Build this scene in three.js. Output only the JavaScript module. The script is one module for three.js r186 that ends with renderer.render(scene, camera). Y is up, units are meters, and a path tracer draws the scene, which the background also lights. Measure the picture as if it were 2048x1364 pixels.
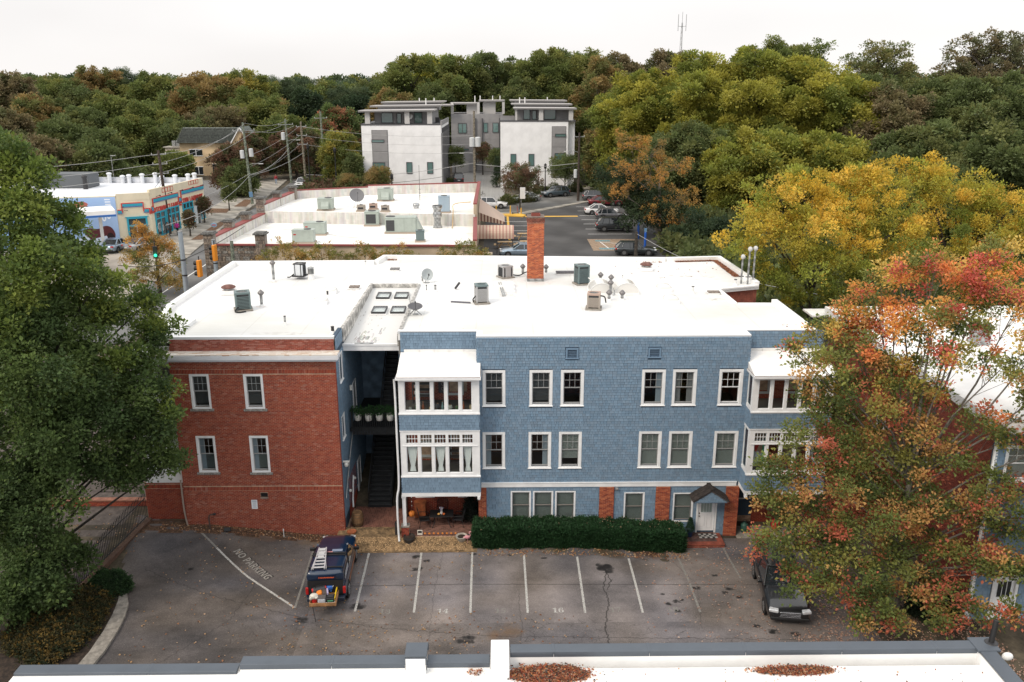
import*as THREE from 'three';
import {mergeGeometries} from 'three/addons/utils/BufferGeometryUtils.js';
import {FontLoader} from 'three/addons/loaders/FontLoader.js';
import {MarchingCubes} from 'three/addons/objects/MarchingCubes.js';
import {RoundedBoxGeometry} from 'three/addons/geometries/RoundedBoxGeometry.js';

// ---------- camera, sky, sun, exposure ----------
const scene=new THREE.Scene();
const camera=new THREE.PerspectiveCamera(43.72,2048/1364,.5,3000);
camera.position.set(0,23.3,0);
camera.rotation.order='YXZ';
camera.rotation.set(-.28605,-.01354,0);
camera.updateMatrixWorld(true);
const renderer=new THREE.WebGLRenderer();
renderer.toneMapping=THREE.LinearToneMapping;
renderer.toneMappingExposure=1.06;
renderer.shadowMap.enabled=true;

function rng(seed){let s=seed >>> 0;return ()=>{s=(s+0x6d2b79f5) | 0;let t=Math.imul(s ^ (s >>> 15),1 | s);t=(t+Math.imul(t ^ (t >>> 7),61 | t)) ^ t;return ((t ^ (t >>> 14)) >>> 0)/4294967296;};}
// value noise on a lattice that wraps every n cells
function noiser(seed){
const r=rng(seed),P=new Float32Array(65536);for (let i=0;i<65536;i++) P[i]=r();
const h=(x,y,n)=>{x=((x % n)+n) % n;y=((y % n)+n) % n;return P[((x*73+y*7919+n*131) % 65536)];};
return (x,y,n)=>{const X=Math.floor(x),Y=Math.floor(y);let u=x-X,v=y-Y;u=u*u*(3-2*u);v=v*v*(3-2*v);
return (h(X,Y,n)*(1-u)+h(X+1,Y,n)*u)*(1-v)+(h(X,Y+1,n)*(1-u)+h(X+1,Y+1,n)*u)*v;};
}
{// overcast daylight sky: thin bright cloud, a little brighter towards the zenith, faint mottling
const W=1024,H=512,d=new Float32Array(W*H*4),N=noiser(11);
for (let j=0;j<H;j++) for (let i=0;i<W;i++){
const el=((j+.5)/H-.5)*Math.PI,s=Math.max(0,Math.sin(el));
let m=0,a=1,f=1;const k=1/(.12+s);
for (let o=0;o<5;o++){m+=(N(i/W*12*f,(j/H)*22*f,12*f)-.5)*a;a *= .55;f *= 2;}
let L=.91+.5*s+m*.13;
const o=(j*W+i)*4;
d[o]=L*1.0;d[o+1]=L*.998;d[o+2]=L*1.0;d[o+3]=1;
const warm=Math.exp(-Math.max(0,el)*7)*.03;d[o]+=warm;d[o+2] -= warm*.8;
}
const t=new THREE.DataTexture(d,W,H,THREE.RGBAFormat,THREE.FloatType);
t.mapping=THREE.EquirectangularReflectionMapping;t.magFilter=THREE.LinearFilter;t.needsUpdate=true;
scene.background=t;scene.environment=t;
}
const sun=new THREE.DirectionalLight(0xfff0dc,1.7);
sun.position.set(-62,85,2);sun.target.position.set(0,0,-60);scene.add(sun,sun.target);
sun.castShadow=true;sun.shadow.radius=34;sun.shadow.mapSize.set(2048,2048);
Object.assign(sun.shadow.camera,{left:-140,right:140,top:140,bottom:-140,near:1,far:500});
// ---------- helpers ----------
const V=(x,y,z)=>new THREE.Vector3(x,y,z);
const lin=(r,g,b)=>new THREE.Color().setRGB(r,g,b);
const used=new Map();
function numbered(n){const k=used.get(n)||0;used.set(n,k+1);return k?n + '_' + String(k).padStart(3,'0'):n;}
function info(o,label,category,group){o.userData.label=label;o.userData.category=category;if (group) o.userData.group=group;return o;}
function thing(name,label,category,[x,y,z]=[0,0,0],turn=0,group){
const o=new THREE.Group();o.name=numbered(name);o.position.set(x,y,z);o.rotation.y=turn;scene.add(o);info(o,label,category,group);o.updateMatrixWorld(true);return o;
}
function sub(name,parent,[x,y,z]=[0,0,0],turn=0){const o=new THREE.Group();o.name=name;o.position.set(x,y,z);o.rotation.y=turn;parent.add(o);o.updateMatrixWorld(true);return o;}
function copyOf(src,label,[x,y,z],turn,scale){const o=src.clone();o.name=numbered(src.name.replace(/_\d{3}$/,''));scene.add(o);o.position.set(x,y,z);if (turn !== undefined) o.rotation.y=turn;if (scale) o.scale.setScalar(scale);o.userData={...src.userData,label};o.updateMatrixWorld(true);return o;}
function boxUV(g,sc=1){
const p=g.attributes.position,n=g.attributes.normal,uv=new Float32Array(p.count*2);
for (let i=0;i<p.count;i++){
const ax=Math.abs(n.getX(i)),ay=Math.abs(n.getY(i)),az=Math.abs(n.getZ(i)),x=p.getX(i),y=p.getY(i),z=p.getZ(i);
let u,v;if (ay >= ax&&ay >= az){u=x;v=-z;} else if (ax >= az){u=z;v=y;} else {u=x;v=y;}
uv[2*i]=u*sc;uv[2*i+1]=v*sc;
}
g.setAttribute('uv',new THREE.BufferAttribute(uv,2));return g;
}
const M4=()=>new THREE.Matrix4();
class MB {
constructor(){this.g=[];this.keepUV=false;}
add(g,m){g=g.index?g.toNonIndexed():g.clone();for (const k of Object.keys(g.attributes)) if (!['position','normal','uv'].includes(k)) g.deleteAttribute(k);if (m) g.applyMatrix4(m);if (!g.attributes.normal) g.computeVertexNormals();if (!g.attributes.uv) g.setAttribute('uv',new THREE.BufferAttribute(new Float32Array(g.attributes.position.count*2),2));this.g.push(g);return this;}
at(g,x,y,z,ry=0,rx=0,rz=0){return this.add(g,M4().compose(V(x,y,z),new THREE.Quaternion().setFromEuler(new THREE.Euler(rx,ry,rz,'YXZ')),V(1,1,1)));}
bb(x0,y0,z0,x1,y1,z1){return this.at(new THREE.BoxGeometry(Math.abs(x1-x0),Math.abs(y1-y0),Math.abs(z1-z0)),(x0+x1)/2,(y0+y1)/2,(z0+z1)/2);}
box(x,y,z,w,h,d,ry=0,rx=0,rz=0){return this.at(new THREE.BoxGeometry(w,h,d),x,y,z,ry,rx,rz);}
rbox(x,y,z,w,h,d,r=.03,ry=0,rx=0,rz=0){return this.at(new RoundedBoxGeometry(w,h,d,2,Math.min(r,w/2.1,h/2.1,d/2.1)),x,y,z,ry,rx,rz);}
cyl(x,y,z,r0,r1,h,s=14,ry=0,rx=0,rz=0){return this.at(new THREE.CylinderGeometry(r1,r0,h,s),x,y+(rx||rz?0:h/2),z,ry,rx,rz);}
bar(a,b,r0,r1=r0,s=7){
const d=b.clone().sub(a),L=d.length();if (L<1e-6) return this;
return this.add(new THREE.CylinderGeometry(r1,r0,L,s),M4().compose(a.clone().add(b).multiplyScalar(.5),new THREE.Quaternion().setFromUnitVectors(V(0,1,0),d.normalize()),V(1,1,1)));
}
beam(a,b,w,h){// square-section bar between two points, kept upright
const d=b.clone().sub(a),L=d.length(),m=M4().lookAt(a,b,Math.abs(d.y)>.99*L?V(1,0,0):V(0,1,0));m.setPosition(a.clone().add(b).multiplyScalar(.5));
return this.add(new THREE.BoxGeometry(w,h,L),m);
}
path(pts,r,seg=24,rs=6){return this.add(new THREE.TubeGeometry(new THREE.CatmullRomCurve3(pts),seg,r,rs));}
lathe(prof,x,y,z,s=20){return this.at(new THREE.LatheGeometry(prof.map(([a,b])=>new THREE.Vector2(a,b)),s),x,y,z);}
sph(x,y,z,rx,ry=rx,rz=rx,w=14,h=10){return this.add(new THREE.SphereGeometry(1,w,h),M4().compose(V(x,y,z),new THREE.Quaternion(),V(rx,ry,rz)));}
quad(a,b,c,d){// counter-clockwise seen from outside
const g=new THREE.BufferGeometry(),P=[a,b,c,a,c,d].flatMap(p=>[p.x,p.y,p.z]);
g.setAttribute('position',new THREE.BufferAttribute(new Float32Array(P),3));g.setAttribute('uv',new THREE.BufferAttribute(new Float32Array([0,0,1,0,1,1,0,0,1,1,0,1]),2));g.computeVertexNormals();return this.add(g);
}
slab(pts,y0,y1){// polygon of [x, z] extruded upwards
const s=new THREE.Shape(pts.map(([x,z])=>new THREE.Vector2(x,-z)));const g=new THREE.ExtrudeGeometry(s,{depth:y1-y0,bevelEnabled:false});
return this.add(g,M4().makeRotationX(-Math.PI/2).setPosition(0,y0,0));
}
ext(pts,depth,m,bevel=0,holes=[]){// polygon of [x, y] extruded along +z
const s=new THREE.Shape(pts.map(([x,y])=>new THREE.Vector2(x,y)));for (const h of holes) s.holes.push(new THREE.Path(h.map(([x,y])=>new THREE.Vector2(x,y))));
return this.add(new THREE.ExtrudeGeometry(s,{depth,bevelEnabled:bevel>0,bevelSize:bevel,bevelThickness:bevel,bevelSegments:2,steps:1}),m);
}
geo(local){
const g=this.g.length===1?this.g[0]:mergeGeometries(this.g,false);if (local) g.applyMatrix4(local);if (!this.keepUV) boxUV(g);return g;
}
build(name,mat,parent,props){// vertices in the parent's own axes
const m=new THREE.Mesh(this.geo(),mat);m.name=parent===scene?numbered(name):name;m.castShadow=m.receiveShadow=true;parent.add(m);if (props) Object.assign(m.userData,props);return m;
}
buildW(name,mat,parent,props){// vertices in world axes
parent.updateWorldMatrix(true,false);const m=new THREE.Mesh(this.geo(parent.matrixWorld.clone().invert()),mat);m.name=parent===scene?numbered(name):name;m.castShadow=m.receiveShadow=true;parent.add(m);if (props) Object.assign(m.userData,props);return m;
}
}
const mb=()=>new MB();
const ST={kind:'stuff'},STR={kind:'structure'};
function instances(name,geo,mat,list,parent,colors,props=ST){// list of Matrix4
const im=new THREE.InstancedMesh(geo,mat,list.length);list.forEach((m,i)=>im.setMatrixAt(i,m));if (colors) colors.forEach((c,i)=>im.setColorAt(i,c));
im.name=parent===scene?numbered(name):name;im.castShadow=im.receiveShadow=true;Object.assign(im.userData,props||{});parent.add(im);return im;
}
// ---------- procedural textures ----------
function tex(w,h,draw,o={}){
const c=document.createElement('canvas');c.width=w;c.height=h;const x=c.getContext('2d');draw(x,w,h);
const t=new THREE.CanvasTexture(c);t.colorSpace=o.data?THREE.NoColorSpace:THREE.SRGBColorSpace;t.wrapS=t.wrapT=o.clamp?THREE.ClampToEdgeWrapping:THREE.RepeatWrapping;t.anisotropy=8;return t;
}
function noiseTex(seed,n,lo,hi,base=4,oct=6,gain=.55,tint=null){
const N=noiser(seed);
return tex(n,n,(x)=>{
const im=x.createImageData(n,n);
for (let j=0;j<n;j++) for (let i=0;i<n;i++){
let v=0,a=1,s=0,f=base;for (let o=0;o<oct;o++){v+=N(i/n*f,j/n*f,f)*a;s+=a;a *= gain;f *= 2;}
v=(v/s-.5)*2.2+.5;v=Math.min(1,Math.max(0,v));const k=(j*n+i)*4,L=(lo+(hi-lo)*v)*255;
im.data[k]=L*(tint?tint[0]+(1-tint[0])*v:1);im.data[k+1]=L*(tint?tint[1]+(1-tint[1])*v:1);im.data[k+2]=L*(tint?tint[2]+(1-tint[2])*v:1);im.data[k+3]=255;
}
x.putImageData(im,0,0);
});
}
const rep=(t,s)=>{const c=t.clone();c.repeat.set(s,s);c.needsUpdate=true;return c;};
const NZ=noiseTex(3,512,.72,1.0,7,7,.7),NZ2=noiseTex(5,512,.75,1.0,3,6,.5),NZ3=noiseTex(9,512,.5,1.0,9,7,.75);
const NZ4=noiseTex(15,256,.955,1.0,4,5,.6);const nz=rep(NZ,.6),nzBig=rep(NZ2,.13),nzFine=rep(NZ3,1.1);
const mats={};
function mat(name,c,rough=.85,o={}){
if (mats[name]) return mats[name];
const {bump,...rest}=o;const m=new (rest.transmission||rest.clearcoat||rest.sheen?THREE.MeshPhysicalMaterial:THREE.MeshStandardMaterial)({color:lin(...c),roughness:rough,...rest});
if (bump){m.bumpMap=nzFine;m.bumpScale=bump;}
return mats[name]=m;
}
const M={
white:mat('white',[.78,.78,.77],.55,{map:rep(NZ4,.3)}),
trim:mat('trim',[.84,.85,.86],.5,{map:rep(NZ4,.7)}),
membrane:mat('membrane',[.88,.88,.87],.6,{map:rep(NZ4,.3)}),
mortar:mat('mortar',[.6,.4,.28],.95,{map:nz}),
blueBack:mat('blueBack',[.05,.08,.12],.9),
blue:mat('blue',[.165,.245,.335],.75,{map:rep(NZ2,.9)}),
darkWood:mat('darkWood',[.022,.024,.026],.7,{map:nz}),
concrete:mat('concrete',[.36,.33,.29],.92,{map:nz,bump:.003}),
kerb:mat('kerb',[.34,.31,.27],.9,{map:nz,bump:.003}),
metal:mat('metal',[.55,.56,.57],.35,{metalness:.85,map:rep(NZ2,2)}),
galv:mat('galv',[.42,.43,.43],.5,{metalness:.5,map:rep(NZ2,2)}),
darkMetal:mat('darkMetal',[.03,.03,.033],.5),
black:mat('black',[.012,.012,.013],.6),
rubber:mat('rubber',[.02,.02,.021],.85),
glass:mat('glass',[.9,.95,.95],.03,{transmission:1,thickness:0,ior:1.5}),
dim:mat('dim',[.16,.15,.14],.9),floorIn:mat('floorIn',[.1,.09,.08],.6),
bark:mat('bark',[.1,.085,.07],.95,{map:nzFine,bump:.01}),barkPale:mat('barkPale',[.3,.27,.23],.95,{map:nzFine,bump:.006}),
terracotta:mat('terracotta',[.42,.13,.05],.8,{map:nz}),
wood:mat('wood',[.42,.25,.12],.7,{map:nz}),rust:mat('rust',[.28,.11,.07],.9,{map:nzFine}),
};
const font=await new FontLoader().loadAsync('fonts/droid/droid_sans_bold.typeface.json');
const serif=await new FontLoader().loadAsync('fonts/droid/droid_serif_bold.typeface.json');
function textGeo(str,size,f=font,depth=0){const s=f.generateShapes(str,size);const g=depth?new THREE.ExtrudeGeometry(s,{depth,bevelEnabled:false,curveSegments:3}):new THREE.ShapeGeometry(s,3);g.computeBoundingBox();const b=g.boundingBox;g.translate(-(b.min.x+b.max.x)/2,-(b.min.y+b.max.y)/2,0);return g;}
// ---------- lie of the land ----------
const sst=(a,b,x)=>{const t=Math.min(1,Math.max(0,(x-a)/(b-a)));return t*t*(3-2*t);};
function gh(x,z){
const near=.7*sst(-9,-17,x)*sst(-37,-41.7,z)-.3*sst(4,9,x)*sst(-36.5,-40.5,z);
if (z>-43) return near;
if (z>-62){const t=sst(-43,-62,z);return 4.6*t+near*(1-t);}
if (z>-160) return 4.6+.03*(-62-z);
return 7.54+.012*(-160-z);
}
function gridSheet(x0,x1,nx,zs,fy,inside){// sheet over a grid, heights from fy(x, z)
const P=[],I=[],at=(i,j)=>j*(nx+1)+i;
zs.forEach(z=>{for (let i=0;i <= nx;i++){const x=x0+(x1-x0)*i/nx;P.push(x,fy(x,z),z);}});
for (let j=0;j<zs.length-1;j++) for (let i=0;i<nx;i++){
const cx=x0+(x1-x0)*(i+.5)/nx,cz=(zs[j]+zs[j+1])/2;if (inside&&!inside(cx,cz)) continue;
I.push(at(i,j),at(i+1,j),at(i,j+1),at(i+1,j),at(i+1,j+1),at(i,j+1));
}
const g=new THREE.BufferGeometry();g.setAttribute('position',new THREE.BufferAttribute(new Float32Array(P),3));g.setIndex(I);g.computeVertexNormals();return g;
}
const range=(a,b,n)=>Array.from({length:n+1},(_,i)=>a+(b-a)*i/n);
// flat polygon [x, z] laid dy above the evenly sloping street ground (between z = -62 and z = -160)
function laid(pts,dy,holes=[]){const s=new THREE.Shape(pts.map(([x,z])=>new THREE.Vector2(x,-z)));for (const h of holes) s.holes.push(new THREE.Path(h.map(([x,z])=>new THREE.Vector2(x,-z))));const g=new THREE.ShapeGeometry(s);const p=g.attributes.position;
for (let i=0;i<p.count;i++){const x=p.getX(i),z=-p.getY(i);p.setXYZ(i,x,gh(x,z)+dy,z);} g.computeVertexNormals();return g;}
function raised(pts,dy,h){// kerb or pavement block that follows the ground
const g=laid(pts,dy+h).toNonIndexed(),P=[],n=pts.length;const area=pts.reduce((a,[x,z],i)=>{const [u,w]=pts[(i+1) % n];return a+x*w-u*z;},0),L=area<0?pts:[...pts].reverse();
for (let i=0;i<n;i++){const [x,z]=L[i],[u,w]=L[(i+1) % n],a=gh(x,z)+dy,b=gh(u,w)+dy;P.push(x,a-.1,z,u,b-.1,w,u,b+h,w,x,a-.1,z,u,b+h,w,x,a+h,z);}
const s=new THREE.BufferGeometry();s.setAttribute('position',new THREE.BufferAttribute(new Float32Array(P),3));s.computeVertexNormals();return [g,s];
}
// ---------- masonry, shingles ----------
const brickGeo=boxUV(new THREE.BoxGeometry(.194,.0545,.03)),soldierGeo=boxUV(new THREE.BoxGeometry(.06,.196,.03));
const shingleGeo=(()=>{const g=new THREE.BoxGeometry(1,1,1);const p=g.attributes.position;for (let i=0;i<p.count;i++){const top=p.getY(i)>0;p.setZ(i,p.getZ(i)>0?(top?.002:.036):0);} g.computeVertexNormals();return g;})();
const brickMat=new THREE.MeshStandardMaterial({color:lin(1,1,1),roughness:.88}),shingleMat=new THREE.MeshStandardMaterial({color:lin(1,1,1),roughness:.75});
const inHole=(holes,x0,x1,y0,y1)=>holes.some(h=>x1>h[0]+.004&&x0<h[2]-.004&&y1>h[1]+.004&&y0<h[3]-.004);
// frame: Matrix4 whose x runs along the wall, y up, z outward
function layBricks(parent,frame,W,H,holes,o={}){
const r=rng(o.seed||7),L=[],C=[],Ls=[],Cs=[],ch=.0765,bl=.209,base=o.colors||[[.29,.05,.026],[.32,.056,.027],[.27,.045,.024],[.33,.066,.031],[.23,.038,.023]];
const col=(y)=>{const b=base[Math.floor(r()*base.length*.999)],k=.92+r()*.16,w=o.weather?o.weather(r,y):0;return lin(b[0]*k*(1-w)+w*.5,b[1]*k*(1-w)+w*.36,b[2]*k*(1-w)+w*.3);};
const bands=o.soldier||[],s=V(1,1,1),q=new THREE.Quaternion();
for (let j=0;(j+1)*ch <= H+.01;j++){
const y=j*ch+.035;if (bands.some(([a,b])=>y+.03>a&&y-.03<b)) continue;
for (let x=(j % 2?-bl/2:0);x<W;x+=bl){
const a=Math.max(0,x),b=Math.min(W,x+bl-.016);if (b-a<.03) continue;if (o.clip&&!o.clip((a+b)/2,y)) continue;
let A=a,B=b,ok=true;for (const h of holes) if (y+.03>h[1]&&y-.03<h[3]){if (A >= h[0]-.01&&B <= h[2]+.01) ok=false;else if (A<h[0]&&B>h[0]) B=h[0]-.004;else if (A<h[2]&&B>h[2]) A=h[2]+.004;}
if (!ok||B-A<.03) continue;
s.set((B-A)/.196,1,1);L.push(frame.clone().multiply(M4().compose(V((A+B)/2,y,-.006+r()*.004),q,s)));C.push(col(y));
}
}
for (const [a,b] of bands) for (let x=.035;x<W;x+=.0765){if (inHole(holes,x-.02,x+.02,a,b)) continue;Ls.push(frame.clone().multiply(M4().compose(V(x,(a+b)/2,-.004+r()*.004),q,V(1,(b-a-.012)/.196,1))));Cs.push(col(a));}
if (L.length) instances('brick',brickGeo,brickMat,L,parent,C);
if (Ls.length) instances('soldier_brick',soldierGeo,brickMat,Ls,parent,Cs);
}
function layShingles(parent,frame,W,H,holes,o={}){
const r=rng(o.seed||5),L=[],C=[],rowH=o.row||.147,q=new THREE.Quaternion(),one=o.single;let count=0;
for (let j=0;j*rowH<H-.02;j++){
const y0=j*rowH,y1=Math.min(H,y0+rowH+.02);
for (let x=-r()*.1;x<W;){
const w=.12+r()*.13,a=Math.max(0,x),b=Math.min(W,x+w-.011),dy=-r()*.006;x+=w;if (b-a<.02) continue;
let A=a,B=b,ok=true;for (const h of holes) if (y1>h[1]+.03&&y0<h[3]-.03){if (A >= h[0]-.01&&B <= h[2]+.01) ok=false;else if (A<h[0]&&B>h[0]) B=h[0];else if (A<h[2]&&B>h[2]) A=h[2];}
if (!ok||B-A<.02||(o.clip&&!o.clip((A+B)/2,y1))) continue;
const k=.86+r()*.24,t=(r()-.5)*.02,c=lin(.165*k+t,.245*k,.335*k-t);
const m=frame.clone().multiply(M4().compose(V((A+B)/2,(y0+dy+y1)/2,r()*.003),q,V(B-A,y1-y0-dy,1)));
if (one){const mesh=new THREE.Mesh(shingleGeo,shingleVariants[Math.floor(r()*4.99)]);mesh.name='shingle';parent.updateWorldMatrix(true,false);m.decompose(mesh.position,mesh.quaternion,mesh.scale);parent.add(mesh);count++;}
else {L.push(m);C.push(c);}
}
}
if (L.length) instances('shingle_cladding',shingleGeo,shingleMat,L,parent,C);
}
const shingleVariants=[.88,.94,1,1.05,1.1].map((k,i)=>mat('shingle' + i,[.165*k,.245*k,.335*k],.75));
// wall with openings: x along, y up, outward +z; the face stands at z = 0
function wallWithHoles(name,parent,frame,W,H,holes,thick,material){
const b=mb().ext([[0,0],[W,0],[W,H],[0,H]],thick,frame.clone().multiply(M4().makeTranslation(0,0,-thick-.004)),0,holes.map(h=>[[h[0],h[1]],[h[0],h[3]],[h[2],h[3]],[h[2],h[1]]]));
return b.build(name,material,parent);
}
const fr=(x,y,z,ry=0)=>M4().makeRotationY(ry).setPosition(x,y,z);
// ---------- windows ----------
const blindMat=mat('blind',[.42,.46,.43],.8),curtainMat=mat('curtain',[.84,.85,.83],.9,{transmission:.2,thickness:0}),curtainBlue=mat('curtainBlue',[.2,.235,.27],.9),greySash=mat('greySash',[.33,.33,.33],.6),slatMat=mat('slatMat',[.1,.105,.11],.6),roomMat=mat('roomMat',[.05,.048,.046],.95);
// one sash window: outer trim w x h, centred at the origin of its group, outward +z
function sashWindow(parent,[x,y,z],turn,w,h,o={}){
const g=sub('window',parent,[x,y,z],turn),tw=o.trim ?? .13,iw=w/2-tw,it=h/2-tw,ib=h/2-(o.bottom ?? tw),sash=o.sash||M.trim;
const f=mb();f.bb(-w/2,-ib,0,-iw,h/2,.045).bb(iw,-ib,0,w/2,h/2,.045).bb(-iw,it,0,iw,h/2,.042).bb(-iw,-h/2,0,iw,-ib,.042).bb(-w/2,-h/2,0,-iw,-ib,.043).bb(iw,-h/2,0,w/2,-ib,.043);
f.bb(-iw,-ib,-.2,-iw+.025,it,0).bb(iw-.025,-ib,-.2,iw,it,0).bb(-iw+.025,it-.025,-.2,iw-.025,it,0).build('frame',M.trim,g);
if (o.ledge !== false) mb().rbox(0,-h/2+.02,.04,w+.07,.045,.1,.01).build('sill',M.trim,g);
if (o.stone) mb().rbox(0,-h/2-.065,.03,w+.22,.13,.12,.012).build('stone_sill',mat('stoneSill',[.5,.47,.43],.9,{map:nzFine}),g);
const mid=-ib+(it+ib)*(o.split ?? .5),a=iw-.025,sw=.035;
mb().bb(-a,mid-sw,-.12,a,mid,-.08).bb(-a,-ib,-.12,a,-ib+.06,-.08).bb(-a,-ib+.06,-.12,-a+sw,mid-sw,-.08).bb(a-sw,-ib+.06,-.12,a,mid-sw,-.08).build('lower_sash',sash,g);
mb().bb(-a,mid,-.08,a,mid+sw,-.04).bb(-a,it-.025-sw,-.08,a,it-.025,-.04).bb(-a,mid+sw,-.08,-a+sw,it-.025-sw,-.04).bb(a-sw,mid+sw,-.08,a,it-.025-sw,-.04).build('upper_sash',sash,g);
const pw=a-sw;mb().quad(V(-pw,-ib+.06,-.1),V(pw,-ib+.06,-.1),V(pw,mid-sw,-.1),V(-pw,mid-sw,-.1)).build('pane',M.glass,g);
mb().quad(V(-pw,mid+sw,-.06),V(pw,mid+sw,-.06),V(pw,it-.025-sw,-.06),V(-pw,it-.025-sw,-.06)).build('pane',M.glass,g);
if (o.muntins){const b0=mid+sw,b1=it-.025-sw;for (const t of [-1/3,1/3]) mb().bb(pw*t-.009,b0,-.072,pw*t+.009,b1,-.046).build('muntin',sash,g);mb().bb(-pw,(b0+b1)/2-.009,-.07,pw,(b0+b1)/2+.009,-.048).build('muntin',sash,g);}
const zb=-.17;
if (o.blind){const [lo,bm]=o.blind===true?[0,blindMat]:[o.blind,o.blindMat||blindMat],y0=-ib+(it+ib)*lo;const m=mb();for (let y=it;y>y0;y -= .05) m.box(0,y,zb,2*a,.046,.004,0,.5);m.build('blind',bm,g);}
if (o.lowBlind){const m=mb();for (let y=mid-sw;y>-ib+.06;y -= .05) m.box(0,y,zb,2*a,.046,.004,0,.5);m.build('blind',o.lowBlind,g);}
if (o.dark){const m=mb();for (let y=it;y>-ib+.12;y -= .05) m.box(0,y,zb,2*a,.034,.004,0,.35);m.build('blind',slatMat,g);}
if (o.curtain){const n=9;for (const sd of o.curtain==='both'?[-1,1]:[o.curtain==='left'?-1:1]){const m=mb();for (let i=0;i<n;i++) m.at(new THREE.CylinderGeometry(.022,.03,it+ib,6,1),sd*(a-.02-i*a*.07),(it-ib)/2,zb);m.build('curtain',o.curtainMat||curtainBlue,g);}}
return g;
}
// ---------- ground, car park, streets ----------
const groundMat=new THREE.MeshStandardMaterial({color:lin(.13,.105,.07),roughness:.97,map:rep(NZ3,.12)});
{
const zs=[...range(40,-34,14),...range(-35,-62,54),-100,-160,-240,-400,-700,-1400,-2600],xs=120;
const g=gridSheet(-60,60,xs,zs,gh);boxUV(g);const m=new THREE.Mesh(g,groundMat);m.name='ground';m.receiveShadow=true;m.userData={...STR,label:'brown leaf-strewn earth sloping up around the buildings'};scene.add(m);
for (const sd of [-1,1]){const g2=gridSheet(sd<0?-1500:60,sd<0?-60:1500,24,zs,(x,z)=>{const e=sd<0?-60:60;return gh(Math.abs(x)<60?x:e,z);});boxUV(g2);const k=new THREE.Mesh(g2,groundMat);k.name=numbered('ground');k.receiveShadow=true;k.userData={...STR,label:sd<0?'wooded ground running out to the left':'wooded ground running out to the right'};scene.add(k);}
}
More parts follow.
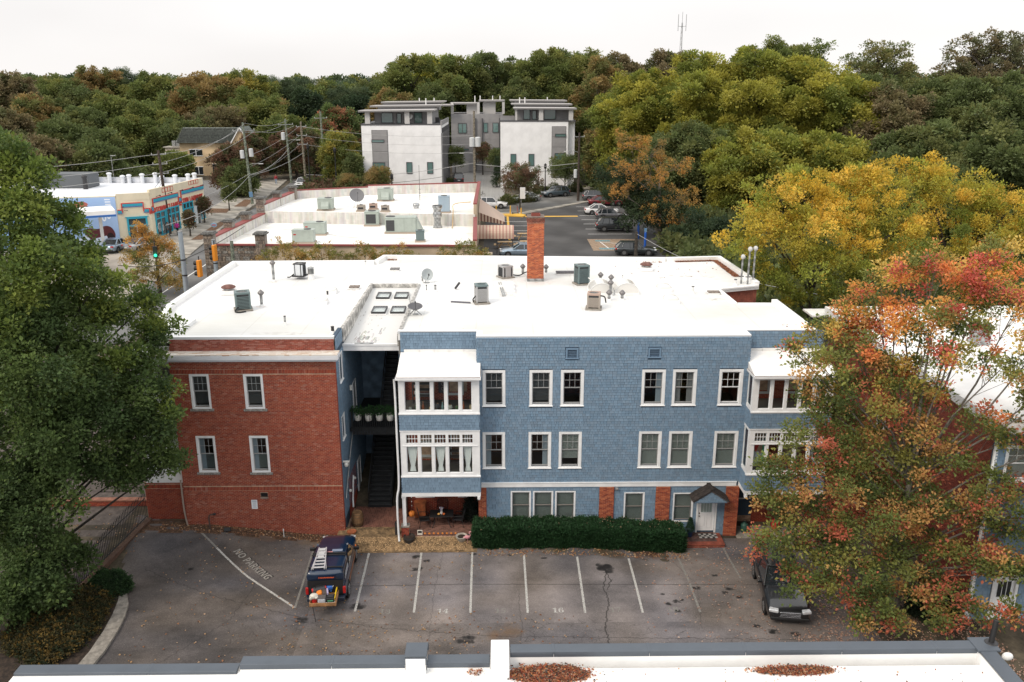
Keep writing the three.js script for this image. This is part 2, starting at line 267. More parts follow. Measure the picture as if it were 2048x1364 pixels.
// the car park below the camera
const lotX0=-24,lotX1=24,lotZ0=-26,lotZ1=-43;
const lotTex=tex(2048,1024,(x,w,h)=>{
const N=noiser(21),r=rng(77),X=m=>(m-lotX0)*w/(lotX1-lotX0),Y=z=>(lotZ1-z)/(lotZ1-lotZ0)*h,im=x.createImageData(w,h);
for (let j=0;j<h;j++) for (let i=0;i<w;i++){
let v=0,a=1,f=10,s=0;for (let o=0;o<6;o++){v+=(N(i/w*f*2,j/h*f,f*2)-.5)*a;s+=a;a *= .62;f *= 2.1;f=Math.round(f);}
const px=i/w*48-24,pz=-43+j/h*17;let L=94+v*30+(r()-.5)*26;
const wv=N(i/60,j/60,64)*1.6;if (px>-7.3&&px<9&&pz<-33.6) L+=9+7*Math.sin((px+.7)/2.68*Math.PI*2);if (px<-9&&pz>-41) L -= 11;// bleached bays, darker newer tarmac on the left
if (pz>-33+wv&&pz<-31+wv) L -= 6;
if (r()<.012) L+=40;if (r()<.01) L -= 26;const k=(j*w+i)*4,br=(N(i/90,j/90,64)-.5)*12;
im.data[k]=L*1.05+br;im.data[k+1]=L*.985+br*.5;im.data[k+2]=L*.965-br*.3;im.data[k+3]=255;
}
x.putImageData(im,0,0);
const crack=(pts,wd,al,jit=.12)=>{x.strokeStyle='rgba(22,20,19,' + al + ')';x.lineWidth=wd;x.beginPath();for (let k=0;k<pts.length-1;k++){const [a,b]=pts[k],[c,d]=pts[k+1],n=Math.max(2,Math.round(Math.hypot(c-a,d-b)/.12));for (let i=0;i <= n;i++){const t=i/n,p=X(a+(c-a)*t+(r()-.5)*jit),q=Y(b+(d-b)*t+(r()-.5)*jit);k+i?x.lineTo(p,q):x.moveTo(p,q);}} x.stroke();};
crack([[-7.5,-36.7],[-2,-36.8],[4,-36.7],[11.5,-36.6]],2.6,.55,.04);// long seam across the bays
crack([[5.3,-38],[5.0,-36.7],[5.05,-35],[4.7,-33.2],[4.7,-31.4]],2.2,.6);crack([[5.2,-38.1],[5.4,-37],[5.1,-36.2]],2,.6);
crack([[-18,-38.2],[-14,-36],[-9.5,-34.2],[-5,-33.2],[0,-32.6],[6,-32.4],[14,-32.2]],2,.4);crack([[-14.5,-31],[-12.5,-34],[-12,-38]],1.6,.35);crack([[-3.2,-31],[-3.3,-36],[-3.1,-40]],1.4,.25);crack([[.8,-36],[.9,-33],[.6,-31]],1.4,.3);crack([[9,-33],[9.6,-36.5],[8.8,-39.5]],1.4,.25);crack([[12,-36.6],[16,-36.2]],2,.4);
for (let k=0;k<320;k++){let px=-13+r()*24,pz=-34+r()*6.5,pts=[[px,pz]];for (let i=0;i<3;i++){px+=(r()-.5)*.9;pz+=(r()-.5)*.7;pts.push([px,pz]);} crack(pts,.9,.22+r()*.25,.05);} // crazed old surface nearest the camera
const blot=(a,b,R,al,c='14,13,13')=>{for (let k=0;k<26;k++){x.fillStyle='rgba(' + c + ',' + al*(.4+r()*.6) + ')';x.beginPath();x.ellipse(X(a+(r()-.5)*R*1.3),Y(b+(r()-.5)*R*.9),R*42*(.12+r()*.38),R*60*(.1+r()*.25),0,0,7);x.fill();}};
blot(5.2,-38.3,.5,.6);blot(5.4,-37.9,.3,.4);
for (const [a,b,R] of [[7.9,-35,.2],[8.3,-35.2,.22],[8.55,-35.3,.15],[7.75,-35.8,.14],[9.5,-36.3,.25],[10.8,-35.9,.2],[11.1,-36.2,.22],[11.4,-35.5,.2],[10.7,-37.5,.2],[12.2,-32.8,.3],[13.1,-32.6,.28],[11.6,-33.2,.22],[-4.4,-39.4,.3],[-4.3,-38.2,.3],[-3.9,-39.0,.2],[-1.5,-39.6,.2],[.4,-39.5,.15],[2.2,-39.2,.18],[8.2,-34.4,.2],[-1.6,-32.4,.5],[-6.8,-35,.4],[-15.7,-38.2,.2],[-9.2,-33.9,.35]]) blot(a,b,R,.35);
blot(.2,-32.9,1.1,.1,'112,80,48');blot(2.8,-40.1,.9,.22,'60,50,22');blot(5.5,-40,1.1,.25,'58,44,20');blot(7.6,-39.9,.9,.25,'70,40,22');// moss and mud below the hedge
blot(-10,-41.1,1.4,.12,'120,92,62');blot(-13,-41.2,1.2,.12,'110,80,56');
},{clamp:true});
const lotMat=new THREE.MeshStandardMaterial({color:lin(1,1,1),roughness:.95,map:lotTex});
const lotIn=(x,z)=>{// left edge: kerb curve and fence foot; right edge under the maple
const left=z>-36.9?-17.3-1.6*sst(-30,-36.7,z):-18.9-(-36.9-z)*.22;const back=x<-8.7?-41.2-.25*Math.sin(x)*.3-(x<-16.6?(-16.6-x)*.5:0):x<-1.4?-40.1:x<9.8?-40.25:-41.6;return x>left&&x<16.8&&z>Math.max(back,-42.9)&&z<-27.5;
};
const lot=(()=>{const g=gridSheet(-24,24,240,range(-26,-43,110),(x,z)=>gh(x,z)+.006,lotIn);const p=g.attributes.position,uv=new Float32Array(p.count*2);for (let i=0;i<p.count;i++){uv[2*i]=(p.getX(i)+24)/48;uv[2*i+1]=(-26-p.getZ(i))/17;} g.setAttribute('uv',new THREE.BufferAttribute(uv,2));const m=new THREE.Mesh(g,lotMat);m.name='car_park';m.receiveShadow=true;m.userData={...STR,label:'worn grey tarmac car park with numbered bays in front of the blue building'};scene.add(m);return m;})();
const wornTex=tex(512,512,(x,w,h)=>{x.fillStyle='#fff';x.fillRect(0,0,w,h);const r=rng(4);for (let i=0;i<5200;i++){const k=r()<.82?0:90;x.fillStyle='rgb(' + k + ',' + k + ',' + k + ')';x.fillRect(r()*w,r()*h,1+r()*6,1+r()*5);}},{data:true});
const paint=new THREE.MeshStandardMaterial({color:lin(.5,.49,.46),roughness:.8,alphaMap:rep(wornTex,.55),transparent:true}),paintFaint=new THREE.MeshStandardMaterial({color:lin(.24,.23,.21),roughness:.85,alphaMap:rep(wornTex,.8),transparent:true});
const strip=(ax,az,bx,bz,w,dy=.012)=>{const d=V(bx-ax,0,bz-az),L=d.length(),n=V(-d.z,0,d.x).multiplyScalar(w/2/L),b=mb(),k=Math.max(1,Math.round(L/.8));for (let i=0;i<k;i++){const p=t=>{const x=ax+d.x*t,z=az+d.z*t;return [x,z];};const [x0,z0]=p(i/k),[x1,z1]=p((i+1)/k);const q=(x,z)=>V(x,gh(x,z)+dy,z);b.quad(q(x0-n.x,z0-n.z),q(x0+n.x,z0+n.z),q(x1+n.x,z1+n.z),q(x1-n.x,z1-n.z));} return b;};
[[-6.86,-34.58,-6.98,-40.05],[-4.1,-34.45,-4.23,-39.95],[-1.47,-34.4,-1.56,-39.98],[1.2,-34.35,1.16,-39.65],[3.87,-34.33,3.93,-39.3],[6.55,-34.3,6.62,-39.3],[9.24,-34.3,9.28,-39.6],[11.9,-37.2,11.94,-40.9]].forEach((s,i)=>strip(...s,.11).build('bay_line',i>5?paintFaint:paint,lot));
strip(-16.7,-41.6,-14.9,-39.8,.1).build('bay_line',paintFaint,lot);strip(-14.9,-39.8,-12.7,-37.6,.1).build('bay_line',paint,lot);strip(-12.7,-37.6,-9.72,-34.9,.11).build('bay_line',paint,lot);strip(-9.72,-34.9,-9.95,-40,.1).build('bay_line',paintFaint,lot);
['13','14','15','16','17','18'].forEach((s,i)=>{const x=-5.45+i*2.69,m=mb().add(textGeo(s,.36,serif),M4().makeRotationX(-Math.PI/2).setPosition(x,gh(x,-34.6)+.012,-34.55)).build('bay_number',i % 2?paint:paintFaint,lot);if (s==='18') m.material=paintFaint;});
{const a=-Math.PI/4;const word=(dx,dz,s,dy,m)=>{const g=textGeo('NO PARKING',.38).applyMatrix4(M4().makeRotationY(a).multiply(M4().makeRotationX(-Math.PI/2)).multiply(M4().makeScale(s,s*1.06,1)).setPosition(-12.72+dx,0,-38.58+dz)),p=g.attributes.position;for (let i=0;i<p.count;i++) p.setY(i,gh(p.getX(i),p.getZ(i))+dy);g.computeVertexNormals();mb().add(g).build('painted_lettering',m,lot);};
word(0,0,1,.016,new THREE.MeshStandardMaterial({color:lin(.33,.31,.28),roughness:.8,alphaMap:rep(wornTex,.55),transparent:true}));word(.05,-.03,1.03,.011,new THREE.MeshStandardMaterial({color:lin(.02,.02,.02),roughness:.9,alphaMap:rep(wornTex,.8),transparent:true}));}
// planting strip of tan gravel before the passage and patio
{const g=gridSheet(-8.9,-1.3,30,range(-39.8,-42.1,14),(x,z)=>gh(x,z)+.02+.25*sst(-40.2,-40.85,z)+.01*Math.sin(x*7+z*5));boxUV(g);const m=new THREE.Mesh(g,mat('tanGravel',[.36,.235,.12],.95,{map:rep(NZ3,.7),bump:.02}));m.name='gravel_bed';m.receiveShadow=true;m.userData={...STR,label:'tan gravel bed between the car park and the brick patio'};scene.add(m);
const r=rng(61),L=[],C=[],gq=new THREE.IcosahedronGeometry(1,0);for (let i=0;i<2600;i++){const x=-8.6+r()*7.1,z=-40.0-r()*1.0,s=.012+r()*.022;L.push(M4().compose(V(x,gh(x,z)+.03+.25*sst(-40.2,-40.85,z),z),new THREE.Quaternion().setFromEuler(new THREE.Euler(r()*3,r()*3,0)),V(s,s*.6,s)));const k=.6+r()*.8;C.push(lin(.42*k,.28*k,.15*k));}
instances('gravel',gq,new THREE.MeshStandardMaterial({roughness:.95}),L,scene,C).userData.label='loose tan pea gravel before the patio';}
// bare strip of earth and pine straw at the foot of the brick wall
{const g=gridSheet(-20,-8.7,30,range(-40.9,-42.2,8),(x,z)=>gh(x,z)+.012+.02*Math.sin(x*3.1)*Math.sin(z*9));boxUV(g);const m=new THREE.Mesh(g,mat('earth',[.17,.095,.055],.98,{map:rep(NZ3,1.3),bump:.02}));m.name='earth_strip';m.receiveShadow=true;m.userData={...STR,label:'strip of reddish earth and leaf litter along the foot of the brick wall'};scene.add(m);}
// curved concrete kerb and gutter at the left, planting bed behind it
{const c=[[-18.75,-36.8],[-18.1,-36.2],[-17.6,-35.2],[-17.35,-34.2],[-17.2,-33],[-17.15,-31.6],[-17.3,-30],[-17.6,-28]],off=(d)=>c.map(([x,z],i)=>{const [a,b]=c[Math.max(0,i-1)],[e,f]=c[Math.min(c.length-1,i+1)],L=Math.hypot(e-a,f-b);return [x-(b-f)/L*-d*-1,z-(e-a)/L*d*-1];});
const b=mb(),o1=off(0),o2=off(-.16),o3=off(-.62);const q=(p,y)=>V(p[0],y,p[1]);
for (let i=0;i<c.length-1;i++){b.quad(q(o1[i],.02),q(o1[i+1],.02),q(o1[i+1],.14),q(o1[i],.14));b.quad(q(o1[i],.14),q(o1[i+1],.14),q(o2[i+1],.15),q(o2[i],.15));}
b.build('kerb',M.kerb,scene,{...STR,label:'curved concrete kerb edging the planted corner of the car park'});
const w=mb();for (let i=0;i<c.length-1;i++) w.quad(q(o2[i],.148),q(o2[i+1],.148),q(o3[i+1],.16),q(o3[i],.16));w.build('pavement',M.concrete,scene,{...STR,label:'narrow concrete apron behind the curved kerb'});
mb().slab([...o3,[-26,-28],[-26,-36.8]],.05,.15).build('planting_bed',mat('mulch',[.06,.04,.028],.98,{map:nzFine}),scene,{...STR,label:'dark mulched bed under the big green tree'});
mb().bb(-18.4,.12,-32.9,-18.15,.2,-31.8).build('drain_grate',M.darkMetal,scene);scene.children[scene.children.length-1].userData={label:'dark iron drain inlet set in the kerb corner',category:'drain'};}
// side alley beyond the railing
mb().add(gridSheet(-40,-20.6,10,range(-34,-60,26),(x,z)=>gh(x,z)+.008)).build('side_lane',mat('lane',[.12,.1,.09],.95,{map:nz}),scene,{...STR,label:'tarmac side lane behind the iron railing'});
// ---------- the streets behind ----------
const tarOld=mat('tarOld',[.155,.155,.155],.93,{map:rep(NZ2,.11)}),tarNew=mat('tarNew',[.085,.083,.083],.93,{map:rep(NZ2,.09)}),paveMat=mat('pave',[.4,.37,.32],.9,{map:rep(NZ2,.35)});
mb().add(laid([[-29,-63],[-28.2,-80],[-28.6,-100],[-29.5,-120],[-30.5,-135],[-32.5,-159.9],[-38.2,-159.9],[-36.9,-140],[-36.5,-122],[-35.6,-104],[-34.5,-90],[-34,-78],[-40,-63]],.02)).build('street',tarOld,scene,{...STR,label:'grey street running away on the left between the laundromat and the flat-roofed restaurant'});
mb().add(laid([[-29.3,-126],[-16,-123.5],[0,-121.9],[14,-133],[26,-143],[30,-152],[13,-144.5],[0,-133.2],[-14,-131.8],[-30,-134.5]],.016)).build('cross_street',mat('tarMid',[.2,.195,.185],.93,{map:rep(NZ2,.1)}),scene,{...STR,label:'pale side street crossing in front of the white town houses'});
mb().add(laid([[-2,-122.3],[3.5,-121.8],[14.6,-134],[20,-136],[20,-66],[-2,-66]],.012)).build('restaurant_car_park',tarNew,scene,{...STR,label:'dark tarmac car park beside the restaurant'});
{const [a,b]=raised([[-2.1,-122.9],[.5,-122.6],[3,-123.1],[14.6,-134.6],[14.9,-133.8],[3.6,-121.6],[-2.1,-121.3]],.01,.12);mb().add(a).add(b).build('pavement',paveMat,scene,{...STR,label:'pavement between the restaurant car park and the side street'});}
{const [a,b]=raised([[.9,-134.6],[13,-145.8],[24,-150],[24,-153.5],[12,-148.6],[.9,-138]],.01,.13);mb().add(a).add(b).build('pavement',paveMat,scene,{...STR,label:'pavement in front of the right-hand white town house'});}
{const [a,b]=raised([[-37.1,-122],[-35.7,-104],[-34.9,-95],[-36.6,-95],[-41.4,-103],[-42,-112],[-43,-121],[-43.6,-159],[-39.2,-159],[-37.6,-140]],.012,.13);mb().add(a).add(b).build('pavement',paveMat,scene,{...STR,label:'wide pale pavement along the laundromat side of the street'});}
mb().add(laid([[-34.4,-95],[-41,-102.4],[-60,-96],[-60,-70],[-34,-76]],.016)).build('forecourt',mat('forecourt',[.4,.36,.31],.92,{map:rep(NZ2,.07)}),scene,{...STR,label:'pale forecourt beside the mural wall'});
mb().add(laid([[-43.2,-122],[-43.8,-159],[-62,-159],[-62,-124]],.018)).build('house_forecourt',mat('forecourt2',[.24,.235,.23],.92,{map:nz}),scene,{...STR,label:'grey parking forecourt below the cream house'});
mb().add(laid([[-4.6,-136],[.6,-134.8],[.8,-159.8],[-9,-159.8],[-9,-150]],.02)).build('courtyard_drive',mat('court',[.42,.41,.39],.9,{map:nz}),scene,{...STR,label:'pale concrete drive between the two white town houses'});
mb().add(gridSheet(-9,.8,2,[-159.8,-185],(x,z)=>gh(x,z)+.02)).build('courtyard_drive',mats.court,scene,{...STR,label:'far end of the concrete drive between the town houses'});
const whitePaint=mat('whitePaint',[.72,.72,.7],.7),yellowPaint=mat('yellowPaint',[.72,.42,.06],.7);
for (let z=-70,k=0;z>-158;z -= z>-100?30:6,k++) if (z>-101) strip(-31.9-(z+70)*0+(z<-95?-.5:0),z,-31.5,z-(k?8:26),.13,.028).build('road_marking',whitePaint,scene,STR);else strip(-32.2,z,-32.4,z-2.5,.13,.028).build('road_marking',whitePaint,scene,STR);
for (const s of [[-3,-119.9],[-.07,-115.75],[.26,-112.5],[.58,-109.06],[-.38,-105.45],[0,-101.9],[.2,-98.3]].map(([x,z])=>[Math.max(x,-.4),z,4.6,z+.05])) strip(...s,.13,.024).build('road_marking',whitePaint,scene,STR);
for (const [x,z] of [[11.35,-128.07],[11.26,-124.37],[11.2,-120.48],[11.17,-117.02],[11.14,-113.77],[11.06,-110.13],[11.05,-106.69]]) strip(x,z,16.6,z,.14,.024).build('road_marking',whitePaint,scene,STR);
strip(3.46,-119.7,10.9,-119.9,.75,.024).build('road_marking',yellowPaint,scene,STR);strip(1.0,-120,1.1,-103,.3,.023).build('road_marking',yellowPaint,scene,STR);
{const [a,b]=raised([[-1.6,-120.6],[3.2,-119.2],[3.6,-120.4],[2.9,-121.5],[-1.6,-121.4]],.01,.14);mb().add(a).add(b).build('kerb',yellowPaint,scene,{...STR,label:'yellow painted kerb island at the car park entrance'});}
mb().add(laid([[10.61,-103.48],[16.4,-103.41],[16.4,-96.9],[10.69,-96.69]],.026)).build('disabled_bay',mat('hc',[.4,.29,.2],.9,{map:nz}),scene,{...STR,label:'tan concrete pad of the disabled parking bays'});
for (const z of [-102.4,-97.8]) mb().add(laid([[11.5,z+.45],[13.3,z+.45],[13.3,z-.45],[11.5,z-.45]],.032)).build('road_marking',mat('hcblue',[.25,.45,.5],.8,{map:nzFine}),scene,STR);
strip(12.2,-101.5,16,-99.9,.12,.033).build('road_marking',whitePaint,scene,STR);strip(12,-101.8,12.6,-98,.12,.033).build('road_marking',whitePaint,scene,STR);
for (const [a,b,c,d] of [[-37,-99,-36.4,-95.5],[-38.0,-118,-36.3,-103],[-42.8,-126.5,-39.2,-122.5],[-40.2,-135,-38,-128]]) mb().add(laid([[a,b],[c-.6,b+.4],[c,d],[a+.4,d]],.16)).build('planting_strip',mat('bedEarth',[.24,.13,.07],.97,{map:nzFine}),scene,{...STR,label:'brown mulched planting strip in the pavement'});
// ---------- the apartment building ----------
const A=thing('apartment_building','long apartment building, half red brick and half blue shingles, under a flat white roof','building',[0,0,-50]);
const ZF=-42,ZB=-40.95,ZS=-43,ZK=-41.75,L50=z=>z+50;// facade, bay front, set-back wall and brick front planes; local z
const rect=(x0,x1,y0,y1)=>[x0,y0,x1,y1];
const plainBrick=mat('plainBrick',[.26,.075,.045],.92,{map:nz});
// core, floors and roof
{
mb().slab([[-19.5,-46.2],[-19.7,-62.2],[-9.5,-62.4],[-9.1,-64.6],[12.4,-63.3],[16.7,-63.8],[17,-54.9],[14.4,-54],[14.4,-50],[16.6,-49.8],[16.6,-46.2],[-5.4,-46.2],[-5.4,-55.3],[-8.6,-55.3],[-8.6,-46.2]],0,10.68).buildW('rear_block',plainBrick,A);
const roofPts=[[-18.25,-42.05],[-8.6,-42.05],[-8.6,-55.45],[-5.42,-55.45],[-5.42,-43.05],[-1.26,-43.05],[-1.26,-42.03],[12.93,-42.03],[12.93,-43.05],[16.7,-43.05],[16.7,-49.9],[14.35,-49.95],[14.25,-53.75],[17.1,-54.8],[16.8,-64],[12.5,-63.5],[-9,-64.75],[-9.4,-62.6],[-19.86,-62.4],[-19.75,-49.2]];
const roofTex=tex(1024,1024,(x,w,h)=>{x.fillStyle='#f0f0ee';x.fillRect(0,0,w,h);const r=rng(31),N=noiser(8),X=m=>(m+21)/40*w,Y=z=>h-(-41-z)/26*h;const im=x.getImageData(0,0,w,h);
for (let j=0;j<h;j++) for (let i=0;i<w;i++){let v=0,a=1,f=8,s=0;for (let o=0;o<6;o++){v+=(N(i/w*f,j/h*f,f)-.5)*a;s+=a;a *= .6;f *= 2;} const k=(j*w+i)*4,d=v/s*44;im.data[k]+=d;im.data[k+1]+=d;im.data[k+2]+=d*1.25;} x.putImageData(im,0,0);
x.strokeStyle='rgba(170,165,155,0.2)';x.lineWidth=1.3;for (let m=-20;m<18;m+=3.1){x.beginPath();x.moveTo(X(m),0);x.lineTo(X(m+.05),h);x.stroke();} for (let z=-44;z>-65;z -= 6.2){x.beginPath();x.moveTo(0,Y(z));x.lineTo(w,Y(z));x.stroke();}
const spot=(a,b,R,c,al,n=30)=>{for (let k=0;k<n;k++){x.fillStyle='rgba(' + c + ',' + al*r() + ')';x.beginPath();x.ellipse(X(a+(r()-.5)*R*2),Y(b+(r()-.5)*R),R*5*r()+1,R*4*r()+1,0,0,7);x.fill();}};
spot(-15.4,-56.6,.3,'150,110,80',.3);spot(-14.4,-49.6,.25,'170,110,60',.4);spot(-9.6,-54,.5,'130,120,110',.4);spot(-9.9,-51.5,.4,'150,140,125',.35);spot(13.6,-52.7,.6,'120,112,100',.4);spot(13.3,-51.2,.6,'150,140,125',.3);spot(3.0,-56,.8,'190,150,120',.22);spot(.4,-52.4,.7,'190,160,130',.25);spot(-4,-50.5,.5,'180,160,140',.25);spot(7,-52,1.2,'180,165,150',.25);spot(12,-58,1,'120,110,100',.2);spot(-12,-43.3,1.4,'160,155,150',.2,60);spot(13.5,-57.5,1.4,'130,120,105',.14,60);
for (let k=0;k<420;k++){x.fillStyle='rgba(110,100,90,' + r()*.5 + ')';x.fillRect(r()*w,r()*h,1+r(),1+r());}});
const s=mb().slab(roofPts,10.7,10.9).buildW('roof_deck',new THREE.MeshStandardMaterial({color:lin(.8,.8,.8),roughness:.6,map:roofTex}),A);
const p=s.geometry.attributes.position,uv=s.geometry.attributes.uv;for (let i=0;i<p.count;i++) uv.setXY(i,(p.getX(i)+21)/40,(-41-(p.getZ(i)-50))/26);
const n=roofPts.length;const par=mb(),cap=mb();
for (let i=0;i<n;i++){
const [x0,z0]=roofPts[i],[x1,z1]=roofPts[(i+1) % n];if ((i===1||i===2||i===3)) continue;const a=V(x0,0,z0),b=V(x1,0,z1),d=b.clone().sub(a).normalize(),inn=V(d.z,0,-d.x).multiplyScalar(.15);const hgt=[10,11,12].includes(i)?10.98:11.2;
const y=(10.72+hgt)/2,e=.001*(i % 3);par.beam(a.clone().add(inn).setY(y).addScaledVector(d,.01),b.clone().add(inn).setY(y).addScaledVector(d,-.01),.3+e,hgt-10.72+e*2);
if (hgt>11) cap.beam(a.clone().addScaledVector(inn,-.09).setY(hgt-.055+e),b.clone().addScaledVector(inn,-.09).setY(hgt-.055+e),.028,.13);
}
par.buildW('parapet',M.membrane,A);cap.buildW('edge_strip',mat('edgeMetal',[.62,.64,.66],.45),A);
mb().bb(-17,2.85,-46.2,-8.8,3.0,-42.1).bb(-17,6.4,-46.2,-8.8,6.55,-42.1).bb(-5.2,2.75,-46.2,16.5,2.9,-43.1).bb(-1.2,2.74,-43.1,12.9,2.89,-42.2).bb(-5.2,6.4,-46.2,16.5,6.55,-43.1).bb(-1.2,6.41,-43.1,12.9,6.54,-42.2).buildW('floor_slab',M.floorIn,A);
const inner=mb();for (const x of [-12,-8.75,-5.35,-1.4,2.95,6.2,8.8,10.9,13.2]) inner.bb(x-.05,0,-46.2,x+.05,10.7,x===-5.35||x===-1.4||x===13.2?-43.1:-42.25);inner.buildW('partition_wall',M.dim,A);
mb().bb(-17.02,-.2,-46.2,-16.8,10.7,-41.95).buildW('side_wall',plainBrick,A);mb().bb(16.35,-.4,-46.2,16.6,10.7,-43.1).buildW('side_wall',plainBrick,A);
}
// blue centre section
const win={// x0, x1, y0, y1, options
top:[[-.97,.22,{muntins:1,dark:1,sash:greySash}],[1.48,2.69,{muntins:1,dark:1,sash:greySash}],[3.12,4.33,{muntins:1,sash:greySash}],[7.36,8.6,{muntins:1,sash:greySash,curtain:'right'}],[8.98,10.24,{muntins:1,sash:greySash,curtain:'both',curtainMat:mat('sheer',[.16,.16,.165],.9)}],[11.41,12.67,{muntins:1}]],
mid:[[-1.0,.2,{muntins:1,sash:greySash,curtain:'left'}],[1.45,2.66,{muntins:1,sash:greySash,curtain:'right'}],[3.07,4.29,{muntins:1,sash:greySash,blind:.22}],[7.34,8.56,{muntins:1,sash:greySash,blind:true}],[8.95,10.21,{muntins:1,sash:greySash,blind:true}],[11.38,12.66,{muntins:1,sash:greySash,blind:true}]],
low:[[.5,1.6,.68,2.46],[1.71,2.81,.68,2.45],[2.92,4.03,.68,2.44],[6.68,7.8,.56,2.35],[9.37,10.48,.54,2.3]],
};
{
const X0=-1.25,Y0=-.6,frame=fr(X0,Y0,L50(ZF)),holes=[],cut=(x0,x1,y0,y1)=>holes.push([x0-X0+.1,y0-Y0+.1,x1-X0-.1,y1-Y0-.1]);
win.top.forEach(w=>cut(w[0],w[1],7.35,9.35));win.mid.forEach(w=>cut(w[0],w[1],3.79,5.91));win.low.forEach(w=>cut(...w));cut(10.69,11.8,-.12,1.98);
const wall=sub('blue_wall',A);const Wd=14.2;
wallWithHoles('wall_board',wall,frame,Wd,11.78,holes,.2,M.blueBack);
const sh=holes.map(h=>[h[0]-.09,h[1]-.09,h[2]+.09,h[3]+.09]);sh.push([3.33-X0,9.96-Y0,4.02-X0,10.58-Y0],[7.61-X0,10-Y0,8.31-X0,10.58-Y0]);
const up=M4().makeTranslation(0,2.98-Y0,0);layShingles(wall,frame.clone().multiply(up),Wd,8.16,sh.map(h=>[h[0],h[1]-3.58,h[2],h[3]-3.58]),{seed:5});
for (const [a,b] of [[-.83,5.32],[6.11,8.4],[9.17,12.22]]) layShingles(wall,fr(a,-.4,L50(ZF)),b-a,3.1,sh.map(h=>[h[0]+X0-a,h[1]-.2,h[2]+X0-a,h[3]-.2]),{seed:41+a,row:.16});
win.top.forEach(([a,b,o])=>sashWindow(A,[(a+b)/2,8.365,L50(ZF)],0,b-a,2.01,o));win.mid.forEach(([a,b,o])=>sashWindow(A,[(a+b)/2,4.85,L50(ZF)],0,b-a,2.12,{...o,split:.5}));
win.low.forEach(([a,b,c,d])=>sashWindow(A,[(a+b)/2,(c+d)/2,L50(ZF)],0,b-a,d-c,{trim:.065,bottom:.075,sash:mat('taupeSash',[.27,.24,.22],.6),ledge:false,blind:true}));
// white band with the sloping return under the right-hand bay
mb().bb(-1.1,2.71,-42.1,12.75,2.97,-41.93).bb(-1.12,2.94,-42.1,12.77,2.985,-41.9).buildW('band_course',M.trim,A);
// brick pilasters on the ground floor
for (const [a,b,s] of [[-1.25,-.83,3],[5.32,6.11,4],[8.4,9.17,5],[12.22,12.93,6]]){const p=sub('pilaster',A);mb().bb(a+.01,-.5,-42.1,b-.01,2.7,-41.925).buildW('mortar_bed',M.mortar,p);layBricks(p,fr(a,-.45,L50(-41.91)),b-a,3.15,[],{seed:s,colors:[[.42,.11,.05],[.36,.085,.04],[.48,.15,.07],[.27,.06,.035]]});layBricks(p,fr(b,-.45,L50(-41.91),Math.PI/2),.12,3.15,[],{seed:s+20});}
// gable vents
for (const [a,b,c,d,tilt] of [[3.36,4.0,9.98,10.56,.05],[7.63,8.29,10.02,10.56,0]]){const v=sub('wall_vent',A,[(a+b)/2,(c+d)/2,L50(ZF)]);v.rotation.z=0;const w=(b-a)/2,h=(d-c)/2,vm=mat('ventBlue',[.16,.25,.36],.7);mb().bb(-w,-h,-.05,-w+.08,h,.07).bb(w-.08,-h,-.05,w,h,.07).bb(-w+.08,h-.08,-.05,w-.08,h,.068).bb(-w-.03,-h,-.05,w+.03,-h+.06,.085).build('frame',vm,v);mb().bb(-w+.06,-h+.05,-.1,w-.06,h-.06,-.06).build('vent_back',M.black,v);for (let k=0;k<5;k++) mb().box(0,-h+.13+k*.085,.01,2*w-.17,.055,.012,0,.8,k===0?tilt:0).build('louvre',vm,v);}
mb().rbox(5.3+.95,2.62,-41.86,.16,.12,.14,.02).buildW('wall_lamp',M.galv,A);
}
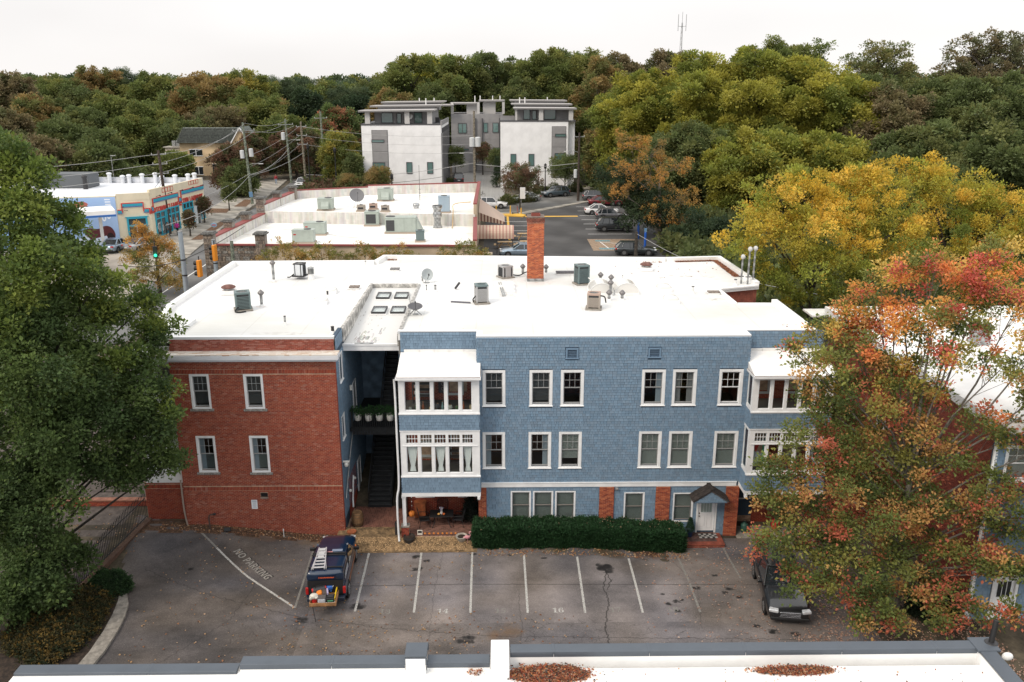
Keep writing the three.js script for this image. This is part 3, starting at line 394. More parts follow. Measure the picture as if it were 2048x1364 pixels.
// front door with its gabled hood
{
const d=sub('front_door',A,[11.245,-.12,L50(ZF)]);const dw=mat('doorWhite',[.82,.83,.85],.45);
mb().bb(-.56,0,-.1,-.465,2.12,.05).bb(.465,0,-.1,.56,2.12,.05).bb(-.465,2.05,-.1,.465,2.12,.05).build('frame',M.trim,d);
mb().ext([[-.46,.02],[.46,.02],[.46,2.04],[-.46,2.04]],.05,fr(0,0,-.06),0,[[[-.3,1.2],[-.3,1.86],[.3,1.86],[.3,1.2]],[[-.33,.25],[-.33,1.05],[-.05,1.05],[-.05,.25]],[[.05,.25],[.05,1.05],[.33,1.05],[.33,.25]]]).build('door_leaf',dw,d);
mb().rbox(-.19,.65,-.035,.25,.77,.03,.012).build('door_panel',dw,d);mb().rbox(.19,.65,-.035,.25,.77,.03,.012).build('door_panel',dw,d);mb().bb(-.45,.03,-.075,.45,1.1,-.058).build('door_back',dw,d);
mb().quad(V(-.3,1.2,-.03),V(.3,1.2,-.03),V(.3,1.86,-.03),V(-.3,1.86,-.03)).build('pane',M.glass,d);mb().bb(-.32,1.15,-.09,.32,1.9,-.08).build('curtain',blindMat,d);for (const x of [-.15,0,.15]) mb().bb(x-.008,1.2,-.026,x+.008,1.86,-.012).build('muntin',dw,d);
mb().sph(-.38,1.0,.03,.035).cyl(-.38,1.0,.0,.02,.02,.03,8,0,Math.PI/2).sph(-.38,1.16,.005,.035,.05,.015).build('handle',mat('bronze',[.08,.05,.03],.35,{metalness:.8}),d);
const h=sub('door_hood',A,[11.22,2.15,L50(ZF)]);const sl=mat('hoodTile',[.055,.042,.036],.9,{map:nzFine});
mb().ext([[-.88,0],[.88,0],[.88,.08],[0,.62],[-.88,.08]],.86,fr(0,0,0)).build('gable',M.blueBack,h);
layShingles(h,fr(-.88,.0,.865),1.76,.62,[],{seed:12,row:.1,clip:(x,y)=>y<.12+.56*(1-Math.abs(x-.88)/.88)});// trimmed by the roof edges below
const r=rng(8);for (const sd of [-1,1]) for (let k=0;k<6;k++) for (let q=0;q<5;q++){const t=k/6+.08,x=sd*(.98-t*.98),y=.02+t*.66;mb().box(x,y+.05+(5-k)*.0,.1+q*.2-.03+r()*.01,.25,.022,.192,0,0,-sd*.62+(r()-.5)*.05).build('roof_shingle',sl,h);}
mb().box(0,.76,.46,.2,.03,1.0).build('ridge_cap',sl,h);mb().beam(V(-.95,.03,.9),V(0,.67,.9),.03,.1).beam(V(.95,.03,.9),V(0,.67,.9),.03,.1).build('barge_board',mat('barge',[.1,.09,.09],.8),h);
mb().bb(-.88,-.06,0,.88,.0,.875).build('soffit',M.blue,h);
const st=sub('stoop',A);mb().bb(9.95,-.6,-42,12.0,-.16,-40.65).buildW('step_core',M.mortar,st);const red=mat('stoopRed',[.3,.075,.045],.9,{map:nz});
mb().rbox(10.95,-.14,-40.78,2.14,.09,.34,.015).rbox(11.85,-.141,-41.4,.34,.088,.94,.015).buildW('step_edge',red,st);mb().bb(10.0,-.16,-42,11.68,-.11,-40.95).buildW('step_tread',mat('stoopTop',[.13,.07,.06],.9,{map:nzFine}),st);layBricks(st,fr(9.95,-.6,L50(-40.64)),2.05,.42,[],{seed:91});
mb().bb(12.02,-.6,-41.9,12.5,-.32,-41.0).buildW('lower_step',mat('stepDark',[.13,.08,.065],.9,{map:nz}),st);
}
// the projecting glazed bays
const brownGutter=mat('brownGutter',[.1,.055,.045],.6),stain=mat('bayRoof',[.86,.85,.83],.6,{map:rep(NZ4,.6)});
function bay(name,x0,x1,opts){
const b=sub(name,A),W=x1-x0,zf=L50(ZB),deep=2.05;
// shingled aprons
for (const [y0,y1,sd] of [[2.92,3.84,1],[6.46,7.36,2]]){mb().bb(x0,y0,ZS,x1,y1,ZB-.004).buildW('apron',M.blueBack,b);layShingles(b,fr(x0,y0,zf),W,y1-y0,[],{seed:opts.seed+sd,single:opts.single,row:.152});for (const [xx,ry,off] of [[x0,-Math.PI/2,L50(ZS)],[x1,Math.PI/2,zf]]) layShingles(b,fr(xx,y0,off,ry),deep,y1-y0,[],{seed:opts.seed+sd+7,row:.152});}
// glazing: frames stand on posts with open panes, upper row of five, lower row with small transoms
const fx=i=>x0+.25+(W-.5)*i/5,mull=.075;
const front=mb(),bars=mb();const side=(y0,y1)=>{for (const x of [x0,x1-.12]){front.bb(x,y0,ZB-.26,x+.12,y1,ZB-.0);front.bb(x,y0,ZS,x+.12,y1,ZS+.22);front.bb(x+.002,y1-.2,ZS+.22,x+.118,y1,ZB-.26);front.bb(x+.002,y0,ZS+.22,x+.118,y0+.16,ZB-.26);front.bb(x+.03,y0+.16,(ZS+ZB)/2-.04,x+.09,y1-.2,(ZS+ZB)/2+.04);}};
const rows=[[7.36,9.4,7.53,9.12],[3.84,6.46,4.03,5.55]];
for (const [y0,y1,p0,p1] of rows){
front.bb(x0+.12,y0,ZB-.12,x1-.12,p0,ZB).bb(x0+.12,y1-.26,ZB-.12,x1-.12,y1,ZB-.001);side(y0,y1);
for (let i=0;i <= 5;i++){const m=i===0||i===5?.13:mull,s=i===0?x0+.12:fx(i)-m,e=i===5?x1-.12:fx(i)+(i===0?.05:m);front.bb(s,p0,ZB-.11,e,y1-.26,ZB-.004);}
front.bb(x0-.03,y0-.03,ZB-.1,x1+.03,y0+.035,ZB+.06);front.bb(x0-.02,y1-.06,ZB-.1,x1+.02,y1-.01,ZB+.04);
for (let i=0;i<5;i++){const a=fx(i)+(i?mull:.05),c=fx(i+1)-(i===4?.13:mull),pw=sub('window',b);mb().quad(V(a,p0,ZB-.08),V(c,p0,ZB-.08),V(c,p1,ZB-.08),V(a,p1,ZB-.08)).buildW('pane',M.glass,pw);
mb().bb(a,p0,ZB-.1,a+.03,p1,ZB-.06).bb(c-.03,p0,ZB-.1,c,p1,ZB-.06).bb(a+.03,p0,ZB-.1,c-.03,p0+.03,ZB-.06).bb(a+.03,p1-.03,ZB-.1,c-.03,p1,ZB-.06).buildW('sash',M.trim,pw);
if (y0<5){const t0=5.73,t1=6.18;mb().quad(V(a,t0,ZB-.08),V(c,t0,ZB-.08),V(c,t1,ZB-.08),V(a,t1,ZB-.08)).buildW('transom_pane',M.glass,pw);for (let k=1;k<4;k++) mb().bb(a+(c-a)*k/4-.012,t0,ZB-.1,a+(c-a)*k/4+.012,t1,ZB-.06).buildW('muntin',M.trim,pw);mb().bb(a,(t0+t1)/2-.012,ZB-.098,c,(t0+t1)/2+.012,ZB-.062).buildW('muntin',M.trim,pw);}
if (opts.curtains&&y0<5&&i % 2===0){const cu=mb(),n=10;for (let k=0;k<n;k++){const u=(k+.5)/n,top=a+.03+(c-a-.06)*u,px=a+(c-a)*(.5+(u-.5)*.34);cu.bar(V(top,p1-.01,ZB-.2),V((top*.55+px*.45),p0+.85,ZB-.2+.02*(k % 2)),.032,.03,6).bar(V((top*.55+px*.45),p0+.85,ZB-.2+.02*(k % 2)),V(px,p0+.36,ZB-.2),.03,.02,6).bar(V(px,p0+.36,ZB-.2),V(px+(u-.5)*.12,p0+.04,ZB-.2),.02,.026,6);} cu.buildW('curtain',curtainMat,pw);}}
if (y0<5) front.bb(x0+.12,5.58,ZB-.11,x1-.12,5.72,ZB-.002).bb(x0+.1,5.56,ZB-.1,x1-.1,5.6,ZB+.03);
for (const x of [x0+.06,x1-.06]) mb().quad(V(x,y0+.16,ZS+.2),V(x,y0+.16,ZB-.26),V(x,y1-.2,ZB-.26),V(x,y1-.2,ZS+.2)).buildW('side_pane',M.glass,b);
}
front.buildW('window_frame',M.trim,b);
mb().bb(x0+.1,7.27,ZS+.02,x1-.1,7.38,ZB-.13).bb(x0+.1,3.75,ZS+.02,x1-.1,3.86,ZB-.13).bb(x0+.05,2.75,ZS+.02,x1-.05,2.9,ZB-.1).buildW('floor',M.floorIn,b);
// inner wall of the sunroom: brick with a white window
mb().bb(x0,2.9,ZS-.2,x1,9.4,ZS-.02).buildW('inner_wall',M.mortar,b);layBricks(b,fr(x0+.1,3.4,L50(ZS)),W-.2,2.8,[[.7,.6,1.7,2.6],[2.5,.6,3.4,2.6]],{seed:opts.seed+30});layBricks(b,fr(x0+.1,7.0,L50(ZS)),W-.2,2.4,[[.6,.9,1.6,2.4],[2.4,.9,3.3,2.4]],{seed:opts.seed+31});
for (const [wx,wy] of [[1.2,5],[2.95,5],[1.1,8.6],[2.85,8.6]]) mb().bb(x0+wx-.5,wy-.95,ZS,x0+wx-.4,wy+.9,ZS+.05).bb(x0+wx+.3,wy-.95,ZS,x0+wx+.4,wy+.9,ZS+.05).bb(x0+wx-.4,wy-.95,ZS,x0+wx+.3,wy-.82,ZS+.06).bb(x0+wx-.4,wy-.08,ZS,x0+wx+.3,wy,ZS+.04).bb(x0+wx-.4,wy+.8,ZS,x0+wx+.3,wy+.9,ZS+.05).buildW('inner_window_frame',mat('innerTrim',[.5,.5,.5],.6),b);
// bottom trim, brackets
mb().bb(x0-.02,2.69,ZB-.16,x1+.02,2.92,ZB+.025).bb(x0-.02,2.69,ZS,x0+.12,2.92,ZB-.16).bb(x1-.12,2.69,ZS,x1+.02,2.92,ZB-.16).buildW('bottom_trim',M.trim,b);
for (const x of opts.brackets) mb().rbox(x,2.6,ZB-.06,.16,.2,.2,.03).rbox(x,2.5,ZB-.1,.13,.14,.14,.03).buildW('bracket',M.trim,b);
// sloping white roof with a brown-lined gutter
const e0=x0-.1,e1=x1+.1;const prof=[[ZS+.0,10.0],[ZS+.02,10.06],[ZB-.2,9.55],[ZB+.24,9.42],[ZB+.24,9.37],[ZS,9.37]];
mb().ext(prof.map(([z,y])=>[z,y]),e1-e0-.1,M4().makeBasis(V(0,0,1),V(0,1,0),V(-1,0,0)).setPosition(e1-.05,0,0)).buildW('bay_roof',stain,b);
const rr=rng(opts.seed);for (let k=0;k<5;k++){const a=x0+.15+k*W*.19;mb().rbox(a+W*.095,10.1+rr()*.012,ZS+.035,W*.2,.2+rr()*.05,.03,.01).buildW('flashing',stain,b);}
mb().bb(e0,9.3,ZB+.2,e1,9.42,ZB+.36).bb(e0,9.3,ZS+.1,e0+.1,9.42,ZB+.2).bb(e1-.1,9.3,ZS+.1,e1,9.42,ZB+.2).buildW('gutter',M.trim,b);mb().bb(e0+.03,9.4,ZB+.245,e1-.03,9.426,ZB+.33).bb(e0+.02,9.4,ZS+.12,e0+.07,9.425,ZB+.2).bb(e1-.07,9.4,ZS+.12,e1-.02,9.425,ZB+.2).buildW('gutter_lining',brownGutter,b);
mb().bb(x0-.02,9.36,ZS,x1+.02,9.4,ZB+.22).buildW('soffit',M.trim,b);
// set-back wall above
mb().bb(x0-.05,9.3,ZS-.2,x1-.02,11.15,ZS-.006).buildW('upper_wall',M.blueBack,b);layShingles(b,fr(x0-.05,9.98,L50(ZS)),W+.03,1.15,[],{seed:opts.seed+60,single:opts.single});
return b;
}
const bayL=bay('sunroom_bay',-5.25,-1.12,{seed:200,single:true,curtains:true,brackets:[-1.2]}),bayR=bay('sunroom_bay',12.93,17.1,{seed:300,brackets:[13.02],curtains:false});
mb().beam(V(12.9,2.83,-42),V(12.95,2.8,-40.95),.06,.22).buildW('bottom_trim',M.trim,bayR);
// strip of shingled returns beside the bays (sides of the centre section)
for (const [x,ry,z0] of [[-1.25,-Math.PI/2,L50(ZS)],[12.95,Math.PI/2,L50(ZF)]]){const w=sub('return_wall',A);mb().bb(x-(ry<0?-.004:.15),2.6,-43,x+(ry<0?.15:-.004),11.15,-42.02).buildW('wall_board',M.blueBack,w);layShingles(w,fr(x,2.98,z0,ry),1,8.15,[],{seed:77});}
// covered patio below the left bay, porch below the right bay
{
const p=sub('patio',A);mb().bb(-5.4,-.2,-43.6,-1.25,.3,-40.98).buildW('patio_slab',M.mortar,p);const r=rng(17),L=[],C=[];for (let x=-5.38;x<-1.3;x+=.205) for (let z=-43.4,k=0;z<-41;z+=.105,k++){L.push(M4().compose(V(x+(k % 2?.1:0),.305+r()*.006,L50(z)),new THREE.Quaternion(),V(1,.5,3.1)));const q=.7+r()*.6;C.push(lin(.2*q,.1*q,.075*q));} instances('paver',brickGeo,brickMat,L,p,C);
mb().bb(-5.4,-.2,-43.75,-1.2,2.8,-43.51).buildW('back_wall',M.mortar,p);layBricks(p,fr(-5.4,.3,L50(-43.49)),4.2,2.5,[[.55,1.15,1.65,2.5],[2.95,1.15,4.0,2.5]],{seed:51});
for (const [x] of [[-4.3],[-1.92]]) sashWindow(A,[x,2.0,L50(-43.49)],0,1.08,1.3,{trim:.05,sash:greySash,ledge:false,dark:1});
mb().bb(-5.28,.9,-41.2,-5.1,2.7,-41.02).bb(-5.31,2.56,-41.23,-5.07,2.7,-40.99).buildW('porch_post',M.trim,p);mb().bb(-5.36,-.1,-41.3,-4.98,.88,-40.93).buildW('pier_core',M.mortar,p);layBricks(p,fr(-5.37,.1,L50(-40.915)),.4,.8,[],{seed:52});mb().rbox(-5.17,.9,-41.12,.46,.05,.46,.01).buildW('pier_cap',M.concrete,p);
mb().path([V(-5.42,9.3,-40.75),V(-5.42,8.9,-40.85),V(-5.4,6,-40.85),V(-5.42,3.2,-40.85),V(-5.5,2.8,-40.8),V(-5.5,.5,-40.72),V(-5.47,.22,-40.62)],.055,40,8).buildW('downpipe',M.trim,p);
const q=sub('porch',A);mb().bb(12.93,-.6,-43.6,17.1,-.3,-40.9).buildW('porch_slab',M.concrete,q);mb().bb(14.2,-.4,-43.75,17.1,2.8,-43.51).bb(12.95,-.4,-43.75,14.2,.1,-43.52).buildW('back_wall',M.mortar,q);layBricks(q,fr(14.2,-.3,L50(-43.49)),2.9,3,[],{seed:53});mb().bb(12.93,.1,-43.75,14.2,2.8,-43.5).buildW('siding',M.blueBack,q);sashWindow(A,[13.55,1.9,L50(-43.49)],0,1.1,1.5,{trim:.06,ledge:false,dark:1});
}
// red brick wing
{
const X0=-17.05,Y0=-.3,W=8.5,H=10.75,w=sub('brick_wall',A),holes=[[-16.08,7.41,-15.08,9.31],[-13.31,7.4,-12.31,9.3],[-16.1,3.8,-15.1,5.87],[-13.3,3.78,-12.31,5.86],[-12.97,2.28,-12.59,2.55]].map(h=>[h[0]-X0,h[1]-Y0,h[2]-X0,h[3]-Y0]);
wallWithHoles('mortar_wall',w,fr(X0,Y0,L50(ZK)),W,H,holes.map((h,i)=>i<4?[h[0]+.06,h[1]+.06,h[2]-.06,h[3]-.06]:h),.22,M.mortar);
const weather=(r,y)=>(y>8.3?.0:0)+(r()<.05?.25:0);
layBricks(w,fr(X0,Y0,L50(ZK)),W,H,holes,{seed:1,soldier:[[9.62,9.85],[3.0,3.22]],weather});
layBricks(w,fr(X0+W,Y0,L50(ZK),Math.PI/2),.22,H,[],{seed:2});
[[-15.58,8.36,1.0,1.9,{dark:1}],[-12.81,8.35,1.0,1.9,{dark:1}],[-15.6,4.835,1.0,2.07,{curtain:'left',lowBlind:mat('darkBlind',[.15,.17,.175],.8)}],[-12.805,4.82,.99,2.08,{curtain:'left',lowBlind:mat('greenBlind',[.19,.22,.205],.8)}]].forEach(([x,y,a,b,o])=>sashWindow(A,[x,y,L50(ZK)],0,a,b,{trim:.1,muntins:1,ledge:false,stone:true,sash:greySash,...o}));
// the blinds of the lower sashes hang in front of the lower half: dark louvred vent, notice board
const v=sub('wall_vent',A,[-12.78,2.415,L50(ZK)]);mb().bb(-.19,-.135,-.12,.19,.135,-.1).build('vent_back',M.black,v);for (let k=0;k<4;k++) mb().box(0,-.1+k*.065,-.05,.37,.05,.01,0,.7).build('louvre',M.darkMetal,v);mb().bb(-.21,-.18,-.02,.21,-.135,.03).build('sill',M.concrete,v);
mb().bb(-13.5,1.62,ZK,-13.18,2.15,ZK+.03).buildW('notice_board',new THREE.MeshStandardMaterial({roughness:.6,map:tex(64,96,(x)=>{x.fillStyle='#e4e6ea';x.fillRect(0,0,64,96);x.fillStyle='#8a94a6';x.fillRect(8,8,48,8);for (let k=0;k<7;k++) x.fillRect(10+(k % 3)*3,26+k*9,44-(k % 3)*6,3);})}),A);{const n=A.children[A.children.length-1],p=n.geometry.attributes.position,u=n.geometry.attributes.uv;for (let i=0;i<p.count;i++) u.setXY(i,(p.getX(i)+13.5)/.32,(p.getY(i)-1.62)/.53);}
// cornice and parapet
const rusty=tex(1024,128,(x,a,b)=>{x.fillStyle='#cfc9c0';x.fillRect(0,0,a,b);const r=rng(5);for (let k=0;k<260;k++){x.fillStyle=['rgba(150,96,60,','rgba(176,130,92,','rgba(230,226,220,','rgba(120,84,60,'][Math.floor(r()*4)]+(.1+r()*.45) + ')';x.fillRect(r()*a,r()*b,6+r()*60,1+r()*14);}});
const cor=mb().bb(-17.6,10.42,-42.05,-8.32,10.47,-41.28).buildW('cornice_top',new THREE.MeshStandardMaterial({roughness:.8,map:rusty}),A);{const p=cor.geometry.attributes.position,u=cor.geometry.attributes.uv;for (let i=0;i<p.count;i++) u.setXY(i,(p.getX(i)+17.6)/9.4,(p.getZ(i)-L50(-42.05))/.8);}
mb().bb(-17.65,10.2,-41.9,-8.28,10.41,-41.24).bb(-17.55,10.08,-41.9,-8.36,10.2,-41.38).bb(-17.2,10.0,-41.9,-8.44,10.08,-41.6).buildW('cornice',mat('cornice',[.66,.68,.72],.55,{map:rep(NZ4,.6)}),A);
mb().bb(-17,10.4,-42.3,-8.6,11.06,-42.04).buildW('parapet_core',M.mortar,A);layBricks(A,fr(-17,10.47,L50(-42.025)),8.4,.62,[],{seed:3,colors:[[.27,.065,.045],[.31,.075,.05],[.24,.055,.04],[.36,.14,.11]]});
// blue shingled side wall along the passage
const s=sub('passage_wall',A),sx=-8.56,sh=[[.75,8.4,1.65,10],[.55,5.2,1.35,6.6]];mb().ext([[-.02,-.2],[8.4,-.2],[8.4,10.2],[-.02,10.2]],.15,fr(sx-.006,0,L50(-41.98),Math.PI/2).multiply(M4().makeTranslation(0,0,-.15)),0).build('wall_board',M.blueBack,s);
layShingles(s,fr(sx,.9,L50(-41.98),Math.PI/2),8.3,9.2,sh.map(h=>[h[0],h[1]-.9,h[2],h[3]-.9]),{seed:8});layBricks(s,fr(sx+.02,-.1,L50(-43.4),Math.PI/2),2.5,2.6,[],{seed:9});
for (const h of sh) sashWindow(A,[sx,(h[1]+h[3])/2,L50(-41.98-(h[0]+h[2])/2)],Math.PI/2,h[2]-h[0],h[3]-h[1],{trim:.1,muntins:1,dark:1});
mb().bb(sx-.2,10.2,-44.1,sx,11.12,-42.3).buildW('wall_board',M.blueBack,s);layShingles(s,fr(sx+.005,10.45,L50(-42.1),Math.PI/2),1.9,.62,[],{seed:18});
}
// covered passage with the outside stairs
{
const p=sub('passage',A);mb().bb(-8.56,-.2,-49.9,-5.4,10,-49.7).bb(-5.42,-.2,-49.7,-5.32,9.9,-43.1).buildW('passage_lining',M.blue,p);
const lowRoof=mb();lowRoof.ext([[-44.15,9.98],[-55.5,10.6],[-55.5,10.75],[-44.15,10.12]],3.12,M4().makeBasis(V(0,0,1),V(0,1,0),V(-1,0,0)).setPosition(-5.44,0,0));const lr=lowRoof.buildW('low_roof',new THREE.MeshStandardMaterial({roughness:.6,color:lin(.74,.74,.74),map:tex(512,1024,(x,w,h)=>{x.fillStyle='#f0f0ee';x.fillRect(0,0,w,h);const r=rng(71);for (let k=0;k<110;k++){const a=.12+r()*.5,b=r()*r()*.3;x.fillStyle='rgba(' + (70+r()*60 | 0) + ',' + (66+r()*50 | 0) + ',' + (64+r()*50 | 0) + ',' + r()*.5 + ')';x.save();x.translate(a*w,h-b*h-10);x.rotate(.12);x.fillRect(0,0,3+r()*16,10+r()*55);x.restore();} for (let k=0;k<40;k++){x.fillStyle='rgba(110,100,90,' + r()*.4 + ')';x.fillRect(r()*w*.5,h*(.45+r()*.25),4+r()*10,8+r()*26);}})}),p);
{const q=lr.geometry.attributes.position,u=lr.geometry.attributes.uv;for (let i=0;i<q.count;i++) u.setXY(i,(q.getX(i)+8.56)/3.12,(L50(-44.15)-q.getZ(i))/11.4);}
mb().bb(-8.58,9.82,-44.2,-5.42,10.14,-44.08).bb(-8.58,10.1,-44.2,-5.42,10.2,-44.04).buildW('fascia',M.trim,p);mb().bb(-7.9,10.17,-44.3,-6.9,10.22,-44.06).buildW('gutter',M.galv,p);mb().bb(-5.52,6,-44.1,-5.4,9.85,-43.98).buildW('corner_board',M.trim,p);
// kerbs round the sunken roof
mb().bb(-8.66,10.3,-55.4,-8.5,11.05,-44.2).bb(-5.5,10.3,-55.4,-5.34,11.0,-43.3).bb(-8.5,10.6,-55.5,-5.5,11.0,-55.32).buildW('roof_upstand',mat('upstand',[.76,.74,.7],.7,{map:rep(NZ3,.5)}),p);
mb().bb(-8.56,-.3,-49.7,-5.42,.1,-41.2).buildW('floor',M.mortar,p);const r=rng(19),L=[],C=[];for (let x=-8.4;x<-5.45;x+=.105) for (let z=-48,k=Math.round(x*10);z<-41.2;z+=.205){L.push(M4().compose(V(x,.105+r()*.004,L50(z+(Math.round(x/.105) % 2?.1:0))),new THREE.Quaternion().setFromAxisAngle(V(0,1,0),Math.PI/2),V(1,.5,3.1)));const q=.7+r()*.6;C.push(lin(.2*q,.085*q,.06*q));} instances('paver',brickGeo,brickMat,L,p,C);mb().bb(-8.6,-.2,-41.2,-5.45,.11,-41.08).buildW('edging',M.concrete,p);
const stair=(y0,z0,n,x0,x1)=>{const s=sub('staircase',A);for (let k=0;k<n;k++) mb().rbox((x0+x1)/2,y0+(k+1)*.19,L50(z0-k*.255-.13),x1-x0,.045,.29,.01).build('tread',mat('treadGrey',[.055,.058,.06],.75,{map:nz}),s);for (let k=0;k<n;k++) mb().bb(x0+.02,y0+k*.19+.01,L50(z0-k*.255-.03),x1-.02,y0+(k+1)*.19-.03,L50(z0-k*.255-.005)).build('riser',M.darkWood,s);for (const x of [x0,x1]){mb().beam(V(x,y0,L50(z0)),V(x,y0+n*.19,L50(z0-n*.255)),.05,.3).build('stringer',M.darkWood,s);mb().beam(V(x,y0+.95,L50(z0)),V(x,y0+n*.19+.95,L50(z0-n*.255)),.06,.09).build('handrail',M.darkWood,s);for (let k=0;k<n;k+=2) mb().bar(V(x,y0+k*.19+.1,L50(z0-k*.255-.1)),V(x,y0+k*.19+1,L50(z0-k*.255-.1)),.022).build('baluster',M.darkWood,s);}};
stair(.1,-44.7,16,-7.7,-6.4);stair(5.1,-45.6,17,-6.9,-5.7);
const b=sub('balcony',A);mb().bb(-8.5,4.9,-49.7,-5.5,5.06,-44.62).buildW('deck',M.darkWood,b);for (let k=0;k<15;k++) mb().bb(-8.35+k*.165,4.72,-44.6,-8.35+k*.165+.15,5.2,-44.565).buildW('fascia_board',M.darkWood,b);for (let k=0;k<21;k++) mb().bb(-8.34+k*.12,5.1,-44.6,-8.34+k*.12+.035,6.2,-44.565).buildW('baluster',M.darkWood,b);mb().rbox(-7.1,6.26,-44.58,2.6,.06,.12,.01).buildW('top_rail',M.darkWood,b);mb().bb(-5.95,.1,-44.65,-5.83,6.4,-44.53).bb(-8.42,5,-44.65,-8.34,6.3,-44.55).buildW('post',M.darkWood,b);
// doors and lights in the passage
for (const [y,z] of [[5.1,-46.6],[.15,-46.8]]){const d=sub('side_door',A,[-8.54,y,L50(z)],Math.PI/2);mb().bb(-.5,0,-.05,-.4,2.15,.06).bb(.4,0,-.05,.5,2.15,.06).bb(-.4,2.05,-.05,.4,2.15,.06).build('frame',M.trim,d);mb().rbox(0,1.03,0,.8,2.04,.05,.01).build('door_leaf',mat('doorGrey',[.45,.46,.47],.6),d);mb().sph(.3,1,.05,.03).build('handle',M.metal,d);}
mb().rbox(-8.42,7.35,-45.1,.14,.3,.16,.04).buildW('wall_light',mat('lampWhite',[.7,.7,.66],.4),p);mb().sph(-8.36,4.0,-42.2,.13,.16,.13).bar(V(-8.5,4.15,-42.2),V(-8.8,4.1,-41.8),.02).rbox(-8.36,4.16,-42.2,.36,.05,.2,.02).buildW('flood_light',mats.lampWhite,p);mb().sph(-8.4,2.0,-43.1,.09).sph(-8.4,2.05,-44.6,.09).buildW('meter',mats.lampWhite,p);
mb().path([V(-8.42,4.9,-45.2),V(-8.42,4.4,-44.4),V(-8.42,2.3,-42.1),V(-8.42,2.1,-41.95)],.035,16).buildW('conduit',M.galv,p);mb().path([V(-8.4,2.4,-44.2),V(-8.38,1.2,-43.6),V(-8.3,.95,-43.2)],.045,12).buildW('downpipe',M.trim,p);
}
// chimney
{
const c=sub('chimney',A,[2.36,10.9,L50(-57)]),w=1.08,h=4.35;mb().bb(-w/2+.012,0,-w/2+.012,w/2-.012,h,w/2-.012).build('core',M.mortar,c);const cols={seed:61,colors:[[.5,.13,.05],[.44,.105,.045],[.56,.17,.07],[.33,.08,.04]]};
layBricks(c,fr(-w/2,.2,w/2),w,h-.55,[],cols);layBricks(c,fr(w/2,.2,w/2,Math.PI/2),w,h-.55,[],{...cols,seed:62});layBricks(c,fr(-w/2,.2,-w/2,-Math.PI/2),w,h-.55,[],{...cols,seed:63});layBricks(c,fr(w/2,.2,-w/2,Math.PI),w,h-.55,[],{...cols,seed:64});
const dk={seed:65,colors:[[.2,.06,.04],[.26,.08,.05],[.15,.05,.035]]};layBricks(c,fr(-w/2-.04,h-.36,w/2+.04),w+.08,.34,[],dk);layBricks(c,fr(w/2+.04,h-.36,w/2+.04,Math.PI/2),w+.08,.34,[],dk);layBricks(c,fr(-w/2-.04,h-.36,-w/2-.04,-Math.PI/2),w+.08,.34,[],dk);
mb().bb(-w/2-.05,h-.38,-w/2-.05,w/2+.05,h-.36,w/2+.03).build('corbel',M.mortar,c);mb().ext([[-.57,-.57],[.57,-.57],[.57,.57],[-.57,.57]],.06,M4().makeRotationX(-Math.PI/2).setPosition(0,h-.02,0),0,[[[-.28,-.25],[-.28,.25],[.28,.25],[.28,-.25]]]).build('crown',mat('crownCement',[.33,.26,.22],.95,{map:nzFine}),c);mb().ext([[-.3,-.27],[.3,-.27],[.3,.27],[-.3,.27]],.16,M4().makeRotationX(-Math.PI/2).setPosition(0,h+.04,0),0,[[[-.25,-.22],[-.25,.22],[.25,.22],[.25,-.22]]]).build('flue',mat('flue',[.22,.06,.045],.9),c);
mb().bb(-w/2-.03,0,-w/2-.03,w/2+.03,.2,w/2+.03).build('flashing',M.galv,c);
}
// left-hand porch wing behind the big tree, white boarded above, brick below
{
const p=sub('porch_wing',A);mb().bb(-19.3,9.6,-46.2,-17.05,10.1,-42.25).bb(-19.35,10.1,-46.2,-17.03,10.25,-42.05).bb(-18.3,10.25,-46.2,-17.05,11.1,-42.3).buildW('boarding',M.trim,p);
for (const x of [-19.2,-18.2,-17.25]) mb().bb(x,3,-42.6,x+.18,9.6,-42.4).buildW('post',M.trim,p);mb().bb(-19.3,6.4,-46.2,-17.05,7.3,-42.35).bb(-19.3,2.9,-46.2,-17.05,3.6,-42.35).buildW('apron',M.trim,p);mb().bb(-19.2,3,-44,-17.05,9.6,-43.9).buildW('inner_wall',M.dim,p);
for (const y of [[7.3,9.6],[3.6,6.4]]) for (const x of [-19.02,-18.02]){mb().quad(V(x,y[0],-42.5),V(x+.77,y[0],-42.5),V(x+.77,y[1],-42.5),V(x,y[1],-42.5)).buildW('pane',M.glass,p);mb().bb(x,y[1]-.75,-42.52,x+.77,y[1]-.69,-42.46).buildW('transom',M.trim,p);mb().bb(x+.08,y[0],-42.75,x+.66,y[1]-.8,-42.72).buildW('curtain',curtainMat,p);}
mb().bb(-19.4,0,-46.2,-17.05,2.9,-42.4).buildW('mortar_wall',M.mortar,p);layBricks(p,fr(-19.4,.3,L50(-42.385)),2.35,2.6,[],{seed:88,soldier:[[2.25,2.47]]});mb().path([V(-17.1,3.4,-41.6),V(-17.1,1.5,-41.62),V(-16.98,.6,-41.6),V(-16.9,.55,-41.5)],.05,14).buildW('downpipe',mat('oldPipe',[.3,.24,.2],.8),p);
}
// ---------- things standing on the white roof ----------
const RY=10.9;
const acGreen=mat('acGreen',[.13,.18,.185],.5),acGrey=mat('acGrey',[.36,.36,.36],.5),acTan=mat('acTan',[.32,.28,.24],.6),acWhite=mat('acWhite',[.62,.65,.68],.5),fin=mat('fin',[.05,.052,.055],.6);
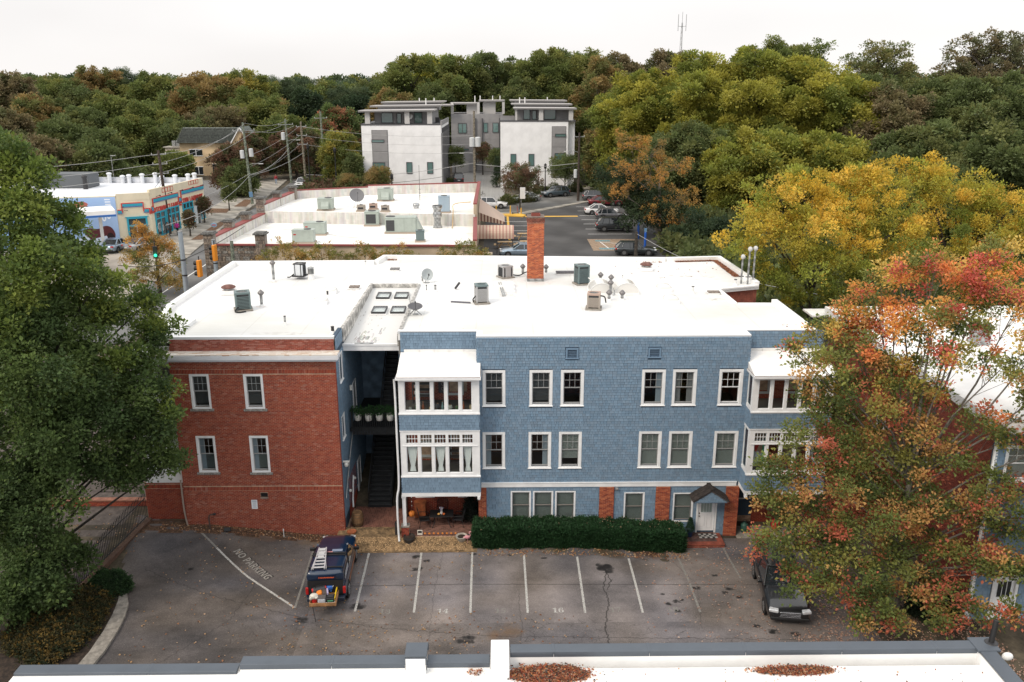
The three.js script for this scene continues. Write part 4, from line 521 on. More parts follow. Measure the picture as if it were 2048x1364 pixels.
// condenser with louvred sides, corner posts, lid ring, fan guard and a pipe
function condenser(label,[x,y,z],turn,w,h,body,o={}){
const t=thing('air_conditioner',label,'air conditioner',[x,y,z],turn,o.group),r=w/2;
mb().rbox(0,.05,0,w+.2,.1,w+.2,.02).build('base_pad',o.pad||M.concrete,t);
mb().rbox(0,h/2+.08,0,w-.1,h-.1,w-.1,.05).build('coil',o.coil||fin,t);
const nl=o.louvres||9;for (let k=0;k<nl;k++){const y0=.18+(h-.3)*k/(nl-1),m=mb();for (const [a,b,c,d] of [[0,r-.01,w-.12,.03],[0,-r+.01,w-.12,.03],[r-.01,0,.03,w-.12],[-r+.01,0,.03,w-.12]]) m.box(a,y0,b,c,(h-.3)/nl*(o.dense||.55),d);m.build('louvre',body,t);}
const corner=mb();for (const [a,b] of [[1,1],[1,-1],[-1,1],[-1,-1]]) corner.rbox(a*(r-.04),h/2+.08,b*(r-.04),.1,h,.1,.03);if (o.panel) corner.rbox(0,h/2+.08,r-.005,w*.55,h-.02,.04,.01);corner.build('casing',o.casing||body,t);
mb().ext([[-r,-r],[r,-r],[r,r],[-r,r]].map(([a,b])=>[a*.98,b*.98]),.09,M4().makeRotationX(-Math.PI/2).setPosition(0,h+.04,0),.015,[Array.from({length:22},(_,i)=>[Math.cos(-i/11*Math.PI)*r*.78,Math.sin(-i/11*Math.PI)*r*.78])]).build('lid',o.lid||body,t);
mb().cyl(0,h-.18,0,r*.77,r*.77,.05,18).build('fan_well',M.black,t);const fan=mb().cyl(0,h-.12,0,.08,.07,.1,10);for (let k=0;k<4;k++) fan.box(Math.cos(k*Math.PI/2)*r*.38,h-.07,Math.sin(k*Math.PI/2)*r*.38,r*.64,.012,.16,-k*Math.PI/2,.35);fan.build('fan',M.darkMetal,t);
const gd=mb();for (let k=1;k <= 4;k++) gd.add(new THREE.TorusGeometry(r*.78*k/4,.008,4,22),M4().makeRotationX(Math.PI/2).setPosition(0,h+.13,0));for (let k=0;k<6;k++) gd.bar(V(Math.cos(k*.524)*r*.8,h+.12,Math.sin(k*.524)*r*.8),V(-Math.cos(k*.524)*r*.8,h+.12,-Math.sin(k*.524)*r*.8),.007,.007,4);gd.build('fan_guard',o.guard||M.galv,t);
if (o.pipe) mb().path(o.pipe.map(p=>V(...p)),.04,24).build('refrigerant_pipe',o.pipeMat||M.rubber,t);return t;
}
condenser('dark green air conditioner between two vents at the brick end of the roof',[-15.2,RY,-48.9],.35,.85,.98,acGreen,{pipe:[[-.3,.3,.45],[-.5,.1,.6],[-.35,.05,.75],[.1,.06,.7]]});
condenser('black and white air conditioner on a dark stand, far left of the roof',[-13.8,RY+.18,-57.6],-.2,.66,.78,fin,{casing:acWhite,panel:true,lid:M.darkMetal,pad:M.darkMetal,pipe:[[-.3,.2,.35],[-.55,0,.45],[-.8,-.05,.3]]});
condenser('tall grey wire-mesh air conditioner beside a bare metal rail above the left sunroom',[-1.18,RY,-50.4],.2,.74,1.05,acGrey,{lid:acGreen,louvres:16,dense:.75,guard:acGreen,pipe:[[-.35,.5,.1],[-.55,.3,.2],[-.5,.1,.1]]});
condenser('grey and black air conditioner with a thick black hose, next to the chimney',[.33,RY,-57.8],.5,.78,.72,fin,{casing:acGrey,panel:true,lid:acGrey,pipe:[[.4,.2,.2],[.9,.1,.3],[1.5,.28,.3],[1.9,.1,.1]]});
condenser('tall dark green air conditioner beside the twin white roof domes',[5.41,RY,-55.6],.3,.8,1.2,acGreen,{louvres:13,pipe:[[.3,.5,.4],[.7,.2,.7],[1.2,.25,1.2],[1.6,.1,1.5]],pipeMat:M.membrane});
condenser('brown-grey air conditioner with a rusty top in front of the twin white roof domes',[5.51,RY,-48.9],-.15,.76,.85,acTan,{lid:mat('acPink',[.4,.29,.24],.7),louvres:14,dense:.8,pipe:[[.38,.8,0],[.62,.75,.05],[.72,.4,.05]]});
function mushroom(label,x,z){const t=thing('roof_ventilator',label,'roof vent',[x,RY,z]);mb().rbox(0,.14,0,.85,.28,.85,.05).build('kerb',M.membrane,t);mb().cyl(0,.28,0,.3,.3,.14,18).build('neck',M.galv,t);mb().lathe([[.02,.62],[.28,.58],[.43,.5],[.46,.44],[.4,.4],[.2,.4]],0,0,0,24).build('hood',mat('rustHood',[.22,.105,.085],.85,{map:nz}),t);}
mushroom('rust-red mushroom vent near the left edge of the white roof',-17.3,-53.0);mushroom('rust-red mushroom vent near the far right corner of the white roof',10.46,-60.0);
function rainCap(label,x,z,h,group){const t=thing('vent_pipe',label,'vent pipe',[x,RY,z],0,group);mb().cyl(0,0,0,.16,.1,.12,14).build('boot',M.membrane,t);mb().cyl(0,.05,0,.085,.085,h,14).cyl(0,h*.45,0,.1,.1,.06,14).build('flue',M.galv,t);mb().lathe([[.0,h+.32],[.06,h+.28],[.19,h+.14],[.2,h+.1],[.09,h-.04]],0,0,0,18).build('rain_cap',mat('capDark',[.2,.19,.19],.45,{metalness:.6}),t);return t;}
rainCap('tall galvanised vent pipe with a round cap, far left of the white roof',-15.42,-56.8,1.15);rainCap('leaning-capped vent pipe beside the dark green air conditioner on the brick end',-14.36,-49.8,.7);
[['round vent cap beside the far side of the twin domes, nearer the green air conditioner',6.77,-56.4,.35],['round vent cap behind the gap of the twin domes',7.38,-55.6,.35],['round vent cap standing just right of the brick chimney',3.2,-58.9,.4],['star-shaped vent cap lowest in the row before the twin domes',6.67,-50.9,.4],['pale vent cap before the right-hand white dome',7.49,-51,.35],['taller star-shaped vent cap between the twin domes',6.9,-52.1,.75],['round vent cap half hidden left of the brick chimney',1.55,-58.6,.5]].forEach(a=>rainCap(...a,'small round-capped roof vents'));
{const t=thing('roof_ventilator','ribbed grey vent stack beside the black and white air conditioner','roof vent',[-13.01,RY,-57.4]);mb().cyl(0,0,0,.24,.19,.4,16).build('boot',M.membrane,t);for (let k=0;k<4;k++) mb().cyl(0,.4+k*.09,0,.24,.18,.05,18).build('rib',M.galv,t);mb().cyl(0,.78,0,.26,.1,.08,18).build('cap',M.galv,t);}
function pipeStub(label,x,z,h,r0=.06,m=M.galv,y=RY){const t=thing('vent_pipe',label,'vent pipe',[x,y,z]);mb().cyl(0,0,0,r0*1.9,r0*1.2,h*.35,12).build('boot',M.membrane,t);mb().cyl(0,0,0,r0,r0,h,12).build('pipe',m,t);mb().cyl(0,h-.02,0,r0*1.15,r0*1.15,.03,12).build('rim',M.darkMetal,t);return t;}
[['short grey pipe in the middle of the brick end of the roof',-11.92,-45.5,.5],['short dark pipe at the front corner above the passage',-8.98,-43.8,.36,.085,M.darkMetal],['thin pipe behind the satellite dish near the far edge',-5.27,-56.1,.42],['white pipe stub between the small domes and the far right corner',12.21,-52.6,.5,.08,M.white],['white pipe stub beside the three tall masts',15.57,-55,.42,.09,M.white],['small capped pipe near the notch at the back of the roof',-9.9,-61.5,.45,.06,M.white],['dark short pipe between the two flat skylight domes',-10.9,-52.3,.32,.06,M.darkMetal],['thin white pipe behind the twin domes',8.2,-56,.5,.03,M.white]].forEach(a=>pipeStub(...a));
pipeStub('thin grey pipe at the edge of the sunken roof, left of its pair',-4.75,-53.2,.5,.04);pipeStub('thicker grey pipe at the edge of the sunken roof, right of its pair',-4.2,-53.4,.45,.07);
function dome(label,x,z,w,d,h,y=RY){const t=thing('dome_skylight',label,'skylight',[x,y,z]);mb().bb(-w/2,0,-d/2,w/2,.22,d/2).build('kerb',M.membrane,t);const g=new THREE.SphereGeometry(1,20,10,0,Math.PI*2,0,Math.PI/2),p=g.attributes.position;for (let i=0;i<p.count;i++){const a=p.getX(i),c=p.getZ(i),L=Math.hypot(a,c),m=Math.max(Math.abs(a),Math.abs(c))||1;const k=L/m*.98 ;p.setX(i,a*(1+(k-1)*.85));p.setZ(i,c*(1+(k-1)*.85));} g.computeVertexNormals();mb().add(g,M4().makeScale(w/2*.97,h,d/2*.97).setPosition(0,.22,0)).build('acrylic_dome',mat('acrylic',[.68,.67,.64],.25,{clearcoat:.6}),t);return t;}
dome('low white dome skylight, farther of the two on the brick end',-10.93,-53.2,.95,.85,.16);dome('low white dome skylight, nearer of the two on the brick end',-10.97,-50.4,.95,.9,.16);dome('small white dome skylight right of the twin domes, farther one',10.54,-53.6,1.0,.9,.25);dome('small white dome skylight right of the twin domes, nearer one',10.37,-50.4,1.0,.9,.25);
for (const [x,l] of [[6.4,'large arched white skylight, left one of the twin pair'],[8.0,'large arched white skylight, right one of the twin pair']]){const t=thing('barrel_skylight',l,'skylight',[x,RY,-53.2]);mb().bb(-.78,0,-.8,.78,.12,.8).build('kerb',M.membrane,t);const n=14,arc=Array.from({length:n+1},(_,i)=>{const a=Math.PI-i/n*Math.PI;return [Math.cos(a)*.76,.12+Math.sin(a)*.62];});mb().ext(arc,1.5,fr(0,0,-.75)).build('acrylic_vault',mats.acrylic,t);for (const z of [-.76,.76]){const m=mb();for (let i=0;i<n;i++) m.bar(V(...arc[i],z),V(...arc[i+1],z),.025,.025,5);m.build('rib',M.white,t);}}
for (const [x,z,y,l] of [[-7.5,-53.2,10.62,'tinted glass skylight, far left of the four on the sunken roof'],[-6.35,-53.2,10.62,'tinted glass skylight partly behind a white upstand, far right of the four'],[-7.36,-50.1,10.46,'tinted glass skylight, near left of the four on the sunken roof'],[-6.22,-50.1,10.46,'tinted glass skylight, near right of the four on the sunken roof']]){const t=thing('skylight',l,'skylight',[x,y,z]);t.rotation.x=-.05+.1;mb().ext([[-.43,-.62],[.43,-.62],[.43,.62],[-.43,.62]],.17,M4().makeRotationX(-Math.PI/2),0,[[[-.37,-.56],[-.37,.56],[.37,.56],[.37,-.56]]]).build('frame',M.darkMetal,t);mb().quad(V(-.37,.16,.56),V(.37,.16,.56),V(.37,.16,-.56),V(-.37,.16,-.56)).build('pane',M.glass,t);mb().quad(V(-.37,.05,.56),V(.37,.05,.56),V(.37,.05,-.56),V(-.37,.05,-.56)).build('shade',mat('skyShade',[.27,.34,.33],.7),t);mb().rbox(0,.02,0,.98,.06,1.36,.02).build('kerb',M.membrane,t);}
function dish(label,[x,y,z],turn,tilt,r0,m,o={}){const t=thing('satellite_dish',label,'satellite dish',[x,y,z],turn);const d=sub('dish',t,[0,o.h||.5,0]);d.rotation.x=tilt;mb().lathe([[.0,0],[r0*.4,.03],[r0*.75,.1],[r0,.18],[r0+.015,.19],[r0,.21],[r0*.75,.13],[r0*.4,.06],[0,.03]],0,0,0,26).build('reflector',m,d);mb().bar(V(0,.05,r0*.9),V(0,r0*1.15,r0*.15),.018).rbox(0,r0*1.17,r0*.12,.08,.08,.16,.02).build('feed_arm',M.darkMetal,d);const mast=mb();(o.legs||[[0,.1]]).forEach(([a,b])=>mast.bar(V(a,0,b),V(0,o.h||.5,0),.022));mast.rbox(0,.02,.05,.3,.04,.3,.01).build('mount',M.galv,t);return t;}
dish('pale grey satellite dish standing upright at the back of the roof',[-5.0,RY,-56.2],.45,-1.15+Math.PI/2+.9,.4,mat('dishGrey',[.42,.46,.47],.5),{h:.55,legs:[[-.15,.15]]});
dish('dark satellite dish lying almost flat on a tripod above the sunroom',[-4.95,RY,-47.7],.2,.25,.42,mat('dishDark',[.1,.1,.11],.5),{h:.32,legs:[[-.4,.3],[.35,.3],[0,-.35],[-.3,-.2]]});
mb().bar(V(-5.2,RY+.3,-47.9),V(-5.35,RY+1.2,-48.2),.025).build('antenna_rod',M.galv,scene);info(scene.children[scene.children.length-1],'thin metal rod rising from the flat dark satellite dish','rod');
function roofHatch(label,x,z,w,d,m){const t=thing('roof_hatch',label,'roof hatch',[x,RY,z]);mb().bb(-w/2,0,-d/2,w/2,.1,d/2).build('kerb',M.membrane,t);mb().rbox(0,.15,0,w+.06,.08,d+.06,.02).build('cover',m,t);}
roofHatch('flat grey roof hatch near the notch in the far edge',-7.6,-60.2,.62,.5,mat('hatchGrey',[.3,.29,.29],.8,{map:nzFine}));roofHatch('long weathered grey roof hatch right of the chimney',4.55,-58.8,1.25,.6,mat('hatchWorn',[.2,.19,.2],.9,{map:nzFine}));
{const t=thing('roof_light','low ribbed white roof light with two ridges, left of the chimney foot','skylight',[.15,RY,-54.2]);mb().bb(-.78,0,-1.2,.78,.12,1.2).build('kerb',M.membrane,t);for (const z of [-.62,.62]) mb().ext([[-.55,.1],[.5,.1],[.1,.4],[-.1,.4]].map(([a,b])=>[a,b]),1.36,M4().makeRotationY(Math.PI/2).setPosition(-.68,0,z)).build('ridge',mats.acrylic,t);}
{const t=thing('metal_rail','two bare metal channels lying over the ribbed roof light','metal rail',[.02,RY,-53]);mb().beam(V(-.15,.45,-1.2),V(.12,.06,1.0),.07,.05).build('channel',M.galv,t);mb().beam(V(-.02,.46,-1.2),V(.25,.07,1.0),.05,.05).build('channel',M.galv,t);}
mb().bar(V(-2.95,RY+.1,-54.0),V(-2.7,RY+.38,-54.4),.08,.075,12).build('bent_pipe',M.darkMetal,scene);info(scene.children[scene.children.length-1],'stubby dark pipe leaning on the white roof behind the sunroom','pipe');
mb().beam(V(-3.05,RY+.05,-50.6),V(-1.85,RY+.05,-50.3),.1,.08).build('loose_bar',mat('barGrey',[.12,.12,.14],.6),scene);info(scene.children[scene.children.length-1],'dark bar lying loose on the roof beside the mesh air conditioner','bar');
roofHatch('low dark stained patch cover left of the sunken roof, farther one',-9.55,-54.4,.6,.5,mat('patchBrown',[.36,.3,.26],.9,{map:nzFine}));roofHatch('small round brown scupper cover at the right end of the roof',13.55,-52.6,.7,.4,mats.patchBrown);
for (const [x,z,h,l] of [[16.12,-55.6,1.75,'shortest of the three masts at the right corner of the roof'],[16.5,-55.4,2.3,'tall pale mast with a round head, left of the tall pair'],[16.85,-55.4,2.35,'tall pale mast with a round head, right of the tall pair']]){const t=thing('service_mast',l,'mast',[x,RY,z]);mb().cyl(0,0,0,.065,.06,h,12).build('pole',M.galv,t);mb().sph(0,h+.08,.05,.15,.17,.2).build('weather_head',mat('headPale',[.5,.5,.49],.5),t);mb().rbox(0,.5,0,.34,.05,.08,.01).build('bracket',M.darkMetal,t);}
{// bank of fallen leaves in the far right corner
const r=rng(23),L=[],C=[],g=new THREE.PlaneGeometry(1,.7);g.rotateX(-Math.PI/2);const put=(x,z,n,sx,sz)=>{for (let i=0;i<n;i++){const s=.05+r()*.07;L.push(M4().compose(V(x+(r()-.5)*sx,RY+.012+r()*.05,z+(r()-.5)*sz),new THREE.Quaternion().setFromEuler(new THREE.Euler((r()-.5)*.9,r()*6,(r()-.5)*.9)),V(s,s,s)));const k=.6+r()*.8;C.push(lin(.26*k,.1*k,.05*k));}};
for (let t=0;t<1;t+=.02) put(13.4+t*3.0,-63.2-t*.35,22,.4,.3);for (let t=0;t<1;t+=.02) put(16.35+t*.05,-63.3+t*5.6,26,.45,.3);put(-8.3,-64.2,70,.7,.4);for (let k=0;k<14;k++) put(8+r()*8,-57-r()*6,3,1.5,1.5);put(11.5,-63,40,1.4,.2);put(15.9,-44.9,6,1,1);
instances('fallen_leaves',g,new THREE.MeshStandardMaterial({roughness:.9,side:THREE.DoubleSide}),L,scene,C).userData.label='rust-brown leaves drifted along the far right parapet of the white roof';}
// ---------- vehicles ----------
const tyreGeoCache={};
function wheel(parent,x,r,z,w,rim){
const g=sub('wheel',parent,[x,r,z]),s=Math.sign(x);
mb().at(new THREE.TorusGeometry(r*.78,r*.22,10,24),0,0,0,Math.PI/2).at(new THREE.CylinderGeometry(r*.99,r*.99,w*.75,24,1,true),0,0,0,0,0,Math.PI/2).build('tyre',M.rubber,g);
const m=mb().at(new THREE.CylinderGeometry(r*.66,r*.66,w*.5,20),s*w*.12,0,0,0,0,Math.PI/2);for (let k=0;k<5;k++) m.box(s*w*.4,0,0,.02,r*1.2,r*.17,0,k*Math.PI/5);m.build('rim',rim,g);
}
function loft(st){// stations [z, half width, y bottom, y top]; rounded section
const prof=[[-.86,0],[-.985,.14],[-1,.42],[-.99,.7],[-.94,.9],[-.8,1],[-.3,1.025],[.3,1.025],[.8,1],[.94,.9],[.99,.7],[1,.42],[.985,.14],[.86,0]],n=prof.length,P=[],I=[];
st.forEach(([z,w,a,b])=>prof.forEach(([u,v])=>P.push(u*w,a+(b-a)*v,z)));
for (let j=0;j<st.length-1;j++) for (let i=0;i<n;i++){const k=(i+1) % n,a=j*n+i,b=j*n+k,c=a+n,d=b+n;I.push(a,b,c,b,d,c);}
for (const j of [0,st.length-1]){const [z,w,a,b]=st[j],c=P.length/3;P.push(0,(a+b)/2,z);for (let i=0;i<n;i++){const k=(i+1) % n;j?I.push(c,j*n+i,j*n+k):I.push(c,k,i);}}
const g=new THREE.BufferGeometry();g.setAttribute('position',new THREE.BufferAttribute(new Float32Array(P),3));g.setIndex(I);g.computeVertexNormals();return g;
}
const carGlass=mat('carGlass',[.02,.025,.03],.05,{clearcoat:1}),tailRed=mat('tailRed',[.4,.015,.015],.25),headLamp=mat('headLamp',[.75,.77,.8],.12,{metalness:.4}),chrome=mat('chrome',[.7,.7,.72],.15,{metalness:1}),rimMat=mat('rim',[.4,.41,.42],.35,{metalness:.8});
const carPaint=(n,c,metal=.35)=>mat('paint_' + n,c,.35,{metalness:metal,clearcoat:1,clearcoatRoughness:.06});
function car(label,pos,turn,o){
const t=thing(o.name||'parked_car',label,o.cat||'car',pos,turn,o.group),{L=4.6,W=1.82,H=1.46,kind='sedan',paint}=o,h=L/2,w=W/2,suv=kind==='suv',belt=suv?H*.6:H*.63,low=suv?.32:.22;
mb().add(loft([[-h,w*.7,low+.12,belt*.66],[-h+.1,w*.88,low,belt*.76],[-h+.45,w*.98,low-.02,belt*.86],[-h*.55,w,low,belt*.95],[-h*.3,w,low,belt],[h*.4,w,low,belt*1.01],[h-.4,w*.99,low,belt*(suv?1.02:1.0)],[h-.1,w*.92,low+.04,belt*.98],[h,w*.8,low+.16,belt*.82]])).build('body',paint,t);
const fz=-h*.36,rz=suv?h-.1:h*.72,a0=suv?-h*.1:-h*.02,a1=suv?h*.72:h*.38,bw=w*.93,tw=w*.72,y0=belt-.02,y1=H-.05;
const B=(s,z)=>V(s*bw,y0,z),T=(s,z)=>V(s*tw,y1,z);
const pil=mb();for (const s of [-1,1]){pil.bar(B(s,fz),T(s,a0),.045).bar(B(s,rz),T(s,a1),.06).bar(B(s,(fz+rz)/2),T(s,(a0+a1)/2),.045);if (suv) pil.bar(B(s,fz+(rz-fz)*.8),T(s,a0+(a1-a0)*.85),.05);} pil.rbox(0,H-.045,(a0+a1)/2,tw*2+.08,.07,a1-a0+.14,.035);pil.build('roof',paint,t);
const lerp=(p,q,k)=>p.clone().lerp(q,k);
mb().quad(B(1,fz),B(-1,fz),T(-1,a0),T(1,a0)).build('windscreen',carGlass,t);mb().quad(B(-1,rz),B(1,rz),T(1,a1),T(-1,a1)).build('rear_window',carGlass,t);
const cuts=suv?[0,.45,.8,1]:[0,.5,1];for (const s of [-1,1]) for (let k=0;k<cuts.length-1;k++){const q=[lerp(B(s,fz),B(s,rz),cuts[k]),lerp(B(s,fz),B(s,rz),cuts[k+1]),lerp(T(s,a0),T(s,a1),cuts[k+1]),lerp(T(s,a0),T(s,a1),cuts[k])];if (s<0) q.reverse();mb().quad(...q).build('side_window',carGlass,t);}
for (const s of [-1,1]){for (const z of [-h*.6,h*.58]){mb().at(new THREE.CylinderGeometry(suv?.42:.38,suv?.42:.38,.05,22),s*(w-.012),suv?.36:.33,z,0,0,Math.PI/2).build('wheel_arch',M.black,t);wheel(t,s*(w-.07),suv?.36:.32,z,.21,o.rim||rimMat);}
mb().rbox(s*w*.72,belt*.72,-h+.13,w*.42,.15,.26,.05,s*-.25).build('headlight',headLamp,t);mb().rbox(s*w*.76,belt*.84,h-.07,w*.36,.17,.16,.04,s*.2).build('tail_light',tailRed,t);mb().rbox(s*(w+.1),belt+.06,fz+.22,.2,.14,.1,.04).build('mirror',paint,t);
mb().bb(s*w-.008,belt*.84,-.05,s*w+.016,belt*.86,.12).bb(s*w-.008,belt*.84,h*.4-.05,s*w+.016,belt*.86,h*.4+.12).build('door_handle',o.chrome?chrome:paint,t);}
mb().rbox(0,belt*.6,-h+.02,W*.5,.2,.06,.03).build('grille',M.black,t);if (o.chrome){for (let k=0;k<4;k++) mb().rbox(0,belt*.5+k*.07,-h-.012,W*.46,.025,.05,.01).build('grille_bar',chrome,t);mb().rbox(0,low+.06,-h+.02,W*.5,.06,.1,.02).build('chrome_strip',chrome,t);}
mb().rbox(0,low+.1,-h+.06,W*.86,.16,.2,.05).rbox(0,low+.12,h-.06,W*.86,.2,.2,.05).build('bumper_trim',o.trim||M.black,t);mb().rbox(0,low+.34,h+.015,.42,.13,.03,.01).build('number_plate',M.white,t);
if (o.rails) for (const s of [-1,1]) mb().bar(V(s*tw*.92,H+.03,a0+.15),V(s*tw*.92,H+.03,a1-.1),.022).build('roof_rail',M.darkMetal,t);
return t;
}
car('black SUV with a chrome grille parked below the autumn maple',[13.35,-.02,-35.7],Math.PI-.13,{L:5.2,W:1.98,H:1.78,kind:'suv',paint:carPaint('black',[.008,.009,.011],.1),chrome:true,rails:true,name:'parked_suv',cat:'SUV'});
// dark blue pickup with a canopy, ladder on top and an open load tray
{
const navy=carPaint('navy',[.002,.017,.05],.0),t=thing('pickup_truck','dark blue pickup truck with a canopy, its rear open with tools on a tray','pickup truck',[-8.36,.02,-37.35],.055);
const h=2.65,w=.93;
mb().add(loft([[-h,w*.72,.5,.86],[-h+.12,w*.92,.38,.98],[-h+.5,w,.36,1.06],[-1.3,w,.36,1.12],[-.9,w,.36,1.14],[1.1,w,.38,1.14],[2.3,w,.42,1.12],[2.42,w*.98,.44,1.1]])).build('body',navy,t);
mb().add(loft([[-.35,w*.8,1.1,1.74],[-.25,w*.84,1.1,1.79],[.55,w*.87,1.1,1.83],[.66,w*.87,1.1,1.82]])).build('cab',navy,t);mb().add(loft([[.72,w*.9,1.08,1.8],[.84,w*.92,1.08,1.84],[2.2,w*.92,1.08,1.84],[2.4,w*.9,1.42,1.8]])).build('canopy',navy,t);
mb().quad(V(w*.9,1.12,-1.1),V(-w*.9,1.12,-1.1),V(-w*.74,1.73,-.33),V(w*.74,1.73,-.33)).build('windscreen',carGlass,t);
mb().bar(V(-w*.92,1.1,-1.12),V(-w*.78,1.75,-.3),.05).bar(V(w*.92,1.1,-1.12),V(w*.78,1.75,-.3),.05).box(0,1.11,-1.16,1.7,.03,.1).build('pillar',navy,t);mb().rbox(0,1.13,-1.2,1.5,.03,.05,.01,.05).build('wiper',M.black,t);
for (const s of [-1,1]){const q=[V(s*w*.96,1.14,-.95),V(s*w*.96,1.14,.58),V(s*w*.89,1.7,.5),V(s*w*.84,1.7,-.3)];if (s<0) q.reverse();mb().quad(...q).build('side_window',carGlass,t);const p=[V(s*w*.945,1.2,.95),V(s*w*.945,1.2,2.1),V(s*w*.93,1.6,2.1),V(s*w*.93,1.6,.95)];if (s<0) p.reverse();mb().quad(...p).build('canopy_window',carGlass,t);
wheel(t,s*(w-.06),.38,-1.72,.25,rimMat);wheel(t,s*(w-.06),.38,1.55,.25,rimMat);for (const z of [-1.72,1.55]) mb().at(new THREE.CylinderGeometry(.45,.45,.04,22),s*(w-.005),.4,z,0,0,Math.PI/2).build('wheel_arch',M.black,t);
mb().rbox(s*(w+.16),1.2,-.85,.28,.18,.12,.05).build('mirror',M.black,t);mb().rbox(s*(w-.07),.9,2.42,.14,.36,.1,.03).build('tail_light',tailRed,t);mb().rbox(s*.7,.86,-h+.08,.3,.16,.2,.05,s*-.2).build('headlight',headLamp,t);}
mb().rbox(w+.03,.92,-1.5,.05,.1,.22,.02).build('indicator',mat('amber',[.7,.16,.03],.3),t);mb().rbox(w+.012,.6,-.1,.03,.16,2.6,.01).build('sill_stripe',mat('muddy',[.2,.09,.05],.6),t);
mb().bb(-.8,.62,1.1,.8,.7,2.42).bb(-.82,.7,2.405,.82,1.42,2.43).build('bed_opening',M.black,t);
mb().rbox(0,.52,2.52,1.75,.2,.22,.05).build('rear_bumper',mat('navyTrim',[.02,.028,.05],.5),t);
for (const z of [.95,2.05]) mb().rbox(0,1.9,z,1.62,.05,.06,.015).cyl(-.76,1.8,z,.03,.03,.1,8).cyl(.76,1.8,z,.03,.03,.1,8).build('roof_bar',M.black,t);mb().rbox(0,1.86,.72,1.6,.05,.06,.015).build('roof_bar',M.black,t);
const sideText=new THREE.MeshStandardMaterial({roughness:.5,transparent:true,map:tex(256,64,(x)=>{x.clearRect(0,0,256,64);x.fillStyle='#dfe6f0';const r=rng(3);for (let k=0;k<15;k++) x.fillRect(6+k*16,8,8+r()*5,22);x.fillRect(6,42,244,9);},{clamp:true})});sideText.alphaMap=tex(256,64,(x)=>{x.fillStyle='#000';x.fillRect(0,0,256,64);x.fillStyle='#fff';const r=rng(3);for (let k=0;k<15;k++) x.fillRect(6+k*16,8,8+r()*5,22);x.fillRect(6,42,244,9);},{clamp:true,data:true});
const lt=mb().quad(V(w*.965,1.22,2.15),V(w*.965,1.22,1.0),V(w*.952,1.6,1.0),V(w*.952,1.6,2.15));lt.keepUV=true;lt.build('lettering',sideText,t);
const logoT=tex(256,48,(x)=>{x.fillStyle='#07102c';x.fillRect(0,0,256,48);x.fillStyle='#e8642c';x.save();x.transform(1,0,-.3,1,12,0);const r=rng(9);for (let k=0;k<11;k++){x.fillRect(10+k*20,14+r()*6,7,20);x.fillRect(10+k*20,16+r()*12,18,6);} x.restore();},{clamp:true});
const lg=mb().quad(V(-.34,1.5,2.44),V(.5,1.5,2.44),V(.5,1.66,2.43),V(-.34,1.66,2.43));lg.keepUV=true;lg.build('lettering',new THREE.MeshStandardMaterial({map:logoT,roughness:.5}),t);
mb().rbox(.35,1.875,.5,.5,.02,.2,.005).build('roof_patch',mat('patchBlue',[.2,.25,.34],.3),t);mb().rbox(.02,1.87,.62,.26,.04,.04,.01).build('brake_light',mat('stopPink',[.55,.25,.25],.4),t);
// pull-out tray and its load
const ply=mat('plywood',[.48,.25,.11],.7,{map:nz});mb().bb(-.58,.74,2.0,.58,.78,3.5).bb(-.6,.74,3.47,.6,.92,3.5).bb(-.6,.74,2,-.57,.92,3.47).bb(.57,.74,2,.6,.92,3.47).build('load_tray',ply,t);mb().bar(V(-.5,.72,3.3),V(-.35,.0,3.55),.015).build('strap',M.black,t);
t.updateMatrixWorld(true);const at=(x,y,z)=>V(x,y,z).applyMatrix4(t.matrixWorld).toArray(),load=(name,label,cat,x,y,z,ry)=>thing(name,label,cat,at(x,y,z),.055+ry);
const lad=load('ladder','aluminium extension ladder tied on the roof of the blue pickup','ladder',-.32,1.97,1.35,.04);const al=mat('ladderAl',[.66,.66,.68],.4,{metalness:.5});for (const s of [-1,1]){mb().beam(V(s*.17,0,-.95),V(s*.24,0,.3),.05,.08).beam(V(s*.24,0,.3),V(s*.26,.0,.95),.05,.08).build('rail',al,lad);mb().beam(V(s*.34,-.03,.95),V(s*.2,.03,-.2),.03,.05).build('stay',al,lad);} for (let k=0;k<7;k++) mb().rbox(0,.01,-.85+k*.28,.36+k*.02,.04,.1,.01).build('rung',al,lad);for (let k=0;k<3;k++) mb().rbox(0,.045,-.72+k*.33,.3,.02,.18,.005).build('tread_plate',mat('plateGrey',[.5,.5,.5],.5),lad);
const bag=load('tool_bag','dark grey tool bag with red ends at the back of the truck tray','tool bag',-.27,.98,2.62,.35);mb().rbox(0,.06,0,.62,.3,.3,.09).build('body',mat('bagGrey',[.045,.047,.052],.8),bag);for (const s of [-1,1]) mb().rbox(s*.29,.12,0,.1,.14,.2,.04).build('red_end',mat('bagRed',[.5,.03,.03],.6),bag);mb().path([V(-.18,.2,0),V(-.1,.3,0),V(.1,.3,0),V(.18,.2,0)],.016).build('handle',M.black,bag);
const bk=load('bucket','white cloth bundle heaped on a red bucket in the truck tray','bucket',-.42,.78,3.2,0);mb().lathe([[.1,0],[.14,.26],[.15,.27],[.14,.28]],0,0,0,18).build('pail',mat('bucketRed',[.62,.03,.03],.4),bk);mb().sph(0,.33,0,.2,.13,.18).sph(.12,.32,.08,.09,.08,.1).sph(-.12,.28,.1,.08,.09,.08).build('cloth',mat('rag',[.72,.68,.6],.95,{map:nz}),bk);
